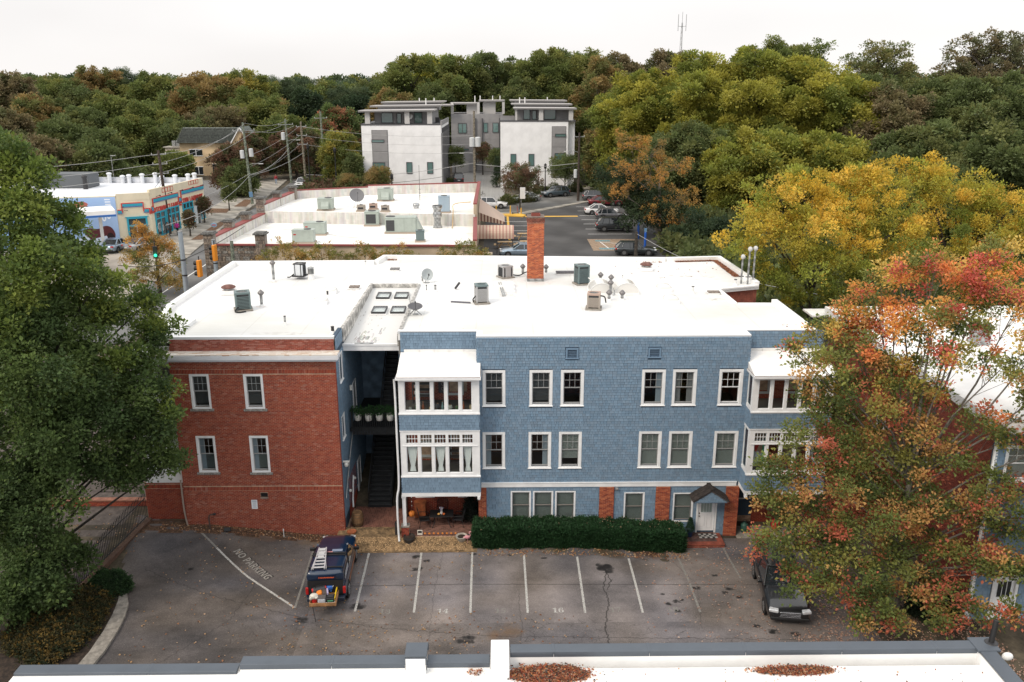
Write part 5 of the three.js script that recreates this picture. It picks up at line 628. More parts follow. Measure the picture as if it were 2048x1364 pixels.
const boxA=load('tool_box','pale grey tool box with a ribbed side in the middle of the tray','tool box',-.06,.78,3.22,0);mb().rbox(0,.15,0,.34,.3,.36,.03).build('body',mat('boxPale',[.55,.57,.62],.5),boxA);mb().rbox(0,.31,0,.36,.04,.38,.02).build('lid',mat('boxDark',[.09,.08,.08],.5),boxA);for (let k=0;k<6;k++) mb().bb(-.14+k*.05,.03,.18,-.12+k*.05,.25,.192).build('rib',mats.boxPale,boxA);
const boxB=load('tool_box','black tool case with a green label on a white base, right corner of the tray','tool box',.33,.78,3.22,0);mb().rbox(0,.05,0,.4,.1,.4,.02).build('base',M.white,boxB);mb().rbox(0,.2,0,.38,.2,.38,.03).build('case',M.black,boxB);mb().bb(-.12,.16,.19,.14,.22,.197).build('label_strip',mat('greenTag',[.1,.35,.2],.5),boxB);mb().rbox(0,.32,-.02,.26,.03,.2,.01).build('handle',M.darkMetal,boxB);
const org=load('tool_bag','orange and black tool bag slumped across the tray','tool bag',-.12,.98,2.95,.2);mb().rbox(-.08,.1,0,.26,.24,.3,.07,0,0,.3).build('body',mat('bagOrange',[.7,.2,.02],.7),org);mb().rbox(.14,.1,0,.22,.2,.36,.05,0,0,-.2).build('flap',mat('flapDark',[.08,.06,.055],.8),org);mb().rbox(.28,.13,0,.08,.16,.4,.02).build('level',mat('lilac',[.4,.35,.52],.6),org);
const lev=load('spirit_level','yellow spirit level along the right side of the tray','spirit level',.52,.94,2.85,0);mb().rbox(0,.06,0,.05,.12,1.0,.01).build('bar',mat('yellowTool',[.75,.5,.02],.4),lev);mb().rbox(0,.08,0,.055,.05,.12,.01).build('vial',mat('vial',[.4,.6,.2],.2),lev);
const drl=load('power_tool','blue power tool with a green hose deep in the truck bed','power tool',.18,.84,2.42,.3);mb().rbox(0,.2,0,.3,.2,.22,.06).cyl(.05,.02,.05,.05,.05,.2,10).build('body',mat('toolBlue',[.03,.12,.42],.5),drl);mb().path([V(-.15,.2,.05),V(-.3,.25,.15),V(-.28,.12,.3),V(-.18,.2,.38)],.025,20).build('hose',mat('hoseGreen',[.12,.5,.08],.5),drl);mb().bar(V(.12,.25,.1),V(.32,.38,-.1),.03).build('nozzle',mats.rim,drl);
}
// ---------- planting and patio things ----------
function leafShape(w,l,fold=.25){const g=new THREE.BufferGeometry();g.setAttribute('position',new THREE.BufferAttribute(new Float32Array([0,0,0,-w/2,w*fold,l*.5,0,0,l*.55,0,0,0,0,0,l*.55,w/2,w*fold,l*.5,-w/2,w*fold,l*.5,0,-l*.08,l,0,0,l*.55,0,0,l*.55,0,-l*.08,l,w/2,w*fold,l*.5]),3));g.computeVertexNormals();g.setAttribute('uv',new THREE.BufferAttribute(new Float32Array(24),2));return g;}
function leafClump(seed,n,R,w,l,up=.35){// leaves turned outwards from the middle of the clump
const r=rng(seed),m=mb(),L=leafShape(w,l);m.keepUV=true;
for (let i=0;i<n;i++){const u=r()*2-1,a=r()*Math.PI*2,s=Math.sqrt(1-u*u),d=V(s*Math.cos(a),u*.8+up,s*Math.sin(a)).normalize(),q=Math.pow(r(),.45)*R,k=.75+r()*.5,o=M4().lookAt(V(0,0,0),d.clone().negate().add(V((r()-.5)*.9,(r()-.5)*.9-.15,(r()-.5)*.9)),V(r()-.5,1,r()-.5));o.scale(V(k,k,k));o.setPosition(d.multiplyScalar(q));m.add(L,o);}
return m.geo();
}
const leafMat=new THREE.MeshPhysicalMaterial({color:lin(1,1,1),roughness:.75,transmission:.5,thickness:0,side:THREE.DoubleSide,specularIntensity:.35});
const glossLeaf=new THREE.MeshPhysicalMaterial({color:lin(1,1,1),roughness:.55,transmission:.18,thickness:0,side:THREE.DoubleSide,specularIntensity:.4});
const randQ=(r)=>new THREE.Quaternion().setFromEuler(new THREE.Euler(r()*.8-.4,r()*6.28,r()*.8-.4));
{// clipped hedge
const t=thing('hedge','long clipped dark green hedge below the ground-floor windows','hedge',[4.15,0,-40.9]),r=rng(31),c=leafClump(4,16,.13,.045,.085),L=[],C=[];
for (let i=0;i<9500;i++){const f=r();let x=(r()-.5)*11.2,y,z;const bump=.05*Math.sin(x*3.1)+.05*Math.sin(x*7.7+1);if (f<.52){y=.95+bump+(r()-.6)*.1;z=(r()-.5)*1.35;} else if (f<.92){y=r()*.95-.2;z=.62+.08*Math.sin(x*5+y*4)+(r()-.5)*.12-.12*Math.max(0,y-.7);} else {x=(r()<.5?-1:1)*(5.55+(r()-.5)*.14);y=r()*.9-.1;z=(r()-.5)*1.3;} L.push(M4().compose(V(x,y+gh(4.15+x,-40.9+z),z),randQ(r),V(1,1,1).multiplyScalar(.8+r()*.5)));const k=.55+r()*.9;C.push(lin(.022*k,.062*k,.022*k));}
instances('foliage',c,glossLeaf,L,t,C);mb().bb(-5.3,-.3,-.5,5.3,.62,.45).build('twig_core',mat('twigDark',[.1,.08,.055],1),t);
const L2=[],C2=[];for (let i=0;i<90;i++){L2.push(M4().compose(V((r()-.5)*11,1.06,(r()-.5)*1.3),randQ(r),V(1,1,1)));C2.push(lin(.4,.26,.16));} instances('fallen_leaf',leafShape(.07,.1),leafMat,L2,t,C2);}
function bush(name,label,cat,[x,y,z],rx,ry,rz,n,cols,seed,o={}){const t=thing(name,label,cat,[x,y,z],0,o.group),r=rng(seed),c=o.clump||leafClump(seed,14,.16,.06,.11),L=[],C=[];for (let i=0;i<n;i++){const u=r()*1.1-.1,a=r()*6.283,s=Math.sqrt(Math.max(0,1-u*u)),k=(.75+.3*r())*(1+.12*Math.sin(a*3+seed)+.08*Math.sin(u*9+a*5));L.push(M4().compose(V(s*Math.cos(a)*rx*k,.06+u*ry*k,s*Math.sin(a)*rz*k),randQ(r),V(1,1,1).multiplyScalar((o.size||1)*(.8+r()*.5))));const b=cols[Math.floor(r()*cols.length*.999)],q=.7+r()*.6;C.push(lin(b[0]*q,b[1]*q,b[2]*q));} instances(o.part||'foliage',c,leafMat,L,t,C);mb().sph(0,ry*.3,0,rx*.55,ry*.5,rz*.55).build('twig_core',mats.twigDark,t);if (o.stem) mb().cyl(0,-o.stem,0,.05,.04,o.stem+ry*.5,7).build('stem',M.bark,t);return t;}
bush('shrub','rounded dark green shrub at the foot of the iron railing','shrub',[-18.9,.1,-36.2],.85,.9,.7,700,[[.03,.075,.025],[.045,.1,.03]],3);
bush('ground_cover','low olive and yellowing hedge spreading behind the curved kerb','hedge',[-19.9,.1,-33.4],1.9,.75,2.7,2600,[[.05,.05,.016],[.08,.065,.02],[.035,.05,.018],[.2,.13,.03]],5);
bush('shrub','dark shrub beside the white downpipe of the neighbouring blue building','shrub',[19.9,0,-34.2],1.0,1.7,.9,700,[[.02,.04,.018],[.028,.05,.02]],7);
{const t=thing('topiary','small clipped conifer in a dark blue pot left of the front door','potted plant',[10.3,-.12,-41.55]);mb().lathe([[.12,0],[.17,.3],[.18,.31],[.15,.31],[.14,.26]],0,0,0,18).build('pot',mat('potBlue',[.015,.03,.09],.3),t);const r=rng(9),L=[],C=[];for (let i=0;i<420;i++){const y=r(),a=r()*6.28,q=(1-y)*.2+.03;L.push(M4().compose(V(Math.cos(a)*q,.35+y*.75,Math.sin(a)*q),randQ(r),V(.5,.5,.5)));const k=.7+r()*.6;C.push(lin(.025*k,.06*k,.03*k));} instances('foliage',leafClump(6,12,.1,.03,.1),glossLeaf,L,t,C);}
{const t=thing('doormat','chequered black and white doormat on the brick stoop','doormat',[11.3,-.105,-41.55]);for (let i=0;i<7;i++) for (let j=0;j<3;j++) mb().bb(-.5+i*.143,0,-.24+j*.16,-.5+(i+1)*.143,.012,-.24+(j+1)*.16).build('check',(i+j) % 2?M.black:mat('checkGrey',[.32,.31,.3],.95),t);}
const rib=(t,n,r,h,m)=>{for (let k=0;k<n;k++){const a=k/n*Math.PI*2;mb().box(Math.cos(a)*r,h/2,Math.sin(a)*r,.02,h,.02,-a).build('stave_gap',m,t);}};
{const t=thing('wine_barrel','old oak barrel under the downpipe in the passage','barrel',[-8.0,.11,-42.6]);mb().lathe([[.0,0],[.26,0],[.31,.2],[.335,.42],[.31,.66],[.27,.84],[.25,.84],[.24,.78],[0,.78]],0,0,0,26).build('staves',mat('oak',[.27,.15,.07],.8,{map:nz}),t);for (const [y,r0] of [[.08,.288],[.25,.328],[.6,.328],[.77,.294]]) mb().add(new THREE.TorusGeometry(r0,.014,5,26),M4().makeRotationX(Math.PI/2).setPosition(0,y,0)).build('hoop',mat('hoop',[.14,.1,.06],.6,{metalness:.5}),t);}
{const t=thing('flower_pot','wide empty terracotta bowl at the corner of the brick wall','plant pot',[-8.15,.1,-41.5]);mb().lathe([[.12,0],[.24,.2],[.27,.26],[.25,.27],[.2,.2],[0,.18]],0,0,0,20).build('bowl',M.terracotta,t);}
{const t=thing('barrel_planter','dark half-barrel planter beside the white downpipe','planter',[-4.95,.05,-40.75]);mb().lathe([[.22,0],[.3,.25],[.31,.42],[.27,.42],[.26,.34],[0,.33]],0,0,0,22).build('tub',mat('tubDark',[.04,.033,.028],.8,{map:nz}),t);for (const y of [.1,.34]) mb().add(new THREE.TorusGeometry(y<.2?.262:.312,.012,5,24),M4().makeRotationX(Math.PI/2).setPosition(0,y,0)).build('hoop',M.darkMetal,t);mb().sph(0,.33,0,.24,.05,.24).build('soil',mats.mulch,t);}
{const t=thing('garden_urn','pale stone pot with bare soil at the right edge of the patio','plant pot',[-2.15,.1,-40.75]);mb().lathe([[.14,0],[.26,.18],[.31,.32],[.33,.36],[.3,.38],[.27,.32],[0,.3]],0,0,0,22).build('bowl',mat('paleStone',[.48,.44,.38],.85,{map:nz}),t);mb().sph(0,.3,0,.25,.04,.25).build('soil',mats.mulch,t);}
{const t=thing('planter','dark round pot tucked against the end of the hedge','planter',[-1.6,.08,-40.85]);mb().lathe([[.18,0],[.24,.3],[.26,.33],[.2,.33],[0,.28]],0,0,0,18).build('pot',mat('potSlate',[.05,.055,.06],.6),t);mb().sph(0,.28,0,.19,.03,.19).build('soil',mats.mulch,t);}
{const t=thing('garden_flamingo','pink flamingo garden ornament by the pale stone pot','garden ornament',[-1.83,.06,-40.55]),pk=mat('flamingoPink',[.72,.36,.38],.5);mb().sph(0,.42,0,.15,.1,.1).sph(-.13,.41,0,.1,.05,.06).build('body',pk,t);mb().path([V(.1,.45,0),V(.17,.55,0),V(.1,.66,0),V(.12,.74,0),V(.18,.74,0)],.025,20).sph(.17,.745,0,.045,.035,.035).build('neck',pk,t);mb().bar(V(.2,.74,0),V(.25,.69,0),.016,.005).build('beak',M.black,t);for (const z of [-.03,.03]) mb().bar(V(.0,0,z),V(.0,.38,z),.009).build('leg',pk,t);mb().sph(-.02,.44,.08,.12,.06,.03).sph(-.02,.44,-.08,.12,.06,.03).build('wing',mat('wingPink',[.6,.25,.3],.6),t);}
{const t=thing('garden_ornament','small cream and black yard ornament on the patio edge','garden ornament',[-4.4,.3,-41.05]);mb().rbox(0,.2,0,.28,.3,.05,.06).build('board',mat('cream',[.66,.62,.55],.7),t);mb().rbox(0,.25,.03,.2,.12,.02,.01).build('dark_panel',M.black,t);mb().bar(V(0,0,0),V(0,.1,0),.015).build('stake',M.darkMetal,t);}
{const t0=thing('pumpkin_stake','small orange pumpkin light on a stake, leftmost of the row','garden light',[-4.12,.28,-41.0],0,'row of pumpkin stake lights along the patio edge'),os=mat('pumpkin',[.65,.2,.03],.6);for (let k=0;k<6;k++) mb().sph(Math.cos(k*1.047)*.025,.19,Math.sin(k*1.047)*.025,.035,.042,.035,8,6).build('lobe',os,t0);mb().cyl(0,.22,0,.008,.006,.03,6).build('stalk',mats.hoseGreen,t0);mb().cyl(0,-.08,0,.008,.008,.24,6).build('stake',M.darkMetal,t0);const nth=['second','third','fourth','fifth','sixth','seventh','eighth'];for (let i=0;i<7;i++) copyOf(t0,nth[i] + ' orange pumpkin light from the left along the patio edge',[-4.12+(i+1)*.235,.28,-41.0],i);}
const wicker=mat('wicker',[.014,.014,.016],.6);
{const t=thing('patio_table','black rectangular metal table under the sunroom','table',[-3.3,.31,-42.2],.03);mb().rbox(0,.71,0,1.3,.035,.85,.015).build('tabletop',wicker,t);for (const [a,b] of [[1,1],[1,-1],[-1,1],[-1,-1]]) mb().path([V(a*.42,.7,b*.28),V(a*.36,.4,b*.24),V(a*.52,0,b*.36)],.022,10).build('leg',wicker,t);}
function patioChair(label,x,z,turn){const t=thing('patio_chair',label,'chair',[x,.31,z],turn);mb().rbox(0,.43,0,.54,.06,.52,.02).build('seat',wicker,t);const b=sub('backrest',t);for (let k=0;k<9;k++) mb().bar(V(-.24+k*.06,.45,-.25),V(-.22+k*.055,1.0,-.36),.012,.012,5).build('slat',wicker,b);mb().path([V(-.28,.44,-.25),V(-.26,1.0,-.36),V(0,1.06,-.38),V(.26,1.0,-.36),V(.28,.44,-.25)],.02,24).build('frame',wicker,b);for (const s of [-1,1]){mb().path([V(s*.28,.72,-.3),V(s*.31,.68,.0),V(s*.3,.62,.24),V(s*.28,0,.27)],.018,14).build('armrest',wicker,t);mb().bar(V(s*.25,.42,-.22),V(s*.3,0,-.32),.016).build('leg',wicker,t);}}
patioChair('black woven chair facing right, left of the patio table',-4.25,-42.15,Math.PI/2+.2);patioChair('black woven chair behind the patio table',-3.3,-42.95,0);patioChair('black woven chair facing left, right of the patio table',-2.35,-42.2,-Math.PI/2-.15);
{const t=thing('table_decoration','white vase with small gourds on the patio table','table decoration',[-3.3,1.04,-42.1]);mb().lathe([[.05,0],[.08,.08],[.06,.18],[.075,.2]],0,0,0,14).build('vase',M.white,t);for (let k=0;k<6;k++) mb().bar(V(0,.15,0),V(Math.cos(k)*.1,.4,Math.sin(k*2)*.1),.012,.03).build('stem',k % 2?M.white:mats.lilac,t);mb().sph(.14,.06,.1,.07,.06,.07).build('orange_gourd',mat('gourd',[.7,.16,.03],.5),t);mb().sph(-.14,.06,.1,.07,.06,.07).build('yellow_gourd',mat('gourdY',[.75,.42,.12],.5),t);}
{const t=thing('patio_cabinet','low orange-brown wooden cabinet against the patio wall','cabinet',[-4.55,.31,-43.2]);const wd=mat('orangeWood',[.33,.095,.03],.7,{map:nz});mb().rbox(0,.45,0,.62,.9,.36,.015).build('carcass',wd,t);for (const s of [-1,1]) mb().rbox(s*.15,.44,.185,.28,.78,.025,.01).build('door',wd,t);mb().rbox(0,.92,.01,.68,.04,.42,.01).build('top',wd,t);}
{const t=thing('hanging_pumpkin','round orange pumpkin hung with a string of lights at the left of the patio','ornament',[-4.98,.75,-42.7]);for (let k=0;k<8;k++) mb().sph(Math.cos(k*.785)*.08,0,Math.sin(k*.785)*.08,.1,.15,.1,10,8).build('lobe',mats.pumpkin,t);mb().bar(V(0,.12,0),V(0,1.9,0),.006).build('cord',M.darkMetal,t);for (let k=0;k<5;k++) mb().sph(0,.5+k*.25,0,.03,.03,.03,8,6).build('bead',M.white,t);}
bush('potted_plant','tall dark plant crowding the right corner of the patio','potted plant',[-1.75,.4,-42.7],.35,1.1,.35,200,[[.012,.022,.012],[.03,.04,.03]],12);
{const t=thing('door_bin','narrow dark bin standing outside the patio pier','bin',[-5.65,.1,-41.35]);mb().rbox(0,.4,0,.22,.8,.3,.03).build('body',M.darkMetal,t);mb().rbox(0,.82,0,.24,.05,.32,.02).build('lid',M.black,t);}
{const t0=thing('balcony_pot','white hanging pot of trailing greenery, leftmost on the passage balcony','potted plant',[-8.0,5.62,-44.42],0,'white plant pots along the balcony rail');mb().lathe([[.03,0],[.17,.06],[.2,.26],[.2,.42],[.18,.42],[.17,.34],[0,.33]],0,0,0,18).build('pot',mat('potWhite',[.72,.7,.64],.5),t0);const r=rng(14),L=[],C=[];for (let i=0;i<34;i++){L.push(M4().compose(V((r()-.5)*.5,.42+r()*.36,(r()-.3)*.4),randQ(r),V(1,1,1)));const k=.6+r()*.8;C.push(lin(.04*k,.12*k,.03*k));} instances('foliage',leafClump(15,10,.14,.05,.14),leafMat,L,t0,C);mb().bar(V(.15,.1,.2),V(.15,.7,.2),.012).bar(V(-.15,.1,.2),V(-.15,.7,.2),.012).build('hanger',M.darkMetal,t0);['second white pot from the left on the passage balcony','third white pot from the left on the passage balcony','rightmost white pot on the passage balcony, with the fullest leaves'].forEach((l,i)=>copyOf(t0,l,[-8.0+(i+1)*.6,5.6,-44.42],i+1));}
// little things on the sunroom ledges
{const r=rng(44),names=[['glass_jar','jar'],['small_pot','pot'],['bottle','bottle']],cols=[[.5,.5,.45],[.12,.2,.1],[.3,.1,.05],[.55,.45,.3],[.08,.08,.09],[.2,.3,.3]];const pos=['first','second','third','fourth','fifth','sixth','seventh','eighth','ninth','tenth'];
for (let i=0;i<10;i++){const k=i % 3,t=thing(names[k][0],pos[i] + ' ornament from the left on the upper sunroom ledge',names[k][1],[-4.75+i*.35+(r()-.5)*.1,7.38,-41.35-r()*.2],0,'ornaments on the sunroom window ledge'),c=mat('orn' + i,cols[i % 6],.4),s=.8+r()*.7;mb().lathe(k===2?[[.05*s,0],[.06*s,.2*s],[.02*s,.28*s],[.02*s,.38*s]]:[[.06*s,0],[.1*s,.12*s],[.08*s,.24*s],[.07*s,.24*s]],0,0,0,12).build('body',c,t);mb().cyl(0,(k===2?.38:.24)*s,0,.03*s,.03*s,.03,8).build('stopper',M.wood,t);} 
for (const [x,y,l] of [[-4.2,7.38,'dark bookcase with ornaments in the upper sunroom'],[-2.3,3.86,'dark cabinet seen through the lower sunroom panes']]){const t=thing('bookcase',l,'bookcase',[x,y,-42.6]);for (const s of [-1,1]) mb().bb(s*.5-.02,0,-.15,s*.5+.02,1.1,.15).build('side',mats.boxDark,t);for (let k=0;k<4;k++) mb().bb(-.48,.02+k*.34,-.15,.48,.06+k*.34,.14).build('shelf',mats.boxDark,t);}
const t=thing('wall_hanging','dark patterned cloth hanging in the upper sunroom','wall hanging',[-3.1,8.0,-42.9]);mb().rbox(0,.4,0,.5,1.2,.03,.01).build('cloth',mat('hanging',[.06,.045,.05],.9),t);for (let k=0;k<4;k++) mb().add(new THREE.TorusGeometry(.09,.018,5,14),fr(0,.05+k*.27,.02)).build('ring_motif',mat('motif',[.3,.22,.2],.9),t);
const f=thing('hanging_flag','red, white and green cloth hanging in the right sunroom window','flag',[13.35,4.1,-41.35]);mb().ext([[-.12,1.4],[.3,1.4],[.12,.85]],.01,fr(0,0,0)).build('red_triangle',mats.bagRed,f);mb().bb(.0,.1,-.02,.28,.9,0).build('white_stripe',mats.sheer.clone(),f).material.color=lin(.5,.55,.6);mb().bb(.45,.3,-.02,.75,1.4,0).build('green_stripe',mats.greenTag,f);mb().bb(-.3,.05,-.04,.02,1.4,-.025).build('black_stripe',M.black,f);}
for (const [x,z,nm,l,c,s] of [[13.5,-42.3,'green_pot','dark green pot in the corner of the right-hand porch',[.03,.09,.07],1.2],[15.3,-42.5,'fuel_can','bright red can on the right-hand porch, seen through leaves',[.55,.02,.03],1.4]]){const t=thing(nm,l,nm==='fuel_can'?'can':'plant pot',[x,-.3,z]);mb().lathe([[.12*s,0],[.17*s,.2*s],[.18*s,.4*s],[.12*s,.46*s],[.05*s,.48*s],[.05*s,.54*s]],0,0,0,16).build('body',mat(nm,c,.5),t);mb().path([V(-.1*s,.46*s,0),V(-.06*s,.62*s,0),V(.06*s,.62*s,0),V(.1*s,.46*s,0)],.015).build('handle',M.darkMetal,t);}
{const t=thing('standpipe','rusty bent pipe rising from the earth before the brick wall','pipe',[-15.7,gh(-15.7,-41.3),-41.3]);mb().path([V(0,0,0),V(0,.75,0),V(.06,.86,0),V(.28,.9,0)],.04,20).build('pipe',mat('pipeRust',[.09,.06,.05],.8),t);mb().rbox(.3,.9,0,.14,.1,.12,.02).build('valve',M.darkMetal,t);}
{const t=thing('spot_lamp','black box floodlight lying at the foot of the brick wall','floodlight',[-14.75,gh(-14.75,-41.2),-41.2]);mb().rbox(0,.13,0,.36,.22,.2,.03,.2,-.5).build('housing',M.black,t);mb().bar(V(0,0,0),V(0,.1,0),.03).build('spike',M.darkMetal,t);}
{const t=thing('marker_stake','thin white utility marker before the brick wall','marker',[-11.75,gh(-11.75,-41.2),-41.2]);mb().cyl(0,0,0,.022,.02,.45,8).build('stake',M.white,t);mb().rbox(0,.45,0,.06,.12,.03,.01).build('flag',M.white,t);}
// iron railing at the left
{const x0=-20.6,z0=-36.4,x1=-19.4,z1=-42.2,t=thing('iron_railing','black iron railing with pointed bars along the left edge of the car park','railing',[x0,.1,z0]),n=46,P=k=>V((x1-x0)*k,gh(x0+(x1-x0)*k,z0+(z1-z0)*k)-.1,(z1-z0)*k);for (let i=0;i <= n;i++){const p=P(i/n);mb().bar(p.clone().setY(p.y+.1),p.clone().setY(p.y+1.55),.016,.014,6).bar(p.clone().setY(p.y+1.55),p.clone().setY(p.y+1.72),.028,.002,6).build('picket',M.black,t);} for (const y of [.3,1.35]) mb().beam(P(0).add(V(0,y,0)),P(1).add(V(0,y,0)),.035,.04).build('rail',M.black,t);mb().beam(P(0).add(V(.12,.08,0)),P(1).add(V(.12,.08,0)),.3,.24).build('kerb_base',mat('railBase',[.17,.1,.07],.95,{map:nz}),t);}
{const t=thing('low_brick_wall','low brick garden wall half hidden behind the big green tree','wall',[-27,.5,-44]);mb().bb(-8,-.5,-.15,7,.55,.12).build('core',M.mortar,t);layBricks(t,fr(-8,-.3,.135),15,.85,[],{seed:97});mb().bb(-8.05,.55,-.2,7.05,.62,.2).build('coping',mat('copBrick',[.34,.15,.1],.9,{map:nz}),t);}
{// fallen leaves over the car park, thickest under the maple
const r=rng(81),L=[],C=[],pal=[[.5,.3,.14],[.55,.36,.2],[.42,.2,.1],[.6,.42,.28],[.32,.14,.07]];const put=(x,z,pk)=>{const s=.06+r()*.07;L.push(M4().compose(V(x,gh(x,z)+.022+r()*.012,z),new THREE.Quaternion().setFromEuler(new THREE.Euler((r()-.5)*.7,r()*6.28,(r()-.5)*.7)),V(s,s,s)));const b=pk?[[.55,.36,.28],[.5,.28,.2],[.6,.45,.36]][Math.floor(r()*2.99)]:pal[Math.floor(r()*4.99)],k=.7+r()*.6;C.push(lin(b[0]*k,b[1]*k,b[2]*k));};
for (let i=0;i<520;i++) put(-17+r()*16,-42+r()*12);for (let i=0;i<260;i++) put(-10+r()*14,-34.5+r()*4.5);for (let i=0;i<900;i++){const x=6+Math.pow(r(),.55)*9.5;put(x,-41+r()*10.5,true);} for (let i=0;i<3600;i++){const x=13+r()*9,z=-36+r()*7;if (x>13.6+1.5*r()||z>-32.6) put(x,z,true);} for (let i=0;i<420;i++) put(-1+r()*11,-40.1+r()*.7);for (let i=0;i<500;i++) put(-18.5+r()*9.5,-41-r()*.8);for (let i=0;i<120;i++) put(-19-r()*5,-38-r()*5);
instances('fallen_leaves',leafShape(.8,1),leafMat,L,scene,C).userData.label='tan and rust fallen leaves scattered over the car park';}
// ---------- the building below the camera: white roof edge with slate-grey coping ----------
{
const t=thing('near_flat_roof','white flat roof with slate-grey coping in the foreground, below the camera','building',[1.5,0,-14]),slate=mat('slateCap',[.095,.112,.135],.5,{metalness:.2,map:rep(NZ4,.5)});
mb().bb(-13.5,0,-20.4,13.9,7.0,4).buildW('walls',mat('nearWall',[.2,.26,.33],.8),t);
const deck=mb().bb(-13.5,7.4,-20.2,13.6,7.8,4).buildW('roof_deck',M.membrane,t);
const run=(x0,x1,z,y,joints)=>{mb().bb(x0,7.0,z+.06,x1,y-.05,z+.4).buildW('parapet',M.membrane,t);const xs=[x0,...joints,x1];for (let i=0;i<xs.length-1;i++){mb().rbox((xs[i]+xs[i+1])/2,y,z+.22,xs[i+1]-xs[i]-.012,.07,.38,.02).rbox((xs[i]+xs[i+1])/2,y-.07,z+.4,xs[i+1]-xs[i]-.012,.12,.03,.01).buildW('coping',slate,t);if (i) mb().rbox(xs[i],y+.008,z+.22,.1,.07,.39,.02).buildW('joint_cover',slate,t);}};
run(-13.5,-7.35,-20.5,7.85,[-9.8]);run(-7.3,-2.7,-20.6,8.0,[-4.75]);run(-2.1,-.34,-20.6,8.0,[]);run(.22,13.5,-20.83,8.15,[1.45,4.15,6.87,9.6,12.3]);
mb().bb(-2.66,7,-20.62,-2.12,8.3,-20.0).buildW('pier',M.membrane,t);mb().rbox(-2.39,8.33,-20.36,.62,.07,.62,.02).rbox(-2.39,8.2,-20.03,.62,.22,.04,.015).rbox(-2.39,8.2,-20.69,.62,.22,.04,.015).buildW('pier_cap',slate,t);mb().rbox(-.06,7.6,-20.35,.52,1.3,1.15,.03).buildW('pier',M.membrane,t);
mb().bb(13.45,7,-20.5,13.8,8.09,-12).buildW('parapet',M.membrane,t);for (let k=0;k<4;k++) mb().rbox(13.68,8.15,-19.4+k*2.2-.2,.46,.07,2.18,.02).buildW('coping',slate,t);mb().rbox(13.72,8.17,-20.6,.66,.08,.62,.02).buildW('corner_cap',slate,t);
mb().cyl(13.95,8.2,-20.65,.19,.17,.03,18).buildW('flange',M.darkMetal,t);mb().bar(V(13.95,8.2,-20.65),V(14.05,8.86,-20.75),.075,.07,14).buildW('post',M.black,t);mb().sph(14.25,8.0,-20.3,.16,.12,.1).buildW('bracket',M.white,t);
const r=rng(51),pile=(label,cx,cz,rx,rz,n,solid)=>{const L=[],C=[],pal=[[.5,.17,.08],[.42,.11,.06],[.6,.28,.12],[.3,.12,.07],[.1,.085,.075],[.55,.36,.24]];for (let i=0;i<n;i++){const a=r()*6.28,q=Math.sqrt(r())*(r()<.1?1.35:1),x=cx+Math.cos(a)*q*rx,z=Math.min(cz+Math.sin(a)*q*rz,cz+rz),s=.035+r()*.05;L.push(M4().compose(V(x,7.82+r()*.06*(1-q*.7),z),new THREE.Quaternion().setFromEuler(new THREE.Euler((r()-.5)*1.2,r()*6.28,(r()-.5)*1.2)),V(s,s,s)));const b=pal[Math.floor(r()*5.99)],k=.6+r()*.7;C.push(lin(b[0]*k,b[1]*k,b[2]*k));} instances('leaf_pile',leafShape(.8,1),leafMat,L,scene,C).userData.label=label;if (solid){const g=new THREE.CircleGeometry(1,40);g.rotateX(-Math.PI/2);g.scale(rx*.95,1,rz*.93);g.translate(cx,7.812,cz);const m=new THREE.Mesh(g,mat('debris',[.14,.1,.075],.95,{map:nzFine}));m.name=numbered('leaf_debris');m.userData={kind:'stuff',label:label.replace('heap','dark mat under the heap')};scene.add(m);}};
pile('heap of orange and brown leaves on the foreground roof near the white pier',1.3,-19.95,1.15,.4,2600,true);pile('long heap of orange and brown leaves on the foreground roof at the right',8.15,-20.02,1.1,.2,1700,true);pile('few brown leaves scattered over the foreground roof',6,-19.6,8,.6,110);pile('tuft of wet brown leaves by the foreground piers',-.75,-20.05,.22,.12,60);
}
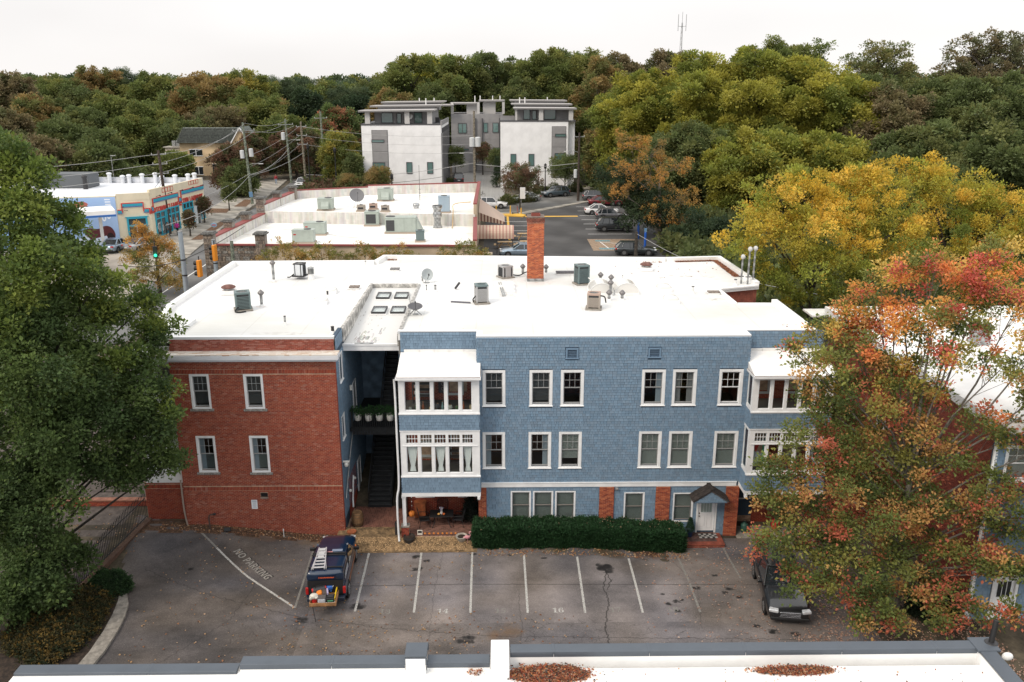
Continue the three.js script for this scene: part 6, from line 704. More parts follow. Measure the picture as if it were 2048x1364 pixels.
// ---------- neighbouring building at the right ----------
{
const t=thing('neighbour_building','blue-fronted brick building with a white roof, mostly hidden by the autumn maple','building',[28,0,-44]),fz=-33.6,x0=21.35;
mb().bb(x0+.4,-.5,-54,38,9.3,fz-.3).buildW('core',plainBrick,t);mb().bb(x0+.1,9.3,-54.2,38.2,9.5,fz+.05).buildW('roof_deck',M.membrane,t);mb().bb(x0+.05,9.2,-54.2,x0+.3,9.66,fz+.1).bb(x0+.3,9.2,fz-.15,38.2,9.66,fz+.1).bb(x0+.3,9.2,-54.2,38.2,9.66,-53.95).buildW('parapet',M.membrane,t);
const lw=fr(x0+.38,0,-53.9+44,-Math.PI/2).premultiply(M4().makeTranslation(-28,0,0));mb().bb(x0+.39,0,-53.9,x0+.42,9.2,fz-.2).buildW('mortar',M.mortar,t);const side=sub('brick_side',t);layBricks(side,lw,20.2,9.2,[],{seed:71,colors:[[.26,.055,.035],[.3,.065,.04],[.22,.045,.03]]});
const f=sub('blue_front',t);wallWithHoles('wall_board',f,fr(x0-28,-.4,fz+44),12,9.7,[[.5,7.35,1.9,9.0],[.9,.4,2.1,2.7]],.25,M.blueBack);layShingles(f,fr(x0-28,-.4,fz+44),6,9.6,[[.45,7.3,1.95,9.05],[.85,0,2.15,2.75]],{seed:73});
sashWindow(t,[x0+1.2-28,7.77,fz+44],0,1.5,1.75,{muntins:1,blind:true});
const d=sub('front_door',t,[x0+1.5-28,0,fz+44]);mb().bb(-.6,0,-.1,-.47,2.3,.05).bb(.47,0,-.1,.6,2.3,.05).bb(-.47,2.15,-.1,.47,2.3,.05).build('frame',M.trim,d);mb().rbox(0,1.06,-.06,.92,2.12,.05,.01).build('door_leaf',mats.doorWhite,d);mb().bb(-.3,1.15,-.03,.3,1.95,-.02).build('pane',carGlass,d);for (const x of [-.1,.1]) mb().bb(x-.012,1.15,-.02,x+.012,1.95,-.008).build('muntin',M.trim,d);mb().sph(.38,1.0,0,.035).build('handle',M.metal,d);
mb().path([V(x0-.08,9.2,fz+.1),V(x0-.1,5,fz+.1),V(x0-.12,.6,fz+.1),V(x0-.35,.25,fz+.25)],.06,24,8).buildW('downpipe',M.trim,t);mb().bb(x0-.04,0,fz-.1,x0+.1,9.2,fz+.03).buildW('corner_board',M.trim,t);
const b=sub('mansard_bay',t);mb().ext([[-.2,6.4],[1.6,6.4],[1.1,9.0],[-.2,9.0]].map(([a,c])=>[-a,c]).reverse(),1.6,fr(22.2-28,0,-55.6+44)).build('bay_wall',mat('slateShingle',[.05,.065,.085],.85),b);for (let k=0;k<16;k++) for (let q=0;q<9;q++) mb().box(20.65+.5*k/16-28+.0,6.5+k*.155,-55.5+q*.175+44,.03,.17,.165,0,0,-.19).build('slate',mats.slateShingle,b);mb().bb(20.5,9.0,-55.7,22.3,9.12,-53.9).buildW('bay_roof',M.membrane,b);mb().bb(20.4,6.2,-55.6,22.2,6.42,-54).buildW('trim',M.trim,b);
for (const [z,y] of [[-40,5.5],[-45,5.5],[-45,2.2]]){const w=sub('window',t,[x0+.36-28,y,z+44],-Math.PI/2);mb().bb(-.5,-.8,0,-.4,.8,.05).bb(.4,-.8,0,.5,.8,.05).bb(-.4,.7,0,.4,.8,.05).bb(-.4,-.8,0,.4,-.7,.05).build('frame',M.trim,w);mb().quad(V(-.4,-.7,.025),V(.4,-.7,.025),V(.4,.7,.025),V(-.4,.7,.025)).build('pane',carGlass,w);}
const k=thing('parapet_stack','small grey vent stack on the white roof behind the maple crown','roof vent',[27.2,9.5,-46]);mb().rbox(0,.5,0,.9,1.0,.7,.03).build('body',M.galv,k);mb().rbox(0,1.05,0,1.05,.1,.85,.02).build('cap',M.darkMetal,k);}
// ---------- flat-roofed restaurant ----------
const maroon=mat('maroon',[.24,.055,.05],.7,{map:rep(NZ4,.5)}),cream=mat('creamWall',[.62,.5,.36],.85,{map:nzBig}),dirtyRoof=(()=>{const t=tex(1024,1024,(x,w,h)=>{x.fillStyle='#ecebe8';x.fillRect(0,0,w,h);const r=rng(41),N=noiser(12),im=x.getImageData(0,0,w,h);for (let j=0;j<h;j++) for (let i=0;i<w;i++){let v=0,a=1,f=6;for (let o=0;o<6;o++){v+=(N(i/w*f,j/h*f,f)-.5)*a;a *= .62;f *= 2;} const k=(j*w+i)*4;im.data[k]+=v*26;im.data[k+1]+=v*28;im.data[k+2]+=v*34;} x.putImageData(im,0,0);for (let k=0;k<34;k++){x.strokeStyle='rgba(150,140,128,' + r()*.35 + ')';x.lineWidth=1;const u=r()*w;x.beginPath();x.moveTo(u,0);x.lineTo(u+(r()-.5)*30,h);x.stroke();} for (let k=0;k<60;k++){const a=r()*w,b=r()*h;for (let i=0;i<14;i++){x.fillStyle=['rgba(150,112,80,','rgba(120,108,96,'][k % 2]+r()*.2 + ')';x.beginPath();x.ellipse(a+(r()-.5)*60,b+(r()-.5)*16,2+r()*12,1+r()*4,0,0,7);x.fill();}}});return new THREE.MeshStandardMaterial({roughness:.7,map:rep(t,.035)});})();
const grimy=new THREE.MeshStandardMaterial({roughness:.85,map:rep(tex(512,256,(x,w,h)=>{x.fillStyle='#d6d3ce';x.fillRect(0,0,w,h);const r=rng(6);for (let k=0;k<700;k++){x.fillStyle='rgba(' + (120+r()*60 | 0) + ',' + (118+r()*60 | 0) + ',' + (112+r()*60 | 0) + ',' + r()*.12 + ')';const u=r()*w;x.fillRect(u,r()*h,4+r()*26,20+r()*60);}}),.12)});
const stonePal=[[.36,.29,.23],[.3,.25,.21],[.42,.34,.27],[.25,.2,.17],[.38,.36,.33]].map((c,i)=>mat('stone' + i,c,.92,{map:nzFine}));
{
const R=thing('restaurant','low restaurant with a two-level white roof edged in dark red, stone piers on its street side','building',[-14,5,-98]);R.userData.label='low restaurant with a stepped white roof edged in dark red and rough stone piers';
const front=[[-27.4,-80.2],[-2.4,-79.2]],mid=[[-26.9,-97.2],[-2.8,-94.2]],back=[[-26.3,-110.6],[-17.6,-114.4],[-2.9,-118]];
mb().slab([front[0],front[1],mid[1],mid[0]],4.6,8.9).buildW('roof_deck',dirtyRoof,R);mb().slab([mid[0],mid[1],back[2],back[1],back[0]],4.6,10.0).buildW('roof_deck',dirtyRoof,R);
const wallRun=(a,b,y0,y1,th,m,nm='parapet')=>mb().beam(V(a[0],(y0+y1)/2,a[1]),V(b[0],(y0+y1)/2,b[1]),th,y1-y0).buildW(nm,m,R);
wallRun(mid[0],mid[1],8.8,10.2,.3,grimy,'step_wall');wallRun(back[0],back[1],4.8,11.0,.35,grimy);wallRun(back[1],back[2],4.8,11.2,.35,grimy);wallRun([-26.3,-110.6],mid[0],4.8,10.9,.34,grimy);wallRun(mid[0],front[0],4.8,9.9,.33,grimy);wallRun(mid[1],back[2],4.8,11.3,.34,cream);wallRun(front[1],mid[1],4.8,9.8,.33,cream);wallRun([-22.4,-80.0],front[1],4.6,9.3,.3,cream,'front_wall');
const cp=(a,b,y,w=.5)=>mb().beam(V(a[0],y,a[1]),V(b[0],y,b[1]),w,.14).buildW('coping',maroon,R);cp(back[0],back[1],11.07,.36);cp(back[1],back[2],11.27,.36);cp([-26.5,-110.6],[-27.05,-97.2],10.97,.75);cp([-27.05,-97],[-27.55,-80.4],9.97,.75);cp(mid[1],back[2],11.37,.42);cp(front[1],mid[1],9.87,.42);cp([-27.2,-80.0],[-2.4,-79.05],9.38,.36);
// street side piers with caps
[[-27.5,-80.2,10.35],[-22.6,-80.0,10.35],[-27.55,-86.5,10.6],[-27.4,-92,10.6],[-27.2,-97.4,11.6],[-26.9,-103.6,11.5],[-26.5,-109.8,11.5]].forEach(([x,z,y],i)=>{const p=sub('stone_pier',R),r=rng(i+60);mb().bb(x-.45,4.6,z-.45,x+.45,y,z+.45).buildW('mortar',mat('stoneMortar',[.27,.24,.21],.95),p);if (i<2) for (let yy=5.0;yy<y-.1;){const h=.22+r()*.2;for (let s=0,u=-.45;s<3&&u<.4;s++){const w=Math.min(.26+r()*.3,.46-u);mb().rbox(x+u+w/2,yy+h/2,z+.46,w-.03,h-.03,.08,.03).buildW('stone',stonePal[Math.floor(r()*4.99)],p);u+=w;} yy+=h;} else for (let yy=y-1.4;yy<y-.1;yy+=.35) mb().rbox(x,yy+.17,z+.46,.8,.31,.08,.03).buildW('stone',stonePal[Math.floor(r()*4.99)],p);mb().rbox(x,y+.08,z,1.25,.16,1.25,.04).rbox(x,y+.2,z,1.0,.12,1.0,.04).buildW('pier_cap',mat('capStone',[.22,.22,.21],.9,{map:nzFine}),p);});
{const w=sub('stone_wall',R),r=rng(15);mb().bb(-27.1,4.6,-80.3,-22.9,9.3,-79.95).buildW('mortar',mats.stoneMortar,w);for (let y=5.6;y<9.2;){const h=.2+r()*.22;for (let x=-27.0;x<-23.0;){const l=Math.min(.25+r()*.5,-22.98-x);mb().rbox(x+l/2,y+h/2,-79.93,l-.035,Math.min(h,9.28-y)-.03,.1,.03).buildW('stone',stonePal[Math.floor(r()*4.99)],w);x+=l;} y+=h;}}
mb().bb(-2.36,8.6,-80,-2.2,9.2,-79.4).bb(-2.4,5.2,-90,-2.2,7.4,-88).buildW('service_door',M.darkMetal,R);
// striped awnings over the car park side
const sw=mat('awnTan',[.55,.43,.33],.85),sr=mat('awnBrown',[.19,.085,.07],.85),srose=mat('awnRose',[.42,.24,.2],.85);
{const a=sub('sloped_awning',R);for (let k=0;k<16;k++){const z0=-103.6+0,u=k/16,x0=-2.6+3.1*u,x1=-2.6+3.1*(k+1)/16;mb().quad(V(x0,9.35-u*1.15-.0,-102.1),V(x1,9.35-(u+1/16)*1.15,-102.1),V(x1,8.35-(u+1/16)*.45,-102.08),V(x0,8.35-u*.45,-102.08)).quad(V(x0,8.35-u*.45,-102.1),V(x1,8.35-(u+1/16)*.45,-102.1),V(x1,9.35-(u+1/16)*1.15,-102.12),V(x0,9.35-u*1.15,-102.12)).buildW('stripe',k % 2?sr:sw,a);} mb().quad(V(-2.6,9.35,-102.1),V(.5,8.2,-102.1),V(.5,8.2,-108),V(-2.6,10.3,-108)).quad(V(-2.6,10.27,-108),V(.5,8.17,-108),V(.5,8.17,-102.12),V(-2.6,9.32,-102.12)).buildW('canopy_top',mat('awnTop',[.5,.38,.31],.85),a);}
{const a=sub('barrel_awning',R);const n=22;for (let k=0;k<n;k++){const x0=-2.6+4.1*k/n,x1=-2.6+4.1*(k+1)/n,q=mb();for (let i=0;i<6;i++){const A0=Math.PI*.5*i/6,A1=Math.PI*.5*(i+1)/6,p=(x,t)=>V(x,7.75+Math.sin(Math.PI/2-t)*1.0-.0,-96.0+Math.sin(t)*1.3);q.quad(p(x0,A1),p(x1,A1),p(x1,A0),p(x0,A0));} q.quad(V(x0,7.4,-94.68),V(x1,7.4,-94.68),V(x1,7.75,-94.69),V(x0,7.75,-94.69));q.buildW('stripe',k % 2?srose:sw,a);} mb().bar(V(1.35,5.7,-94.8),V(1.35,7.5,-94.8),.04).bar(V(-.4,5.7,-94.8),V(-.4,7.5,-94.8),.04).buildW('post',M.darkMetal,a);}
mb().bb(-2.4,5.6,-92.5,-.9,6.3,-91).buildW('counter',cream,R);
// gas pipe and small roof fittings that belong to the roof
mb().path([V(-5.3,8.95,-92.6),V(-5.3,9.0,-93.8),V(-5.25,10.5,-94.6),V(-5.2,11.0,-97),V(-3.4,11.1,-98)],.05,40).buildW('gas_pipe',mat('gasYellow',[.6,.42,.2],.6),R);mb().path([V(-21,9,-91),V(-15,9.02,-86),V(-11,9.03,-85.6),V(-9,9.03,-85)],.03,30).buildW('cable',mat('cableGrey',[.5,.48,.45],.8),R);
}
// roof units on the restaurant
const rtuM=mat('rtu',[.37,.42,.38],.55,{map:rep(NZ4,.8)});
function rtu(label,[x,y,z],turn,w,h,d,o={}){
const t=thing('rooftop_unit',label,'air conditioner',[x,y,z],turn);mb().bb(-w/2-.1,0,-d/2-.1,w/2+.1,.16,d/2+.1).build('base_frame',mat('skid',[.4,.33,.27],.85),t);mb().rbox(0,.16+h/2,0,w,h,d,.04).build('cabinet',o.m||rtuM,t);mb().rbox(0,.18+h,0,w+.06,.05,d+.06,.02).build('lid',o.m||rtuM,t);
mb().cyl(o.fan ?? w*.2,.2+h,0,d*.3,d*.28,.06,20).build('fan_ring',M.darkMetal,t);for (const s of o.seams||[-.1,.2]) mb().bb(w*s,.2,d/2,w*s+.03,h+.1,d/2+.012).build('panel_seam',o.m||rtuM,t);
if (o.coil){const [a,b]=o.coil;mb().bb(w*a,.3,d/2,w*b,h*.95,d/2+.015).build('coil',fin,t);for (let k=0;k<6;k++) mb().bb(w*a,.34+k*(h-.4)/6,d/2+.016,w*b,.37+k*(h-.4)/6,d/2+.025).build('fin',M.darkMetal,t);}
if (o.hood) mb().ext([[0,0],[.7,0],[.05,h*.9],[0,h*.9]],d*.86,fr(w/2,.2,-d*.43)).build('intake_hood',o.m||rtuM,t);if (o.nose) mb().ext([[0,.1],[.4,.1],[.4,.4],[0,h*.75]],w*.5,M4().makeRotationY(-Math.PI/2).setPosition(w*.25,.15,d/2)).build('intake_hood',o.m||rtuM,t);if (o.badge) mb().bb(-w*.42,h*.75,d/2+.002,-w*.3,h*.85,d/2+.014).build('badge',tailRed,t);return t;
}
rtu('pale green rooftop unit nearest the front, left one of the badge pair',[-19.4,8.9,-83.6],.02,2.1,1.15,1.2,{badge:1,fan:.4,seams:[-.2,.05,.3]});rtu('pale green rooftop unit just behind its twin, both with a red badge',[-19.3,8.9,-88.6],.02,2.2,1.15,1.3,{badge:1,fan:.5,seams:[-.2,.05,.3]});rtu('square rooftop unit with a dark coil front, below the roof step',[-14.3,8.9,-95.0],.04,1.55,1.4,1.5,{coil:[-.4,.3],fan:0,seams:[.38]});rtu('longest rooftop unit, dark coil on its left and sloping hood on its right',[-10.5,8.9,-89.9],.02,3.2,1.5,1.7,{coil:[-.47,-.2],hood:1,fan:-1.1,seams:[-.15,.1,.12,.35]});rtu('rooftop unit with a snout-like hood, left one above the roof step',[-20.3,10,-99.6],.05,1.75,1.2,1.4,{nose:1,fan:.3});rtu('rooftop unit with a snout-like hood against the back parapet',[-14.5,10,-108.4],.05,1.9,1.35,1.5,{nose:1,fan:.2});
rtu('small dark green rooftop condenser with a hose, right of the longest unit',[-8.0,8.9,-84.2],.1,.85,.95,.8,{m:acGreen,fan:0});rtu('tall blue-grey cabinet near the right end of the upper roof',[-6.4,10,-97.3],.03,1.3,1.7,1.2,{m:mat('cabBlue',[.33,.42,.5],.4),fan:0,seams:[.0]});
for (const [x,z,l,m] of [[-16.0,-98.3,'low window-type unit on the upper roof, left of three',acTan],[-14.8,-99.6,'low pinkish unit on the upper roof, middle of three',mats.acPink],[-13.2,-97.9,'low window-type unit on the upper roof, right of three',acTan]]) rtu(l,[x,10,z],0,.9,.55,.7,{m,coil:[-.36,.3],fan:0,seams:[.36]});
{const t=thing('exhaust_stack','shiny metal exhaust stack standing at the roof step','exhaust stack',[-6.9,8.9,-93.2]);mb().cyl(0,0,0,.5,.45,.3,18).cyl(0,.3,0,.36,.36,.8,18).build('base',M.galv,t);mb().lathe([[.36,1.1],[.5,1.25],[.5,1.6],[.4,1.75],[.42,2.0],[.55,2.15],[.55,2.45],[.5,2.45]],0,0,0,20).build('cowl',M.metal,t);mb().cyl(0,2.4,0,.45,.45,.02,16).build('opening',M.black,t);}
{const t=thing('roof_ventilator','small silver turbine vent on the upper roof of the restaurant','roof vent',[-9.8,10,-99.4]);mb().bb(-.5,0,-.5,.5,.2,.5).build('kerb',M.membrane,t);mb().lathe([[.3,.2],[.34,.4],[.42,.55],[.38,.75],[.15,.85],[0,.86]],0,0,0,16).build('hood',M.metal,t);}
dish('large grey mesh satellite dish on a mast on the restaurant roof',[-17.0,10,-101.6],.3,1.0,.85,mat('meshDish',[.16,.16,.17],.6),{h:1.4,legs:[[0,.02],[-.5,.4],[.5,.4]]});
{const t=thing('antenna_mast','thin dark antenna mast near the back parapet of the restaurant','antenna',[-10.2,10,-108.5]);mb().cyl(0,0,0,.035,.025,4.4,6).build('mast',M.darkMetal,t);for (const y of [.6,.9,1.4]) mb().bar(V(-.15,y,0),V(.15,y,0),.02).build('element',M.darkMetal,t);}
// ---------- laundromat with the mural ----------
{
const K=V(-41.94,0,-102.8),F=V(-40.47,0,-117.53),G=5.6,T=thing('laundromat','cream corner laundromat with turquoise windows and a blue mural on its side','building',[-48,5.7,-108]),cl=mat('laundryCream',[.78,.7,.53],.85,{map:rep(NZ4,.3)}),tq=mat('turquoise',[.03,.36,.5],.5),redT=mat('redTrim',[.55,.06,.05],.6),blueT=mat('blueTrim',[.12,.16,.4],.6);
mb().slab([[-41.94,-102.8],[-40.47,-117.53],[-66,-119.5],[-66,-95.2],[-45.17,-101.04]],G-.6,11.2).buildW('block',cl,T);
mb().slab([[-42.1,-103],[-40.7,-117.4],[-66,-119.3],[-66,-95.4],[-45.17,-101.25]],11.2,11.26).buildW('roof_deck',mat('laundryRoof',[.72,.74,.78],.7,{map:rep(NZ4,.2)}),T);
const par=(a,b,y,m)=>mb().beam(V(a[0],(10.9+y)/2,a[1]),V(b[0],(10.9+y)/2,b[1]),.3,y-10.9).buildW('parapet',m,T);par([-42.05,-102.95],[-40.6,-117.5],12.0,cl);par([-45.2,-101.2],[-42.0,-102.9],11.7,cl);par([-66,-119.4],[-40.5,-117.6],12.0,mat('paintedPar',[.62,.64,.68],.8,{map:rep(NZ2,.4)}));par([-66,-95.4],[-45.2,-101.15],11.5,cl);
// street front: frame with x along the wall away from the corner
const sd=F.clone().sub(K),L=sd.length(),ry=Math.atan2(-sd.z,sd.x),f=sub('street_front',T,[K.x+48,0,K.z+108],ry);
const slopeY=x=>.05+.42*x/L;// pavement rises along the front; local y 0 is 5.7
const glassTq=mat('shopGlass',[.04,.06,.065],.08,{clearcoat:1});
const bayWin=(x0,x1,y0,y1,n)=>{const w=sub('shop_window',f);mb().bb(x0,y0,-.02,x1,y1,.03).build('pane',glassTq,w);mb().bb(x0-.15,y1,0,x1+.15,y1+.18,.12).bb(x0-.15,y0-.12,0,x1+.15,y0,.12).bb(x0,y1-.75,0,x1,y1-.6,.1).build('frame',tq,w);for (let k=0;k <= n;k++){const x=x0+(x1-x0)*k/n;mb().bb(x-.09,y0,0,x+.09,y1,.11).build('mullion',tq,w);} const r=rng(x0*10 | 0);for (let k=0;k<9;k++) mb().bb(x0+r()*(x1-x0-.4),y0+r()*1.2,.028,x0+.4+r()*(x1-x0-.4),y0+.3+r()*1.4,.034).build('poster',[mats.trim,blindMat,mats.headPale,mats.rust][k % 4],w);};
bayWin(.9,3.3,.65,3.35,2);bayWin(3.7,7.0,.75,3.45,3);bayWin(8.2,11.0,.9,3.55,3);bayWin(12.4,14.4,1.0,3.6,2);
{const d=sub('door',f,[11.7,.35,0]);mb().bb(-.55,0,0,-.45,2.6,.5).bb(.45,0,0,.55,2.6,.5).bb(-.45,2.5,0,.45,2.6,.5).bb(-.45,1.1,.4,.45,1.2,.5).build('frame',M.trim,d);mb().bb(-.45,.05,.38,.45,2.5,.4).build('pane',glassTq,d);}
const band=(x0,x1,y,m,d)=>mb().bb(x0,y,0,x1,y+d,.1).build('trim_band',m,f);for (const [a,b,y] of [[.2,.6,3.85],[.6,7.2,4.75],[7.2,8.0,4.1],[8.0,14.7,4.9]]){band(a,b,y,tq,.34);band(a,b,y+.36,redT,.1);band(a,b,y-.1,blueT,.09);} for (const [x,y0,y1] of [[.6,3.95,5.15],[7.2,4.1,5.15],[8.0,4.1,5.3]]) mb().bb(x-.06,y0,0,x+.06,y1,.11).build('trim_band',redT,f);
for (const [x,y] of [[3.2,5.6],[10.5,5.75]]){for (let k=0;k<4;k++) mb().ext([[0,0],[.7,0],[.7,.55],[0,.55]],.05,fr(x+k*.72,y,0),0,[[[.06,.06],[.06,.49],[.64,.49],[.64,.06]]]).build('sign_frame',redT,f);}
mb().add(textGeo('MIDTOWN CLEANERS',.62,font,.06),fr(3.9,3.78,.02)).build('sign_lettering',redT,f);mb().add(textGeo('COIN LAUNDRY',.62,font,.06),fr(11.1,3.98,.02)).build('sign_lettering',redT,f);for (let k=0;k<5;k++) mb().bar(V(1.6+k*3,5.3,0),V(1.6+k*3,5.5,.5),.03).sph(1.6+k*3,5.45,.55,.1).build('sign_lamp',M.darkMetal,f);
// corner front with the double door, facing the camera
const cd=V(-41.94+45.17,0,-102.8+101.04),c=sub('corner_front',T,[-45.17+48,0,-101.04+108],Math.atan2(-cd.z,cd.x)),CL=cd.length();
mb().bb(.9,3.0,0,CL-.5,3.18,.12).bb(.75,3.18,0,CL-.35,3.26,.14).bb(.9,-.2,0,1.1,3.0,.12).bb(CL-.7,-.2,0,CL-.5,3.0,.12).bb(1.1,2.05,0,CL-.7,2.3,.1).build('door_frame',tq,c);mb().bb(1.1,-.2,-.02,CL-.7,3.0,.03).build('pane',glassTq,c);mb().bb(CL/2+.05,-.2,.03,CL/2+.15,2.05,.08).build('door_stile',M.trim,c);
for (const [a,b,y] of [[.05,.55,3.75],[.55,2.9,4.5],[2.9,CL,3.75]]){mb().bb(a,y,0,b,y+.3,.1).build('trim_band',tq,c);mb().bb(a,y+.31,0,b,y+.42,.1).build('trim_band',redT,c);mb().bb(a,y-.1,0,b,y-.01,.1).build('trim_band',blueT,c);} for (const x of [.55,2.9]) mb().bb(x-.06,3.8,0,x+.06,4.9,.11).build('trim_band',redT,c);
// mural: flat paint on the side wall
const mural=tex(1024,512,(x,w,h)=>{const g=x.createLinearGradient(0,0,w,0);g.addColorStop(0,'#8fb2dc');g.addColorStop(.55,'#8fb4e4');g.addColorStop(1,'#a4c0e8');x.fillStyle=g;x.fillRect(0,0,w,h);x.translate(690,0);x.scale(.34,1);x.fillStyle='#c9d9ee';x.beginPath();x.ellipse(620,470,330,150,0,0,7);x.fill();x.fillStyle='#5b2a30';x.beginPath();x.moveTo(430,300);x.bezierCurveTo(560,250,620,300,700,280);x.bezierCurveTo(800,240,900,260,920,340);x.lineTo(900,430);x.lineTo(780,350);x.lineTo(540,380);x.closePath();x.fill();x.fillStyle='#2a1a20';x.beginPath();x.ellipse(850,370,60,44,.4,0,7);x.fill();x.fillStyle='#232b40';x.beginPath();x.ellipse(470,100,120,34,0,0,7);x.fill();x.fillStyle='#b8695f';x.beginPath();x.ellipse(455,60,110,26,0,0,7);x.fill();x.fillStyle='#eef2fa';x.font='bold 104px sans-serif';x.save();x.translate(690,240);x.rotate(-.25);x.fillText('YOU',0,0);x.restore();x.strokeStyle='#eef2fa';x.lineWidth=6;x.strokeRect(790,400,90,60);for (let k=0;k<5;k++) x.strokeRect(820+k*3,20+k*22,80,4);},{clamp:true});
const m=mb().quad(V(-66,4.8,-95.12),V(-45.2,4.8,-100.98),V(-45.2,11.4,-100.98),V(-66,11.4,-95.12));m.keepUV=true;m.buildW('mural',new THREE.MeshStandardMaterial({map:mural,roughness:.85}),T);
for (let k=0;k<16;k++){const x=-64+k*1.5+(k % 3)*.3;mb().cyl(x,11.26,-118.4+k*.06,.26,.26,.8+(k % 4)*.12,10).sph(x,12.15+(k % 4)*.12,-118.4+k*.06,.36,.2,.36).buildW('roof_vent',mat('ventWhite',[.66,.68,.71],.5),T);}
mb().rbox(-56.5,12.2,-113,7.0,1.8,3,.06).buildW('plant_screen',mat('screenGrey',[.11,.12,.13],.7),T);for (const x of [-60.4,-58.6,-53]) mb().cyl(x,11.2,-110.5,.3,.25,1.5,10).sph(x,12.8,-110.5,.36,.3,.36).buildW('fan_cowl',M.darkMetal,T);
const cnp=thing('forecourt_canopy','flat white canopy with a blue edge before the mural wall','canopy',[-48,5.4,-95.5],.5);mb().rbox(0,4.9,0,9,.55,4.4,.05).build('roof',M.membrane,cnp);mb().bb(-4.5,4.45,2.16,4.5,4.68,2.24).bb(4.46,4.45,-2.2,4.54,4.68,2.16).build('blue_edge',mat('blueEdge',[.03,.14,.45],.5),cnp);for (const x of [-3,3]) mb().rbox(x,2.2,0,.35,4.5,.35,.03).build('column',M.white,cnp);
}
// ---------- cream house up the street ----------
{
const H=thing('cream_house','cream two-storey house with a weathered grey-green gable roof among trees','house',[-56,7.5,-170]),hw=mat('houseCream',[.74,.56,.35],.85,{map:nzBig}),rf=mat('houseRoof',[.26,.285,.26],.9,{map:rep(NZ3,.5)});
mb().bb(-61.2,7,-175,-50.4,13.9,-167).buildW('wall',hw,H);mb().ext([[-166.4,13.8],[-171,16.5],[-175.6,13.8]],11.6,M4().makeBasis(V(0,0,1),V(0,1,0),V(-1,0,0)).setPosition(-50,0,0)).buildW('roof',rf,H);for (let k=0;k<14;k++) mb().beam(V(-61.7,13.9+k*.19,-166.3-k*.33),V(-49.9,13.9+k*.19,-166.3-k*.33),.34,.05).buildW('roof_course',rf,H);
mb().ext([[-1.9,13.6],[1.9,13.6],[0,16.6]],6,fr(-48.9,0,-171)).buildW('gable',hw,H);mb().beam(V(-50.9,13.6,-164.8),V(-48.9,16.7,-164.8),.3,.16).beam(V(-46.9,13.6,-164.8),V(-48.9,16.7,-164.8),.3,.16).buildW('barge_board',M.trim,H);mb().beam(V(-51,13.7,-168),V(-48.9,16.8,-168),6.2,.12).beam(V(-46.8,13.7,-168),V(-48.9,16.8,-168),6.2,.12).buildW('roof',rf,H);mb().bb(-51,7,-171,-46.9,13.7,-165.1).buildW('wall',hw,H);
mb().bb(-64.2,9.7,-172,-61.1,12.9,-167.5).buildW('side_wing',mat('wingPale',[.6,.52,.42],.85),H);mb().bb(-64.5,12.9,-172.2,-61.1,13.05,-167.2).buildW('wing_roof',mat('wingRoof',[.4,.37,.33],.8),H);for (const x of [-63.9,-62.6,-61.4]) mb().cyl(x,7,-167.7,.1,.1,2.8,8).buildW('stilt',M.rust,H);for (const x of [-62.9,-62.1]) mb().rbox(x,13.6,-169,.7,1.0,.7,.05).buildW('roof_unit',M.galv,H);
for (const [x,y,z,w,h] of [[-58.2,12,-166.98,2.4,1.1],[-54,9,-166.98,2.6,1.6],[-58,8.6,-166.98,1.6,1.4],[-48.9,11.5,-165.08,1.2,1.6]]){const g=sub('window',H);mb().bb(x-w/2,y-h/2,z,x+w/2,y+h/2,z+.03).buildW('pane',carGlass,g);mb().bb(x-w/2-.1,y+h/2,z,x+w/2+.1,y+h/2+.12,z+.06).bb(x-w/2-.1,y-h/2-.12,z,x+w/2+.1,y-h/2,z+.06).bb(x-.05,y-h/2,z+.03,x+.05,y+h/2,z+.05).buildW('frame',M.trim,g);}
mb().bb(-52,7,-160.6,-44.6,9.0,-160.3).buildW('yard_wall',mat('yardWall',[.06,.055,.055],.8),H);
}
// ---------- white town houses ----------
const twWhite=mat('twWhite',[.86,.86,.87],.7,{map:rep(NZ4,.3)}),twGrey=mat('twGrey',[.29,.285,.29],.75,{map:rep(NZ4,.4)}),twDark=mat('twDark',[.075,.075,.08],.6),twRoof=mat('twRoof',[.46,.44,.43],.8),twFascia=mat('twFascia',[.2,.195,.195],.7),twGlass=mat('twGlass',[.11,.2,.19],.08,{clearcoat:1});
function twWindow(P,x,y,z,w,h,split){const g=sub('window',P);mb().bb(x-w/2,y-h/2,z-.05,x+w/2,y+h/2,z+.02).buildW('pane',twGlass,g);mb().bb(x-w/2-.1,y-h/2-.1,z,x-w/2,y+h/2+.1,z+.08).bb(x+w/2,y-h/2-.1,z,x+w/2+.1,y+h/2+.1,z+.08).bb(x-w/2,y+h/2,z,x+w/2,y+h/2+.1,z+.078).bb(x-w/2,y-h/2-.1,z,x+w/2,y-h/2,z+.078).buildW('frame',twDark,g);if (split) mb().bb(x-.05,y-h/2,z+.02,x+.05,y+h/2,z+.07).buildW('mullion',twDark,g);}
function panelGrid(P,x0,x1,y0,y1,z,nx,ny,m){for (let i=0;i<nx;i++) for (let j=0;j<ny;j++) mb().bb(x0+(x1-x0)*i/nx+.02,y0+(y1-y0)*j/ny+.02,z-.06,x0+(x1-x0)*(i+1)/nx-.02,y0+(y1-y0)*(j+1)/ny-.02,z).buildW('panel',m,P);}
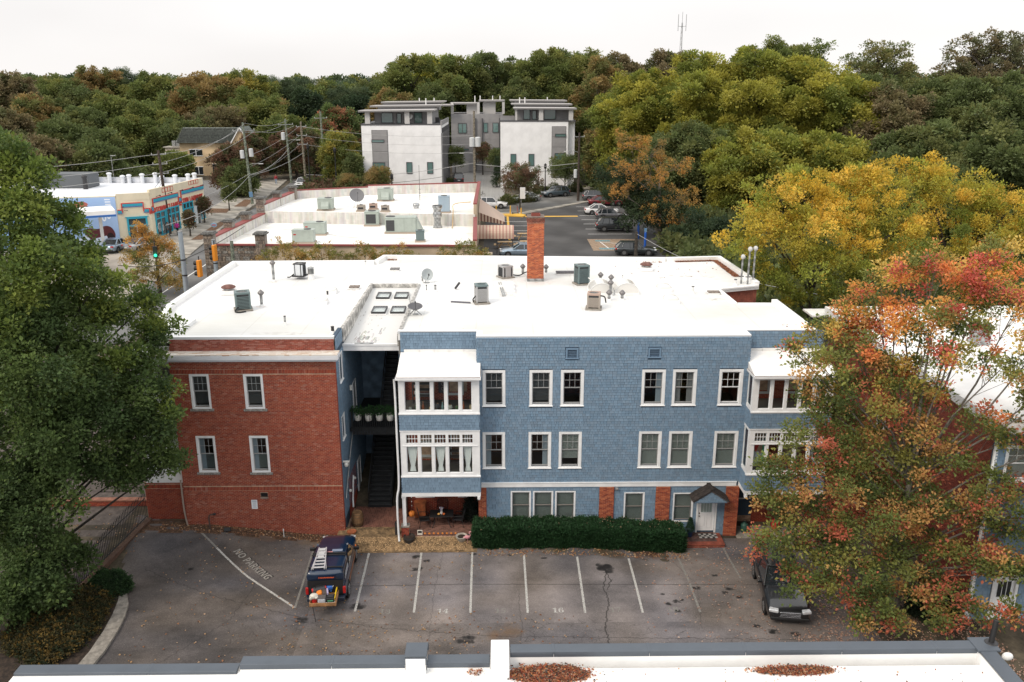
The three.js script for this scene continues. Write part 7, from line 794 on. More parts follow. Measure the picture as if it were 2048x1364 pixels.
{
const T=thing('town_house','white boxy town house block with grey top floor, left of the drive','building',[-16,6.5,-154]);// left block
mb().bb(-22.8,5.5,-166,-9.75,17.9,-144).buildW('wall',twWhite,T);mb().bb(-22.86,17.9,-166,-9.7,18.12,-143.92).buildW('parapet',twDark,T);mb().bb(-16.2,5.6,-144.0,-9.74,17.88,-143.8).buildW('wall_face',twWhite,T);
panelGrid(T,-21.1,-18.55,8.6,17.1,-143.9,1,5,twGrey);mb().bb(-21.15,8.5,-144.02,-18.5,17.15,-143.96).buildW('recess',twDark,T);twWindow(T,-20.15,10.85,-143.88,1.9,2.0);twWindow(T,-20.15,15.4,-143.88,1.9,.3);twWindow(T,-15.1,11.05,-143.78,.8,1.7);twWindow(T,-11.65,11.05,-143.78,.8,1.7);twWindow(T,-11.5,7.7,-143.78,.9,.4);
panelGrid(T,-20.9,-11.5,18.1,20,-147.2,8,1,twGrey);mb().bb(-21,18,-163,-11.4,20.0,-147.25).buildW('top_floor',twGrey,T);twWindow(T,-18.9,19,-147.16,1.8,1.5);twWindow(T,-13.7,19,-147.16,1.2,1.6);twWindow(T,-16.9,18.9,-147.16,.6,1.5);for (const x of [-22.2,-15.7,-12]) mb().bb(x,18.1,-145.2,x+.8,20.1,-144.5).buildW('post',mat('twPost',[.52,.51,.5],.7),T);
for (const [a,b,y,z0,z1] of [[-23.2,-10.8,20.1,-144,-151],[-22.3,-10.2,20.75,-151.2,-158],[-21.3,-10,21.3,-158.2,-166]]){mb().box((a+b)/2,y+.12,(z0+z1)/2,b-a,.2,z0-z1,0,0,.012).buildW('roof_slab',twRoof,T);mb().box((a+b)/2,y+.05,z0+.06,b-a,.22,.08,0,0,.012).buildW('fascia',twFascia,T);} mb().bb(-21,20,-165,-11,21.2,-158.5).bb(-21,20,-158.4,-11.2,20.7,-151.5).buildW('clerestory',twGrey,T);
for (let k=0;k<7;k++){mb().bb(-9.72,6,-146.6-k*2.9,-9.5,17.4,-146.2-k*2.9).buildW('side_fin',twDark,T);mb().bb(-9.74,8,-146.0-k*2.9,-9.6,16.6,-144.6-k*2.9).buildW('side_panel',twGrey,T);mb().bb(-9.8,17.9,-146.4-k*2.9,-9.55,18.6,-143.9-k*2.9).buildW('stepped_parapet',twGrey,T);}
mb().rbox(-10.7,18.5,-150,.7,1.0,.5,.05).buildW('roof_unit',M.darkMetal,T);for (const [x,z] of [[-13,-155],[-12,-161],[-14.5,-159]]) mb().cyl(x,21,z,.09,.09,1.1,8).buildW('flue',M.white,T);
dish('white satellite dish on the terrace of the left town house',[-14.9,18.2,-145.3],-.4,.9,.55,M.white,{h:.9});
const U=thing('town_house','grey panelled town houses closing the far end of the drive','building',[-4.5,7.6,-178]);
mb().bb(-9.6,6,-186,.6,19.0,-172).buildW('wall',twGrey,U);panelGrid(U,-9.6,-.1,7.8,18.9,-171.9,5,7,twGrey);twWindow(U,-7.4,16.3,-171.84,1.5,1.7,true);twWindow(U,-2.85,16.4,-171.84,.7,1.7);twWindow(U,-.9,16.4,-171.84,1.0,1.7);twWindow(U,-7.5,12.2,-171.84,2.4,.2);twWindow(U,-.8,12.4,-171.84,1.2,.2);for (const x of [-4.9,-3.6,-.2]) mb().bb(x,8,-171.85,x+.22,18.2,-171.6).buildW('downpipe',twDark,U);for (const x of [-7.6,-2.2]) mb().bb(x-1.3,7.6,-171.88,x+1.3,10,-171.84).buildW('garage_door',mat('garage',[.36,.35,.34],.7),U);
for (const [a,b,y,z] of [[-9.8,-4.6,20.9,-173],[-4.2,.9,21.4,-174],[-12,-9,20.6,-170]]){mb().box((a+b)/2,y+.1,z-4,b-a,.2,8.4).buildW('roof_slab',twRoof,U);mb().box((a+b)/2,y,z+.24,b-a,.24,.08).buildW('fascia',twFascia,U);} for (const x of [-9.6,-4.5,.4]) mb().bb(x,19,-172.9,x+.5,21.2,-172.4).buildW('post',mats.twPost,U);mb().bb(-6.6,19,-175,-4.4,20.9,-173.6).bb(-3.4,19,-176,-.9,21.3,-174.6).buildW('roof_room',mat('twLight',[.45,.44,.43],.8),U);for (const [x,z] of [[-5,-176],[-4,-178],[-1.5,-179],[0,-180]]) mb().cyl(x,21.2,z,.09,.09,1.2,8).buildW('flue',M.white,U);
const W=thing('town_house','white boxy town house block with grey top floor, right of the drive','building',[7,7,-158]);
mb().bb(.05,6,-172,11.6,18.3,-149).buildW('wall',twWhite,W);mb().bb(11.6,6,-172,12.8,18.28,-150).buildW('wall_return',twWhite,W);mb().bb(0,18.3,-172,12.85,18.52,-148.92).buildW('parapet',twDark,W);panelGrid(W,8.85,11.2,9,17.5,-148.9,1,5,twGrey);mb().bb(8.8,8.9,-149.02,11.25,17.55,-148.97).buildW('recess',twDark,W);twWindow(W,10.3,16.05,-148.88,1.7,.35);twWindow(W,10.3,12.2,-148.88,1.7,1.6);twWindow(W,2.25,11.9,-148.98,.8,1.9);twWindow(W,5.35,11.9,-148.98,.8,1.9);
mb().bb(2.8,18.4,-166,12.2,20.3,-152).buildW('top_floor',twGrey,W);panelGrid(W,2.9,12.1,18.5,20.2,-151.94,8,1,twGrey);twWindow(W,8.6,19.4,-151.9,1.9,1.5);twWindow(W,4.6,19.4,-151.9,1.0,1.5);twWindow(W,5.9,19.3,-151.9,.6,1.4);for (const x of [6.6,11.7,2.6]) mb().bb(x,18.5,-150.2,x+(x===2.6?.3:.75),20.3,-149.5).buildW('post',mats.twPost,W);
for (const [a,b,y,z0,z1] of [[2.3,13.0,20.35,-149.2,-156],[2.0,12.8,20.95,-156.2,-163],[1.8,12.4,21.5,-163.2,-171]]){mb().box((a+b)/2,y+.12,(z0+z1)/2,b-a,.2,z0-z1,0,0,-.006).buildW('roof_slab',twRoof,W);mb().box((a+b)/2,y+.05,z0+.06,b-a,.22,.08,0,0,-.006).buildW('fascia',twFascia,W);} mb().bb(2.8,20.3,-170,12,21.4,-163.5).bb(2.6,20.3,-163.3,12.2,20.9,-156.6).buildW('clerestory',twGrey,W);for (const [x,z] of [[3.5,-158],[4.5,-160],[9,-168]]) mb().cyl(x,21,z,.09,.09,1.2,8).buildW('flue',M.white,W);for (let k=0;k<3;k++) mb().bb(.02,18.5,-160+k*3.4,2.6,19.0-k*.15,-159.8+k*3.4).buildW('terrace_wall',twGrey,W);
}
// ---------- cars behind ----------
const silver=carPaint('silver',[.42,.43,.44],.7),whiteC=carPaint('white',[.72,.72,.73],.0),gunC=carPaint('gun',[.09,.125,.15],.5),redC=carPaint('red',[.18,.012,.018],.3),greyC=carPaint('grey',[.17,.17,.18],.6),darkC=carPaint('dark',[.03,.035,.042],.4),blueC=carPaint('skyblue',[.28,.37,.46],.6);
const onG=(x,z,d=.02)=>[x,gh(x,z)+d,z],alongX=Math.PI/2;
const rowG='cars on the side street and in the restaurant car park';
car('silver saloon parked on the side street, left of a blue-grey crossover',onG(3.9,-133.5),alongX+.42,{paint:silver,L:4.7,group:rowG});car('blue-grey crossover parked on the side street by the right town house',onG(8.9,-138.6),alongX+.42,{paint:gunC,kind:'suv',H:1.66,L:4.6,rails:true,group:rowG});car('white crossover on the side street just past the restaurant corner',onG(-1.3,-127.2),-alongX-.05,{paint:whiteC,kind:'suv',H:1.65,L:4.7,trim:M.black,group:rowG});
for (const [l,x,z,o] of [['grey crossover farthest along the right-hand parking row',15.2,-134.5,{paint:greyC,kind:'suv',H:1.62}],['dark red car second farthest in the right-hand parking row',15.6,-129.6,{paint:redC}],['white saloon in the right-hand parking row',14.4,-121.6,{paint:whiteC,L:4.8}],['dark grey hatchback half hidden in the right-hand parking row',15.3,-117.6,{paint:greyC,kind:'suv',H:1.5,L:4.2}],['black SUV with roof rails nearest in the right-hand parking row',14.6,-108.9,{paint:darkC,kind:'suv',H:1.76,L:4.7,rails:true}]]) car(l,onG(x,z),-alongX,{...o,group:rowG});
car('second dark red car deep under the orange tree',onG(19.2,-129.6),-alongX,{paint:redC,group:rowG});car('dark green-grey estate car beside the disabled bays',onG(15.2,-94.6),-alongX-.06,{paint:carPaint('slateGreen',[.045,.055,.06],.5),kind:'suv',H:1.5,L:4.6,group:rowG});car('pale blue car behind the chimney, only its roof showing',onG(2.2,-94.0),alongX,{paint:blueC,group:rowG});
car('white crossover with a dark grille coming down the left street',onG(-34.3,-149.5),Math.PI-.06,{paint:whiteC,kind:'suv',H:1.68,L:4.7,name:'moving_car'});car('silver saloon seen from behind beside the laundromat corner',onG(-41.2,-98.0),-.55,{paint:silver,L:4.8});car('grey-blue car beside the mural, behind an autumn tree',onG(-44.2,-97.6),-.1,{paint:blueC,L:4.6});
{const t=car('black pickup parked in the drive of the left town house',onG(-7.6,-155.4),.1,{paint:carPaint('black2',[.012,.012,.014],.2),kind:'suv',H:1.85,L:5.2,name:'parked_suv'});t.userData.category='car';const b=thing('wheelie_bin','dark bin standing behind the black car in the drive','bin',onG(-7.9,-151.6));mb().rbox(0,.55,0,.6,1.0,.65,.05).build('body',M.darkMetal,b);mb().rbox(0,1.08,.02,.64,.08,.7,.03).build('lid',M.black,b);}
// ---------- poles, lamps, signals, wires ----------
const poleWood=mat('poleWood',[.33,.29,.22],.95,{map:nzFine}),poleGreen=mat('poleGreen',[.28,.32,.25],.9,{map:nzFine}),poleBrown=mat('poleBrown',[.1,.075,.06],.95,{map:nzFine}),wireM=mat('wire',[.42,.42,.42],.7),wireD=mat('wireDark',[.05,.05,.05],.7);
function pole(label,x,z,h,m,o={}){const t=thing('utility_pole',label,'utility pole',[x,gh(x,z),z]);t.rotation.z=o.lean||0;mb().cyl(0,0,0,.22,.15,h,10).build('pole',m,t);for (const [y,len,a] of o.arms||[]){mb().box(0,y,0,len,.1,.12,a).build('crossarm',o.armM||M.galv,t);for (const s of [-1,1]) mb().cyl(s*Math.cos(a)*len*.47,y+.05,-s*Math.sin(a)*len*.47,.05,.03,.2,8).build('insulator',M.headPale||mats.headPale,t);} for (const [dx,y,r0,hh] of o.cans||[]) mb().cyl(dx,y,.1,r0,r0,hh,14).sph(dx,y+hh,.1,r0,r0*.3,r0).build('transformer',mat('canGrey',[.55,.57,.58],.4),t);if (o.lamp){const [y,s]=o.lamp;mb().path([V(0,y,0),V(s*.8,y+.25,0),V(s*1.7,y+.2,0)],.04,12).build('lamp_arm',M.galv,t);mb().rbox(s*2.0,y+.18,0,.7,.12,.25,.05).build('lamp_head',mats.headPale,t);} if (o.sign) mb().rbox(0,o.sign,.2,.55,.8,.04,.02).build('sign',mat('signBlue',[.12,.24,.4],.5),t);return t;}
const zig=(y,n,d,a)=>Array.from({length:n},(_,k)=>[y-k*d,1.7,a]);
pole('dark wooden pole with three side arms before the laundromat',-41.5,-106.8,10.4,poleBrown,{arms:zig(9.9,3,1.15,.5),lean:.03});pole('tall greenish pole with two white transformers and a forked top',-37.76,-130.6,12.2,poleGreen,{arms:[[11.0,3.2,.35]],cans:[[-.6,7.0,.32,1.1],[.75,7.2,.32,1.1]],lamp:[5.9,1],sign:1.6,lean:.035});pole('greenish pole with a forked top and one transformer, farther up the street',-37.66,-155.6,11.2,poleGreen,{arms:[[10.2,2.6,.2]],cans:[[-.6,7.6,.35,1.2]],lamp:[7.3,1],lean:.03});pole('pale wooden pole with three arms in the pavement by the white crossover',-33.27,-147.8,11.2,poleWood,{arms:zig(10.4,3,1.45,.1),lean:.02});pole('slim dark-based pole farthest up the street',-31.2,-154,12.6,poleGreen,{arms:[[11.4,2.2,.4]],lean:.015});
pole('wooden pole with a white transformer at the mouth of the drive',-4.06,-136.7,13.5,poleWood,{arms:[[12.9,.9,0]],cans:[[-.35,8.1,.42,1.3],[.55,8.1,.45,1.35]],lamp:[6.9,-1]});pole('brown wooden pole with a transformer at the right-hand end of the side street',12.17,-134,10.4,poleBrown,{arms:[[9.8,1.6,.1]],cans:[[-.5,3.6,.28,1.2]],lamp:[7.4,-1]});pole('short dark wooden pole in front of the disabled bays',15.0,-93.0,2.9,mats.bark,{});
function steel(label,x,z,y0,y1){const t=thing('signal_pole',label,'signal pole',[x,y0,z]);mb().cyl(0,0,0,.22,.17,y1-y0,14).build('pole',mat('steelBlue',[.36,.42,.47],.45,{metalness:.4}),t);mb().cyl(0,y1-y0,0,.19,.19,.08,14).build('cap',M.galv,t);for (const y of [2.2,3.4]) mb().cyl(0,Math.max(.3,y1-y0-y),0,.2,.2,.12,14).build('clamp',M.darkMetal,t);return t;}
steel('blue-grey steel signal pole at the corner of the white roof',-24.3,-64.5,4.7,13.05);steel('blue-grey steel pole before the rough stone wall',-26.5,-78.2,5.0,10.1);pole('grey-green wooden pole before the rough stone wall',-24.9,-78.4,4.9,poleGreen,{});
function signal(label,x,y,z,turn){const t=thing('traffic_light',label,'traffic light',[x,y,z],turn),or=mat('signalOrange',[.75,.27,.02],.5);mb().rbox(0,0,0,.42,1.3,.26,.05).build('housing',or,t);for (let k=-1;k <= 1;k++){mb().at(new THREE.CylinderGeometry(.17,.17,.3,14,1,true),0,k*.4,.24,0,Math.PI/2).build('visor',M.black,t);mb().at(new THREE.CylinderGeometry(.16,.16,.03,14),0,k*.4,.13,0,Math.PI/2).build('lens',mat('lensDark',[.03,.035,.03],.3),t);} mb().bar(V(0,.65,0),V(0,.95,0),.04).build('hanger',M.darkMetal,t);return t;}
signal('orange-backed traffic light hanging lower, left of the pair at the roof corner',-22.9,10.35,-63.9,-1.75);signal('orange-backed traffic light hanging higher, right of the pair at the roof corner',-22.55,11.05,-66.6,-1.75);
{const t=thing('traffic_light','small traffic light showing green among the autumn leaves at the street corner','traffic light',[-28.6,10.5,-70],.25);mb().rbox(0,0,0,.34,1.0,.22,.04).build('housing',M.black,t);const gl=new THREE.MeshStandardMaterial({color:lin(.02,.2,.12),emissive:lin(.05,.9,.5),emissiveIntensity:1.2,roughness:.3});mb().sph(0,-.25,.12,.13,.13,.04).build('green_lens',gl,t);mb().bar(V(0,.5,0),V(0,1.2,0),.03).build('hanger',M.darkMetal,t);const pl=new THREE.PointLight(0x30ffb0,.6,6);pl.position.set(0,-.25,.32);t.add(pl);}
function wire(label,a,b,sag,r0=.02,m=wireM,group='overhead wires'){const mid=a.clone().lerp(b,.5);mid.y -= sag;const q1=a.clone().lerp(b,.25);q1.y -= sag*.75;const q3=a.clone().lerp(b,.75);q3.y -= sag*.75;const w=mb().path([a,q1,mid,q3,b],r0,20,4).build('overhead_wire',m,scene);info(w,label,'wire',group);return w;}
{const P1=(k)=>V(-41.9+(k?0:0),15.9-k*1.15,-106.8),P2=k=>V(-37.8+(k-1)*1.3,k===1?18.7:17.6,-130.6),P4=k=>V(-33.8,17.6-k*1.45,-147.8),P3=k=>V(-37.6+(k-1)*1.1,k===1?18.3:17.4,-155.6);
['top','middle','lowest'].forEach((n,k)=>{wire(n + ' wire running left from the laundromat pole',P1(k),V(-75,14.7-k*1.4,-98),.9);wire(n + ' wire from the laundromat pole up the street',P1(k),P2(k),.7);wire(n + ' wire between the two forked poles',P2(k),P3(k),.6);wire(n + ' wire crossing from the three-armed pole towards the town houses',P4(k),V(-4.3,16.6-k*1.3,-137),.7,.018);wire(n + ' wire from the transformer pole to the three-armed pole',V(-37.6,14-k*1.6,-130.6),P4(k),.4,.018);});
wire('long pale wire dropping from the street pole to the lower left',V(-37.7,11.2,-130.6),V(-33,10.6,-84),1.1,.03);wire('second long pale wire dropping from the street pole to the lower left',V(-37.7,11.4,-130.6),V(-43,8.8,-104),.6,.025);wire('thick pale cable between the street pole and the forked pole behind it',V(-37.7,11.2,-130.6),V(-37.6,13.6,-155.6),.8,.035);wire('pale cable from the street pole to the three-armed pole',V(-37.7,11.1,-130.6),V(-33.3,13.3,-147.8),.5,.03);wire('pale cable across the front of the left town house',V(-33.3,9.6,-147.8),V(-4.1,12.4,-136.7),.9,.035);wire('dark cable across the front of the left town house',V(-24,8.9,-138),V(-4.1,11.2,-136.7),.5,.03,wireD);wire('pale cable across the front of the right town house',V(-4.1,12.2,-136.7),V(12.2,12.6,-134),.5,.035);wire('dark cable across the front of the right town house',V(-4.1,11.3,-136.7),V(12.2,12.2,-134),.7,.03,wireD);
wire('span wire carrying the two orange traffic lights',V(-24.3,10.9,-64.5),V(-21.5,12.4,-71.5),.15,.03,wireD);wire('lower span wire at the roof corner signals',V(-24.3,10.9,-64.5),V(-30,10.2,-66),.3,.03,wireD);wire('thin wire drooping behind the right end of the white roof',V(15,8.2,-93),V(24,8.6,-62),1.0,.025);wire('cable looping from the laundromat pole to the shop corner',V(-41.6,13.2,-106.8),V(-44.6,10.2,-101.1),.9,.03,wireD);wire('second cable looping from the laundromat pole to the shop corner',V(-41.6,12.8,-106.8),V(-44.4,9.8,-101.1),1.3,.025,wireD);}
function lampPost(label,x,z,h){const t=thing('street_lamp',label,'street lamp',[x,gh(x,z),z]);mb().cyl(0,0,0,.12,.07,h,12).cyl(0,0,0,.2,.16,.5,12).build('post',M.black,t);mb().lathe([[.06,h],[.2,h+.1],[.24,h+.5],[.16,h+.6],[.28,h+.64],[.1,h+.85],[0,h+.95]],0,0,0,12).build('lantern',M.black,t);mb().cyl(0,h+.14,0,.17,.2,.34,12).build('globe',mats.headPale,t);return t;}
lampPost('black lantern post between the round trees by the right town house',7.31,-140.2,4.2);lampPost('black lantern post behind the restaurant, before the left town house',-16.6,-132,3.6);lampPost('tall dark lamp post beside the green trees up the street',-26.6,-140,6.8);lampPost('dark lamp post right of the three-armed pole',-31.2,-141.5,7.2);
{const t=thing('street_lamp','thin grey lamp post before the dark wood, behind the laundromat','street lamp',[-60.2,6.5,-135]);mb().cyl(0,0,0,.08,.05,7.2,8).build('post',M.galv,t);mb().rbox(.3,7.2,0,.8,.12,.25,.04).build('lamp_head',M.galv,t);}
{const t=thing('radio_mast','slim radio mast rising above the trees on the horizon','mast',[46.5,20,-230]);for (const [a,b] of [[-.5,-.3],[.5,-.3],[0,.6]]) mb().bar(V(a,0,b),V(a*.25,20,b*.25),.07,.05,5).build('leg',M.galv,t);for (let k=0;k<14;k++){const s=1-k/14*.75;mb().bar(V(-.5*s,k*1.43,-.3*s),V(.5*s,k*1.43+1.4,-.3*s),.03,.03,4).build('brace',M.galv,t);} for (const s of [-1,1]) mb().bar(V(0,19,0),V(s*1.0,19.2,0),.05).bar(V(s*1.0,18,0),V(s*1.0,22,0),.07).build('antenna',M.galv,t);mb().bar(V(0,20,0),V(0,22.6,0),.05).build('antenna',M.galv,t);}
// picnic tables, signs and small street things
function picnic(label,x,z){const t=thing('picnic_table',label,'picnic table',onG(x,z),0,'picnic tables beside the restaurant'),pw=mat('picnicWood',[.56,.38,.2],.75,{map:nz});for (let k=0;k<4;k++) mb().rbox(0,.75,-.3+k*.2,1.7,.04,.185,.01).build('top_plank',pw,t);for (const s of [-1,1]){for (let k=0;k<2;k++) mb().rbox(s*1.15,.45,-.3+k*.6,.26,.04,.56,.01).build('seat_plank',pw,t);for (const q of [-.3,.3]) mb().bar(V(s*.3,.75,q),V(s*.75,0,q),.045).build('leg',pw,t);} mb().beam(V(-1.2,.4,-.3),V(1.2,.4,-.3),.09,.05).beam(V(-1.2,.4,.3),V(1.2,.4,.3),.09,.05).build('bearer',pw,t);return t;}
picnic('pale wooden picnic table, far left of the group by the restaurant',.45,-103.6);picnic('pale wooden picnic table, far right of the group, partly behind the chimney',2.9,-103.3);picnic('pale wooden picnic table, near left of the group by the restaurant',.5,-98.2);picnic('pale wooden picnic table, near right of the group, partly behind the chimney',3.1,-98.6);
for (const [x,z,l] of [[16.9,-103.6,'blue bollard by the disabled bays, farther one'],[16.9,-98.4,'blue bollard by the disabled bays, nearer one']]){const t=thing('bollard',l,'bollard',onG(x,z),0,'blue bollards by the disabled bays');mb().cyl(0,0,0,.14,.14,1.7,14).build('post',mat('bollardBlue',[.01,.09,.42],.5),t);mb().sph(0,1.7,0,.14,.1,.14).build('cap',mats.bollardBlue,t);mb().rbox(0,2.05,0,.3,.45,.03,.02).build('sign',mats.signBlue,t);}
{const t=thing('street_sign','white rectangular sign on a post at the yellow kerb island','sign',onG(2.95,-121.6));mb().cyl(0,0,0,.09,.09,.9,12).build('base',yellowPaint,t);mb().cyl(0,.9,0,.05,.05,2.9,10).build('post',M.galv,t);mb().rbox(.2,3.0,.06,.75,1.6,.04,.02).build('board',M.white,t);mb().rbox(-.2,2.6,.04,.3,.5,.03,.02).build('small_board',M.darkMetal,t);}
for (const [x,z] of [[-.6,-121.0],[1.4,-120.8]]){const t=thing('bollard',x<0?'thin yellow bollard near the restaurant corner':'thin yellow bollard in the middle of the kerb island','bollard',onG(x,z,.1));mb().cyl(0,0,0,.09,.08,1.2,12).build('post',yellowPaint,t);mb().sph(0,1.2,0,.08).build('cap',yellowPaint,t);}
{const t=thing('scooter','red kick scooter standing by the sign on the yellow island','scooter',onG(2.1,-121.3,.14),.6),m=mat('scooterRed',[.5,.04,.03],.4);mb().rbox(0,.16,0,.9,.05,.16,.02).build('deck',M.black,t);mb().bar(V(.45,.12,0),V(.32,1.1,0),.03).build('stem',m,t);mb().bar(V(.32,1.1,-.25),V(.32,1.1,.25),.02).build('handlebar',M.black,t);for (const x of [-.45,.5]) mb().add(new THREE.TorusGeometry(.1,.035,6,14),fr(x,.12,0)).build('wheel',M.rubber,t);}
{const t=thing('bicycle','dark bicycle fixed upright by the pole at the drive','bicycle',onG(-3.1,-137.4),.7);for (const x of [-.5,.5]) mb().add(new THREE.TorusGeometry(.33,.025,6,20),fr(x,.36,0)).build('wheel',M.rubber,t);mb().bar(V(-.5,.36,0),V(-.05,.38,0),.02).bar(V(-.05,.38,0),V(.35,.85,0),.025).bar(V(-.18,.85,0),V(.35,.85,0),.02).bar(V(-.05,.38,0),V(-.2,.95,0),.02).bar(V(.5,.36,0),V(.33,1.0,0),.022).bar(V(-.5,.36,0),V(-.18,.85,0),.016).build('frame',M.darkMetal,t);mb().rbox(-.22,.97,0,.24,.05,.14,.02).build('saddle',M.black,t);mb().bar(V(.33,1.02,-.25),V(.33,1.02,.25),.016).build('handlebar',M.black,t);}
{const t=thing('street_sign','white board with a red frame standing in the house forecourt','sign',onG(-43.2,-148));mb().rbox(0,1.0,0,1.0,1.5,.06,.03).build('frame',mats.redTrim,t);mb().rbox(0,.95,.03,.82,1.2,.04,.02).build('board',M.white,t);for (const s of [-1,1]) mb().cyl(s*.35,0,0,.03,.03,.3,6).build('leg',M.darkMetal,t);}
{const t=thing('street_sign','small oval pavement sign near the laundromat kerb','sign',onG(-37.0,-110));mb().sph(0,.65,0,.42,.3,.03,18,10).build('board',mat('ovalSign',[.25,.4,.55],.5),t);mb().rbox(0,.65,.03,.5,.12,.02,.01).build('red_strip',mats.redTrim,t);mb().bar(V(0,0,0),V(0,.4,0),.02).build('stake',M.galv,t);}
{const t=thing('bench_rail','dark low railing on the pavement behind the restaurant','railing',[-24.5,gh(-24,-136),-136]);for (let k=0;k<6;k++) mb().bb(k*.9,0,-.04,k*.9+.09,1.05,.04).build('post',M.darkMetal,t);mb().bb(-.2,1.0,-.06,4.9,1.1,.06).build('rail',M.darkMetal,t);}
// ---------- people: one continuous body each ----------
function person(label,[x,y,z],turn,pose,cols){
const t=thing('person',label,'person',[x,y,z],turn),J={hip:V(0,.95,0),chest:V(0,1.3,.02),neck:V(0,1.48,.03),head:V(0,1.6,.05),shL:V(-.19,1.4,.02),shR:V(.19,1.4,.02),...pose};
const bones=[[J.hip,J.chest,.145,.155],[J.chest,J.neck,.14,.06],[J.neck,J.head,.055,.07],[J.head,J.head.clone().add(V(0,.06,0)),.095,.088],[J.shL,J.chest,.075,.11],[J.shR,J.chest,.075,.11]];
for (const s of ['L','R']){const sg=s==='L'?-1:1,h=J.hip.clone().add(V(sg*.09,-.02,0));bones.push([J['sh' + s],J['el' + s],.058,.045],[J['el' + s],J['wr' + s],.044,.03],[h,J['kn' + s],.09,.06],[J['kn' + s],J['an' + s],.058,.04],[J['an' + s],J['an' + s].clone().add(V(0,-.03,.16)),.042,.034]);const d=J['wr' + s].clone().sub(J['el' + s]).normalize();bones.push([J['wr' + s],J['wr' + s].clone().addScaledVector(d,.09),.03,.028]);}
const n=72,mc=new MarchingCubes(n,new THREE.MeshStandardMaterial(),false,false,120000),f=mc.field,S=.98,C0=V(0,.88,0),p=V(0,0,0),ab=V(0,0,0),ap=V(0,0,0);mc.isolation=0;
for (let k=0;k<n;k++) for (let j=0;j<n;j++) for (let i=0;i<n;i++){p.set((i-n/2)/(n/2)*S,(j-n/2)/(n/2)*S,(k-n/2)/(n/2)*S).add(C0);let sum=0;for (const [a,b,r0,r1] of bones){ab.subVectors(b,a);ap.subVectors(p,a);const u=Math.min(1,Math.max(0,ap.dot(ab)/(ab.lengthSq()+1e-9)));const d=ap.addScaledVector(ab,-u).length()-(r0+(r1-r0)*u);sum+=Math.exp(-d*55);} f[k*n*n+j*n+i]=Math.log(sum+1e-30)/55;}
mc.update();const cnt=mc.count,P=mc.positionArray.slice(0,cnt*3),Nn=mc.normalArray.slice(0,cnt*3),g=new THREE.BufferGeometry(),Cc=new Float32Array(cnt*3);
for (let i=0;i<cnt;i++){const X=P[3*i]*S+C0.x,Y=P[3*i+1]*S+C0.y,Z=P[3*i+2]*S+C0.z;P[3*i]=X;P[3*i+1]=Y;P[3*i+2]=Z;const nearHand=Math.min(V(X,Y,Z).distanceTo(J.wrL),V(X,Y,Z).distanceTo(J.wrR))<.11;const c=Y>1.47||nearHand?cols.skin:Y<.1?cols.shoe:Y<.94&&Math.abs(X)<.24?cols.legs:cols.top;Cc.set(c,3*i);}
g.setAttribute('position',new THREE.BufferAttribute(P,3));g.setAttribute('normal',new THREE.BufferAttribute(Nn,3));g.setAttribute('color',new THREE.BufferAttribute(Cc,3));g.setAttribute('uv',new THREE.BufferAttribute(new Float32Array(cnt*2),2));
const b=new THREE.Mesh(g,new THREE.MeshStandardMaterial({vertexColors:true,roughness:.85}));b.name='body';t.add(b);const H=J.head;mb().sph(H.x,H.y+.06,H.z-.025,.105,.115,.11).sph(H.x,H.y-.02,H.z-.06,.09,.09,.06).build('hair',mat('hair_' + cols.hair.join('_'),cols.hair,.8),t);
mb().sph(H.x-.035,H.y+.02,H.z+.085,.012).sph(H.x+.035,H.y+.02,H.z+.085,.012).build('eyes',M.black,t);mb().sph(H.x,H.y-.005,H.z+.1,.014,.022,.02).build('nose',mat('skin_' + cols.skin.join('_'),cols.skin,.7),t);mb().box(H.x,H.y-.042,H.z+.088,.045,.008,.01).build('mouth',mats.bagRed,t);const fing=mb();for (const s of ['L','R']){const w=J['wr' + s],d=w.clone().sub(J['el' + s]).normalize();for (let k=0;k<4;k++){const o=w.clone().addScaledVector(d,.09).add(V(0,0,(k-1.5)*.019));fing.bar(o,o.clone().addScaledVector(d,.055+(k===1?.015:0)).add(V(0,0,.012)),.009,.007,5);} const o=w.clone().addScaledVector(d,.03).add(V(0,0,.03));fing.bar(o,o.clone().addScaledVector(d,.045).add(V(0,0,.03)),.01,.008,5);} fing.build('fingers',mats['skin_' + cols.skin.join('_')],t);
return t;
}
const walk={elL:V(-.25,1.13,.08),wrL:V(-.24,.92,.2),elR:V(.25,1.13,-.08),wrR:V(.25,.9,-.06),knL:V(-.1,.5,-.02),anL:V(-.1,.1,-.24),knR:V(.1,.52,.14),anR:V(.1,.08,.14)};
person('pedestrian in a bright pink top and black trousers walking past the laundromat',onG(-40.2,-105.9,.15),Math.PI*.95,walk,{skin:[.16,.08,.05],top:[.5,.03,.28],legs:[.012,.012,.014],shoe:[.02,.02,.02],hair:[.015,.01,.008]});
{const b=thing('shopping_bag','pale bag carried beside the pedestrian in pink','bag',onG(-40.52,-105.85,.2));mb().rbox(0,.38,0,.34,.5,.2,.08).build('body',mat('bagPale',[.55,.5,.44],.8),b);mb().path([V(-.1,.6,0),V(-.05,.72,0),V(.05,.72,0),V(.1,.6,0)],.012).build('handle',mats.bagPale,b);}
person('pedestrian in a dark red shirt and pale jeans on the far pavement',onG(-39.6,-152.5,.15),.2,{...walk},{skin:[.35,.2,.14],top:[.3,.03,.04],legs:[.25,.32,.42],shoe:[.1,.1,.1],hair:[.05,.03,.02]});
person('pedestrian in dark clothes half hidden behind the laundromat pole',onG(-41.2,-105.4,.15),1.2,{...walk},{skin:[.3,.17,.12],top:[.1,.12,.13],legs:[.05,.05,.06],shoe:[.02,.02,.02],hair:[.03,.02,.015]});
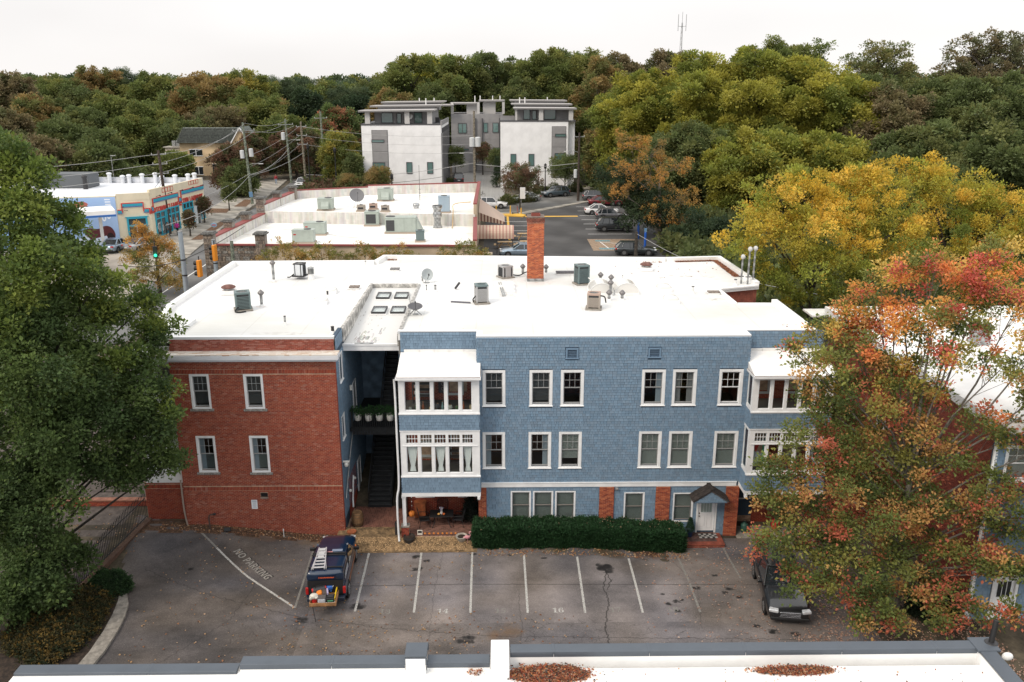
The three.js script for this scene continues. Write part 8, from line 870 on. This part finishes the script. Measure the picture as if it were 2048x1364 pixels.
// ---------- trees ----------
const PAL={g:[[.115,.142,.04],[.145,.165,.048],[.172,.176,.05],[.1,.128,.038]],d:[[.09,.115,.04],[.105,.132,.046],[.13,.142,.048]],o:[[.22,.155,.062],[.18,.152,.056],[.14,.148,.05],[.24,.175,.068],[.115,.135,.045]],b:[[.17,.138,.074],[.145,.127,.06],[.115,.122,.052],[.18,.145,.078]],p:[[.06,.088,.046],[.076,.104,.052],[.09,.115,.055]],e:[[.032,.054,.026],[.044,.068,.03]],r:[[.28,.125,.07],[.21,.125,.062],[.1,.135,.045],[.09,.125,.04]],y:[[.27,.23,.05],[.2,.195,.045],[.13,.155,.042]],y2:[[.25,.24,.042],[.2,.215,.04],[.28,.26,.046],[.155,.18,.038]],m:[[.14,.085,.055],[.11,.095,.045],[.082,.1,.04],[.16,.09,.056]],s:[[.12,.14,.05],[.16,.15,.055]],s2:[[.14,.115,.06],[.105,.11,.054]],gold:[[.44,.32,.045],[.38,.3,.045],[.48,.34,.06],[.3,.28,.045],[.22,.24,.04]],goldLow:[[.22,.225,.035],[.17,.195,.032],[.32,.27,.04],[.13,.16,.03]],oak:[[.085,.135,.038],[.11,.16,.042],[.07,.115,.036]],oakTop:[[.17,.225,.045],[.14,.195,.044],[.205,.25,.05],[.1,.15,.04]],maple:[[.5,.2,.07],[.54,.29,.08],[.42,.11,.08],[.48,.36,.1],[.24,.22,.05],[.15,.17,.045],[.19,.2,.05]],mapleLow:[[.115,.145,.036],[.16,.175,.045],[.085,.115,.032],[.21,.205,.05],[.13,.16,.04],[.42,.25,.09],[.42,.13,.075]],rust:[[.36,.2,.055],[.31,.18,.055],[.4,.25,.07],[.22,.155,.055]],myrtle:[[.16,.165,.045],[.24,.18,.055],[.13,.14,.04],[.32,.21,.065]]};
const clumps={far:[1,2,3].map(k=>leafClump(100+k,24,.95,.34,.46)),mid:[1,2].map(k=>leafClump(110+k,22,.6,.19,.27)),near:[1,2].map(k=>leafClump(120+k,16,.34,.13,.19)),fine:[1].map(k=>leafClump(130+k,15,.34,.1,.15)),needle:[leafClump(140,34,.9,.12,.62)]};
const JR=rng(9001);
function autoLobes(x,g,z,H,R,r,low=.25){const L=[],n=15;for (let i=0;i<n;i++){const t=i/(n-1),y=low+(.9-low)*t+(r()-.5)*.07,env=Math.sqrt(Math.max(.06,1-Math.pow((y-.55)/.5,2))),a=i*2.4+r()*.8,q=env*R*(.5+r()*.28)*(i===n-1?.15:1);L.push([x+Math.cos(a)*q,g+y*H,z+Math.sin(a)*q,R*(.3+r()*.16)*(.75+.3*env)]);} L.push([x,g+H*.55,z,R*.5]);return L;}
function tree(name,label,[x,z],lobes,o){
const g=o.g ?? gh(x,z),t=thing(name,label,o.cat||'tree',[x,g,z],0,o.group),r=rng(Math.round(Math.abs(x*131+z*17+lobes.length*7))+5),H=Math.max(...lobes.map(l=>l[1]))-g,kinds=clumps[o.kind||'far'],per=kinds.map(()=>[[],[]]),sc=o.scale||1,pals=o.pal.map(p=>PAL[p]);
const tufts=[];// each bough carries smaller tufts, so the crown breaks up into lit tops and shaded hollows
for (const [lx,ly,lz,lr] of lobes){tufts.push([lx,ly,lz,lr*.62,lr,.45]);const n=o.tufts ?? 7;for (let k=0;k<n;k++){const u=-.45+1.4*(k+r())/n,a=k*2.4+r()*1.2,s=Math.sqrt(Math.max(0,1-u*u)),q=lr*(.5+r()*.55);tufts.push([lx+s*Math.cos(a)*q,ly+u*q*.85,lz+s*Math.sin(a)*q,lr*(.2+r()*.3),lr,1]);}}
for (const [lx,ly,lz,lr,big,dk] of tufts){
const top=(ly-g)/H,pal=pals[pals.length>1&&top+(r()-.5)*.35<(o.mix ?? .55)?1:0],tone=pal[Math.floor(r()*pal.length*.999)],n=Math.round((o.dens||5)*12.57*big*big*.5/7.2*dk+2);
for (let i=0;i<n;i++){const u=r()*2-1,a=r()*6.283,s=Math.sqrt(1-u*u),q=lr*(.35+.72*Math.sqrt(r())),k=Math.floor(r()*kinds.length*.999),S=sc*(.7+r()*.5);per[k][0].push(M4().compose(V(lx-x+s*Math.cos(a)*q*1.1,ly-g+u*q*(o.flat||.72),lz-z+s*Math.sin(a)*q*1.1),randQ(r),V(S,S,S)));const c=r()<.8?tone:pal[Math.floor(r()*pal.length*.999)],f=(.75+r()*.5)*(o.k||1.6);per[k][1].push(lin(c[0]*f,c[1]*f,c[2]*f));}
}
per.forEach(([L,C])=>L.length&&instances('crown',kinds[per.findIndex(p=>p[0]===L)],leafMat,L,t,C));
const tr=o.trunk||.03*H,forkY=H*(o.fork||.45),m=mb(),lean=V((r()-.5)*H*.06,0,(r()-.5)*H*.06),f0=V(lean.x,forkY,lean.z);m.bar(V(0,-.3,0),V(lean.x*.3,forkY*.45,lean.z*.3),tr*1.25,tr*.9,9).bar(V(lean.x*.3,forkY*.44,lean.z*.3),f0,tr*.9,tr*.68,9).bar(f0,V(lean.x,H*.86,lean.z),tr*.6,tr*.12,7);
for (const [lx,ly,lz,lr] of lobes){const e=V(lx-x,ly-g,lz-z),sY=Math.min(forkY*1.5,Math.max(forkY*.4,e.y-Math.hypot(e.x,e.z)*.75)),s=V(lean.x,sY,lean.z),md=s.clone().lerp(e,.55).add(V((r()-.5)*lr*.6,lr*.18,(r()-.5)*lr*.6)),rr=tr*.34*(o.limb||1);m.bar(s,md,rr,rr*.62,6).bar(md,e,rr*.62,rr*.25,6);for (let k=0;k<(o.twigs ?? 4);k++){const d=V(r()-.5,r()*.7-.15,r()-.5).normalize().multiplyScalar(lr*1.0);m.bar(md.clone().lerp(e,.3+r()*.7),e.clone().add(d),rr*.25,rr*.07,4);}}
m.build('trunk',o.bark||M.bark,t);return t;
}
const ORD=['first','second','third','fourth','fifth','sixth','seventh','eighth','ninth','tenth','eleventh','twelfth'],DESC={g:'mid-green',d:'dark green',o:'orange-brown',b:'brown-leaved',p:'dark pine-like',e:'blackish evergreen',r:'red-tinged',y:'yellowing',y2:'tall yellow-green',m:'maroon-brown',s:'thin-leaved',s2:'bare-branched'};
function wood(list,where,o={}){// label each tree by its kind and its place in the row of that kind
const seen={},px=t=>t[0]/-t[1];const sorted=[...list].sort((a,b)=>px(a)-px(b));const tot={};sorted.forEach(t=>tot[t[4]]=(tot[t[4]]||0)+1);
for (const [x,z,H,R,p] of sorted){seen[p]=(seen[p]||0)+1;const one=tot[p]===1,r=rng(Math.round(Math.abs(x*37+z*91)));const L=autoLobes(x,gh(x,z),z,H*.93,R,r,p==='s'||p==='s2'?.55:.22);tree(p==='p'?'pine_tree':'tree',(one?'the only ':ORD[seen[p]-1] + ' ')+DESC[p] + ' tree ' + (one?'':'from the left ')+where,[x,z],L,{pal:[p],kind:p==='p'?'needle':'far',dens:(p==='s'?.34:p==='s2'?.42:1.9)*(o.dens||1),fork:p==='s'||p==='s2'?.6:.4,bark:p==='s'||p==='s2'?M.bark:undefined,twigs:p==='s'||p==='s2'?12:3,scale:o.scale});}}
wood([[-117.2,-215,19.9,7.4,'b'],[-118.6,-235,18.9,8.0,'g'],[-100.2,-190,14.6,6.5,'o'],[-95.2,-200,16.0,6.9,'d'],[-110.1,-240,21.5,8.5,'o'],[-94.8,-170,12.6,4.9,'b'],[-82.2,-165,10.5,4.7,'d'],[-105.0,-250,21.9,6.4,'p'],[-86.0,-195,14.5,7.3,'g'],[-72.6,-180,12.3,7.2,'g'],[-72.8,-160,8.1,4.6,'d'],[-64.6,-176,10.3,5.4,'d'],[-93.6,-240,20.2,8.2,'g'],[-88.3,-255,19.0,8.7,'p'],[-68.1,-210,18.8,10.2,'o'],[-65.2,-225,20.6,9.0,'y'],[-78.7,-215,13.0,8.6,'g'],[-54.9,-195,14.5,8.4,'g'],[-65.7,-250,19.0,7.9,'p'],[-60.6,-185,12.2,7.4,'b'],[-57.3,-250,19.2,7.1,'p'],[-52.6,-205,13.8,5.9,'o'],[-44.2,-200,17.1,4.1,'e'],[-47.1,-240,17.9,7.6,'g'],[-40.9,-235,17.0,6.7,'p'],[-35.7,-240,17.6,6.9,'d'],[-33.6,-180,12.6,5.2,'r'],[-32.3,-250,16.0,6.4,'g'],[-34.6,-205,14.9,5.3,'e'],[-44.9,-180,10.8,5.2,'g'],[-88,-150,10,5,'d'],[-76,-142,9,5,'b'],[-68,-146,7,4.5,'d'],[-98,-158,12,6,'g'],[-84,-178,12,6,'d'],[-60,-160.5,4.5,3,'g']],'in the wood on the left skyline');
wood([[-45.2,-158,9.0,3.2,'m'],[-38.3,-163,9.4,4.4,'m'],[-35.8,-168,8.4,3.8,'g'],[-27.4,-148,9.8,3.6,'y'],[-38.9,-190,8.3,4.9,'g'],[-24.2,-143,6.5,1.8,'d'],[-43.6,-140.5,8.6,3.3,'m'],[-41.5,-138,5.6,2.6,'d']],'along the left-hand street',{scale:.62,dens:2.2});
wood([[-20.5,-200,24.6,6.3,'g'],[-16.7,-215,25.6,6.8,'y2'],[-10.3,-195,23.9,6.7,'g'],[-3.3,-200,24.6,6.9,'d'],[3.5,-205,23.7,6.5,'d'],[9.8,-195,25.4,7.3,'g'],[14.8,-205,26.9,8.3,'d'],[4.3,-192,18.7,6.6,'d'],[-14.5,-190,17.7,6.4,'d'],[20.1,-200,25.1,5.8,'g'],[-23.5,-190,16.6,4.9,'o']],'behind the white town houses');
wood([[19.0,-170,23.1,4.9,'o'],[24.8,-185,24.6,5.3,'b'],[18.2,-152,16.2,3.9,'g'],[34.9,-190,26.2,6.6,'b'],[17.6,-146,11.6,3.4,'o'],[22.8,-140,20.3,7.7,'y2'],[30.2,-135,22.8,9.4,'y2'],[37.8,-130,23.2,9.9,'y2'],[44.5,-128,21.7,9.0,'y2'],[49.4,-125,19.0,6.6,'y2'],[52.9,-170,27.6,8.4,'g'],[33,-112,12.5,6.5,'y2'],[41,-110,12,6,'y2'],[26,-118,13,5.5,'d'],[47,-104,10,5,'d']],'in the big clump right of the car park',{scale:.8,dens:1.5});
wood([[69.8,-165,26.5,6.7,'s'],[77.0,-140,27.7,7.4,'s2'],[60.8,-150,20.3,7.0,'d'],[53.6,-120,18.4,6.3,'b'],[64.6,-130,19.6,6.8,'d'],[62.4,-115,19.1,6.8,'d'],[70.4,-120,20.3,6.3,'d'],[50.5,-105,14.6,4.9,'d'],[54.6,-95,14.1,6.2,'d'],[81.1,-160,20.7,7.4,'d'],[44,-92,9,5,'g'],[60,-84,12,6,'d']],'in the dark wood on the right',{scale:.85,dens:1.4});
tree('tree','half-bare rust-orange tree leaning over the right-hand parking row',[19.5,-104],[[15.53,17.10,-104,2.0],[17.98,15.93,-104,2.2],[14.90,14.24,-103,1.9],[17.94,13.06,-103,2.4],[21.09,14.15,-104,2.0],[14.39,11.58,-103,1.5],[21.69,10.67,-103,2.2],[19.17,9.01,-102,2.1],[22.85,7.80,-102,1.8]],{pal:['rust'],kind:'mid',dens:1.6,scale:.62,bark:M.barkPale,twigs:10,limb:.7});
tree('tree','glossy dark evergreen under the rust-orange tree by the parked cars',[20.5,-106],[[17.62,10.56,-105,2.7],[14.6,10.86,-105,2.1],[19.35,8.87,-104,3.0],[17.0,8.27,-104,2.1],[21.92,6.42,-104,2.4],[14.6,13.0,-107,2.4],[23.6,7.7,-97,2.8],[26.5,7.15,-97,2.5],[23.9,5.6,-95,2.2],[20.6,6.6,-97,2.0]],{pal:['e'],kind:'mid',dens:3.2,fork:.3});
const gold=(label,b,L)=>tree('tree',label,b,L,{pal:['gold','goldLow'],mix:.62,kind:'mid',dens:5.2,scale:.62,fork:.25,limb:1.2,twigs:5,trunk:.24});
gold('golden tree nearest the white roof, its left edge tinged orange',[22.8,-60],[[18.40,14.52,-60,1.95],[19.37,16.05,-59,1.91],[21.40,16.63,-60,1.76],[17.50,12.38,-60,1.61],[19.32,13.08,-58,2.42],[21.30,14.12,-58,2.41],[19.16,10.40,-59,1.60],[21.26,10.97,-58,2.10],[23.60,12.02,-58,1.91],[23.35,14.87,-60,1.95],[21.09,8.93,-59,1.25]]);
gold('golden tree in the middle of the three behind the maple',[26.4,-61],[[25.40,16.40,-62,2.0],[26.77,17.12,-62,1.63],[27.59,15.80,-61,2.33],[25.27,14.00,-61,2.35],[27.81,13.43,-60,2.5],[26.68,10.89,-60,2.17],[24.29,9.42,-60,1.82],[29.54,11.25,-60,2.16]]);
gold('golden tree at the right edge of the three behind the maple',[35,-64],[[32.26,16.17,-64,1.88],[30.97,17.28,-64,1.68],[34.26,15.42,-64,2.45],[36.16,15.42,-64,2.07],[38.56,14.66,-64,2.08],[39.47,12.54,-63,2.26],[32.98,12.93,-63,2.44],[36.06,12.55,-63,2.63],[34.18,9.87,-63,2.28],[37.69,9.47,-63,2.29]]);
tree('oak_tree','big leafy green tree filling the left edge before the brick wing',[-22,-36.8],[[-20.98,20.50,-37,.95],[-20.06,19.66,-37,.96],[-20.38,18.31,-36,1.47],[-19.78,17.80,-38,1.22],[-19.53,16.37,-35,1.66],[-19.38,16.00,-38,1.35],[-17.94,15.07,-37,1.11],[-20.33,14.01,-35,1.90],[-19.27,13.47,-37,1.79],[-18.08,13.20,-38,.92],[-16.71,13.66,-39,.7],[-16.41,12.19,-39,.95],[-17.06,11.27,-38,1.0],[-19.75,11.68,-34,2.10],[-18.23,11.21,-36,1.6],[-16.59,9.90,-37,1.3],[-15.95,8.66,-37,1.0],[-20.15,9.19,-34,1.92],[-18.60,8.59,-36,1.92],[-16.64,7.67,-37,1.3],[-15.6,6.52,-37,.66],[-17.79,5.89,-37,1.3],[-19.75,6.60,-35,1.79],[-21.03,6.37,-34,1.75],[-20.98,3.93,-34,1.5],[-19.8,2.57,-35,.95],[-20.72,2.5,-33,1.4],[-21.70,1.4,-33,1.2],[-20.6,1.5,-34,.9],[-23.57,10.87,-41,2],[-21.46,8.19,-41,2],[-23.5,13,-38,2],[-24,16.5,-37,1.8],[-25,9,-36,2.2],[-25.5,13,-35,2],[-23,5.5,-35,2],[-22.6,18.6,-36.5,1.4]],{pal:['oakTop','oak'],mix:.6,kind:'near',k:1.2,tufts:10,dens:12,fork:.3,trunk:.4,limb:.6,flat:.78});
tree('maple_tree','autumn maple turning orange and red over the right side of the car park',[18.4,-34.6],[[15.38,13.48,-36.5,.95],[13.93,13.08,-35.5,.75],[12.6,12.6,-35,.42],[16.50,14.40,-36.5,1.05],[17.61,15.30,-36.5,1.05],[19.10,15.75,-36.5,1.1],[21.02,14.84,-36.5,1.5],[22.33,14.17,-35.5,1.5],[22.29,15.99,-37.5,1.1],[15.77,12.38,-35.5,1.5],[13.92,11.80,-34.5,1.15],[17.20,13.29,-35.5,1.5],[18.36,14.01,-34.5,1.2],[13.87,10.20,-34.5,1.0],[15.59,10.42,-34.5,1.7],[17.22,11.33,-34.5,1.4],[18.70,12.55,-33.5,1.1],[20.88,12.10,-33.5,.9],[13.20,8.98,-33.5,1.1],[15.39,8.31,-34.5,1.7],[17.30,9.01,-34.5,1.6],[18.87,10.40,-34.5,.9],[20.42,9.63,-33.5,.9],[22.04,8.93,-33.5,.9],[12.06,7.35,-33.5,1.0],[13.82,7.11,-33.5,1.5],[16.29,6.36,-34.5,1.75],[18.22,7.08,-34.5,1.5],[19.37,8.02,-33.5,1.0],[21.48,7.06,-33.5,.9],[11.50,6.16,-33.5,.68],[12.89,5.43,-33.5,1.25],[14.93,4.92,-33.5,1.5],[17.12,5.15,-33.5,1.7],[19.05,5.63,-33.5,1.2],[21.12,5.12,-33.5,1.0],[22.77,4.62,-33.5,1.0],[11.56,4.53,-32.5,.9],[13.54,3.74,-33,1.25],[15.16,3.29,-32.5,1.35],[17.82,3.16,-33.5,1.4],[19.56,3.65,-33.5,1.0],[20.83,3.48,-32.5,.9],[22.68,2.98,-32.5,.8],[12.84,2.88,-32,.75],[14.63,2.37,-32,1.0],[16.22,1.95,-32,1.0],[18.40,2.01,-32.5,1.0],[19.74,2.0,-32.5,.85],[16.95,1.3,-31.5,.6],[15.43,1.3,-31.5,.6],[18.91,1.3,-31.5,.6],[20.36,1.66,-31.5,.65],[21.70,1.6,-31.5,.6],[23.5,11,-34,1.3],[24,7,-34,1.4],[22.6,6.2,-32.6,1.0],[23.4,8.8,-33,1.0],[21.3,3.9,-32.2,1.0],[22.4,13,-33.6,.9],[20.4,6.3,-32.6,.9],[19.9,13.6,-35.4,1.1],[23.6,3.4,-32.4,.9],[22.4,10.6,-33,.8]],{pal:['maple','mapleLow'],mix:.78,k:1.45,kind:'fine',dens:8.5,tufts:8,fork:.28,trunk:.26,limb:.75,twigs:7,bark:M.barkPale});
tree('small_tree','thin autumn tree with bronze leaves at the street corner, beside the roof edge',[-31.8,-77.8],[[-32.90,10.17,-78,1.2],[-32.38,8.77,-78,1.2],[-31.35,9.70,-78,1.0],[-34.04,8.31,-78,.95],[-31.68,7.56,-77,1.3],[-33.16,6.63,-77,1.1],[-30.47,6.15,-77,.9],[-30.95,9.23,-78,.9],[-29.6,8.2,-77,.9],[-29.5,6.8,-76,.9],[-33,11.1,-78,.7]],{pal:['rust','myrtle'],mix:.7,kind:'mid',dens:7.5,scale:.5,twigs:6});
[[-18.6,-72,7.0,1.7,'leftmost'],[-15.2,-71.5,6.6,1.6,'second from the left'],[-11.6,-72,6.2,1.5,'middle'],[-8.9,-71.5,6.5,1.5,'second from the right'],[-3.2,-72.3,6.6,1.7,'rightmost']].forEach(([x,z,H,R,w])=>{H=11.5-gh(x,z)+(R-1.6)*1.6;tree('myrtle_shrub',w + ' bushy gold and green shrub before the restaurant wall',[x,z],[[x,gh(x,z)+H*.8,z,R*.6],[x-R*.7,gh(x,z)+H*.68,z,R*.6],[x+R*.75,gh(x,z)+H*.7,z,R*.62],[x-R*1.2,gh(x,z)+H*.5,z+.3,R*.5],[x+R*1.2,gh(x,z)+H*.5,z,R*.5],[x,gh(x,z)+H*.45,z+.5,R*.7]],{pal:['myrtle'],kind:'mid',dens:6,scale:.45,cat:'shrub',fork:.2});});
const round=(label,x,z,H,R,p)=>{const g=gh(x,z),r=rng(Math.round(Math.abs(x*99))),L=[];for (let i=0;i<9;i++){const a=i*2.4;L.push([x+Math.cos(a)*R*.55,g+H*(.45+.4*(i/9)),z+Math.sin(a)*R*.55,R*.5]);} L.push([x,g+H*.82,z,R*.5]);return tree('small_tree',label,[x,z],L,{pal:[p],kind:'mid',dens:3.4,scale:.75,fork:.35,trunk:.12});};
round('round tree with brownish tips before the right town house, left one',2.9,-126.5,6.4,2.9,'m');round('round dark tree with brownish tips before the right town house, right one',10.6,-140.2,6.4,2.9,'d');round('orange-tipped bushy tree at the foot of the left town house',-19.8,-139,4.6,2.2,'o');round('small leafy tree left of the drive between the town houses',-8.4,-161,6.2,1.7,'d');round('small tree at the far end of the drive, beside the pole',-3.4,-168,6.4,1.6,'m');round('small dark tree right of the drive, by the conical evergreen',-.8,-158,6,1.6,'d');round('thin sapling on the pavement by the laundromat, nearest the corner',-38.4,-105.2,3.4,.5,'m');round('thin sapling on the pavement by the laundromat, middle one',-39.8,-114.8,3.6,.8,'m');round('thin sapling on the pavement by the laundromat, farthest up the kerb',-39.4,-124.5,4.2,.9,'d');round('reddish shrub right of the green trees, left of the town house',-24.6,-139.5,3.2,1.9,'o');
{const x=-.6,z=-149.5,g=gh(x,z);tree('conical_evergreen','narrow conical dark green evergreen beside the drive',[x,z],Array.from({length:8},(_,i)=>[x,g+.5+i*.62,z,.95-i*.09]),{pal:['e'],kind:'mid',dens:9,scale:.45,trunk:.1});}
[[1.0,-131,1.3,'g','pale grassy shrub in the bed by the drive, leftmost'],[2.6,-132.6,.9,'g','low green shrub in the bed by the drive'],[4.2,-133.4,1.2,'s','rounded grassy shrub behind the silver saloon'],[6.6,-141.5,1.3,'d','dark low shrub before the right town house, left of the lantern'],[9.0,-143.6,1.3,'d','dark low shrub before the right town house, right of the lantern'],[12.6,-144.5,1.4,'d','dark low shrub under the right-hand round tree'],[-13.9,-140.6,1.2,'s','small sparse shrub before the left town house'],[-42.2,-139.2,1.4,'d','low shrub under the street tree in the house forecourt'],[-9,-152.5,1.0,'d','low shrub left of the drive']].forEach(([x,z,R,p,l],i)=>bush('shrub',l,'shrub',onG(x,z),R,R*.9,R,150,PAL[p],50+i,{clump:clumps.mid[0],size:.5}));
{// woods beyond, undergrowth
const r=rng(2024),L=[],C=[],mix=['o','g','d','p','g','p','d'];for (let i=0;i<330;i++){const z=-262-r()*190,x=(r()-.5)*2.0*.78*-z,H=15+r()*5-(x<-20?3.5:0)+(z+262)*-.018,g=gh(0,z),p=PAL[mix[Math.floor(r()*6.99)]],R=4+r()*3.5,t=p[Math.floor(r()*p.length*.999)];for (let k=0;k<70;k++){const u=r()*1.3-.3,a=r()*6.283,s=Math.sqrt(Math.max(0,1-u*u)),S=1.5+r()*1.1,f=1.2+r()*.7;L.push(M4().compose(V(x+s*Math.cos(a)*R,g+H*.58+u*H*.42,z+s*Math.sin(a)*R),randQ(r),V(S,S,S)));C.push(lin(t[0]*f,t[1]*f,t[2]*f));}}
instances('distant_wood',clumps.far[0],leafMat,L,scene,C).userData.label='far mixed autumn wood along the skyline';
const U=[],D=[];const put=(x0,x1,z0,z1,n,h,p)=>{for (let i=0;i<n;i++){const x=x0+(x1-x0)*r(),z=z0+(z1-z0)*r(),S=.8+r()*.9,c=PAL[p][Math.floor(r()*PAL[p].length*.999)],f=.9+r()*.7;U.push(M4().compose(V(x,gh(x,z)+r()*h,z),randQ(r),V(S,S,S)));D.push(lin(c[0]*f,c[1]*f,c[2]*f));}};
put(19,60,-66,-100,2600,1.2,'d');put(21,70,-100,-140,2200,2.2,'d');put(19,34,-48,-66,700,.5,'d');put(-110,-62,-135,-160,1500,2.4,'d');put(-110,-50,-176,-200,1600,3,'d');put(-60,-30,-170,-200,900,2,'d');put(-30,24,-186,-200,1200,3.5,'d');put(16,24,-137,-160,500,2,'d');put(-32,-20,-136,-150,320,.9,'m');
instances('undergrowth',clumps.far[1],leafMat,U,scene,D).userData.label='dark undergrowth below the trees';}
renderer.render(scene,camera);
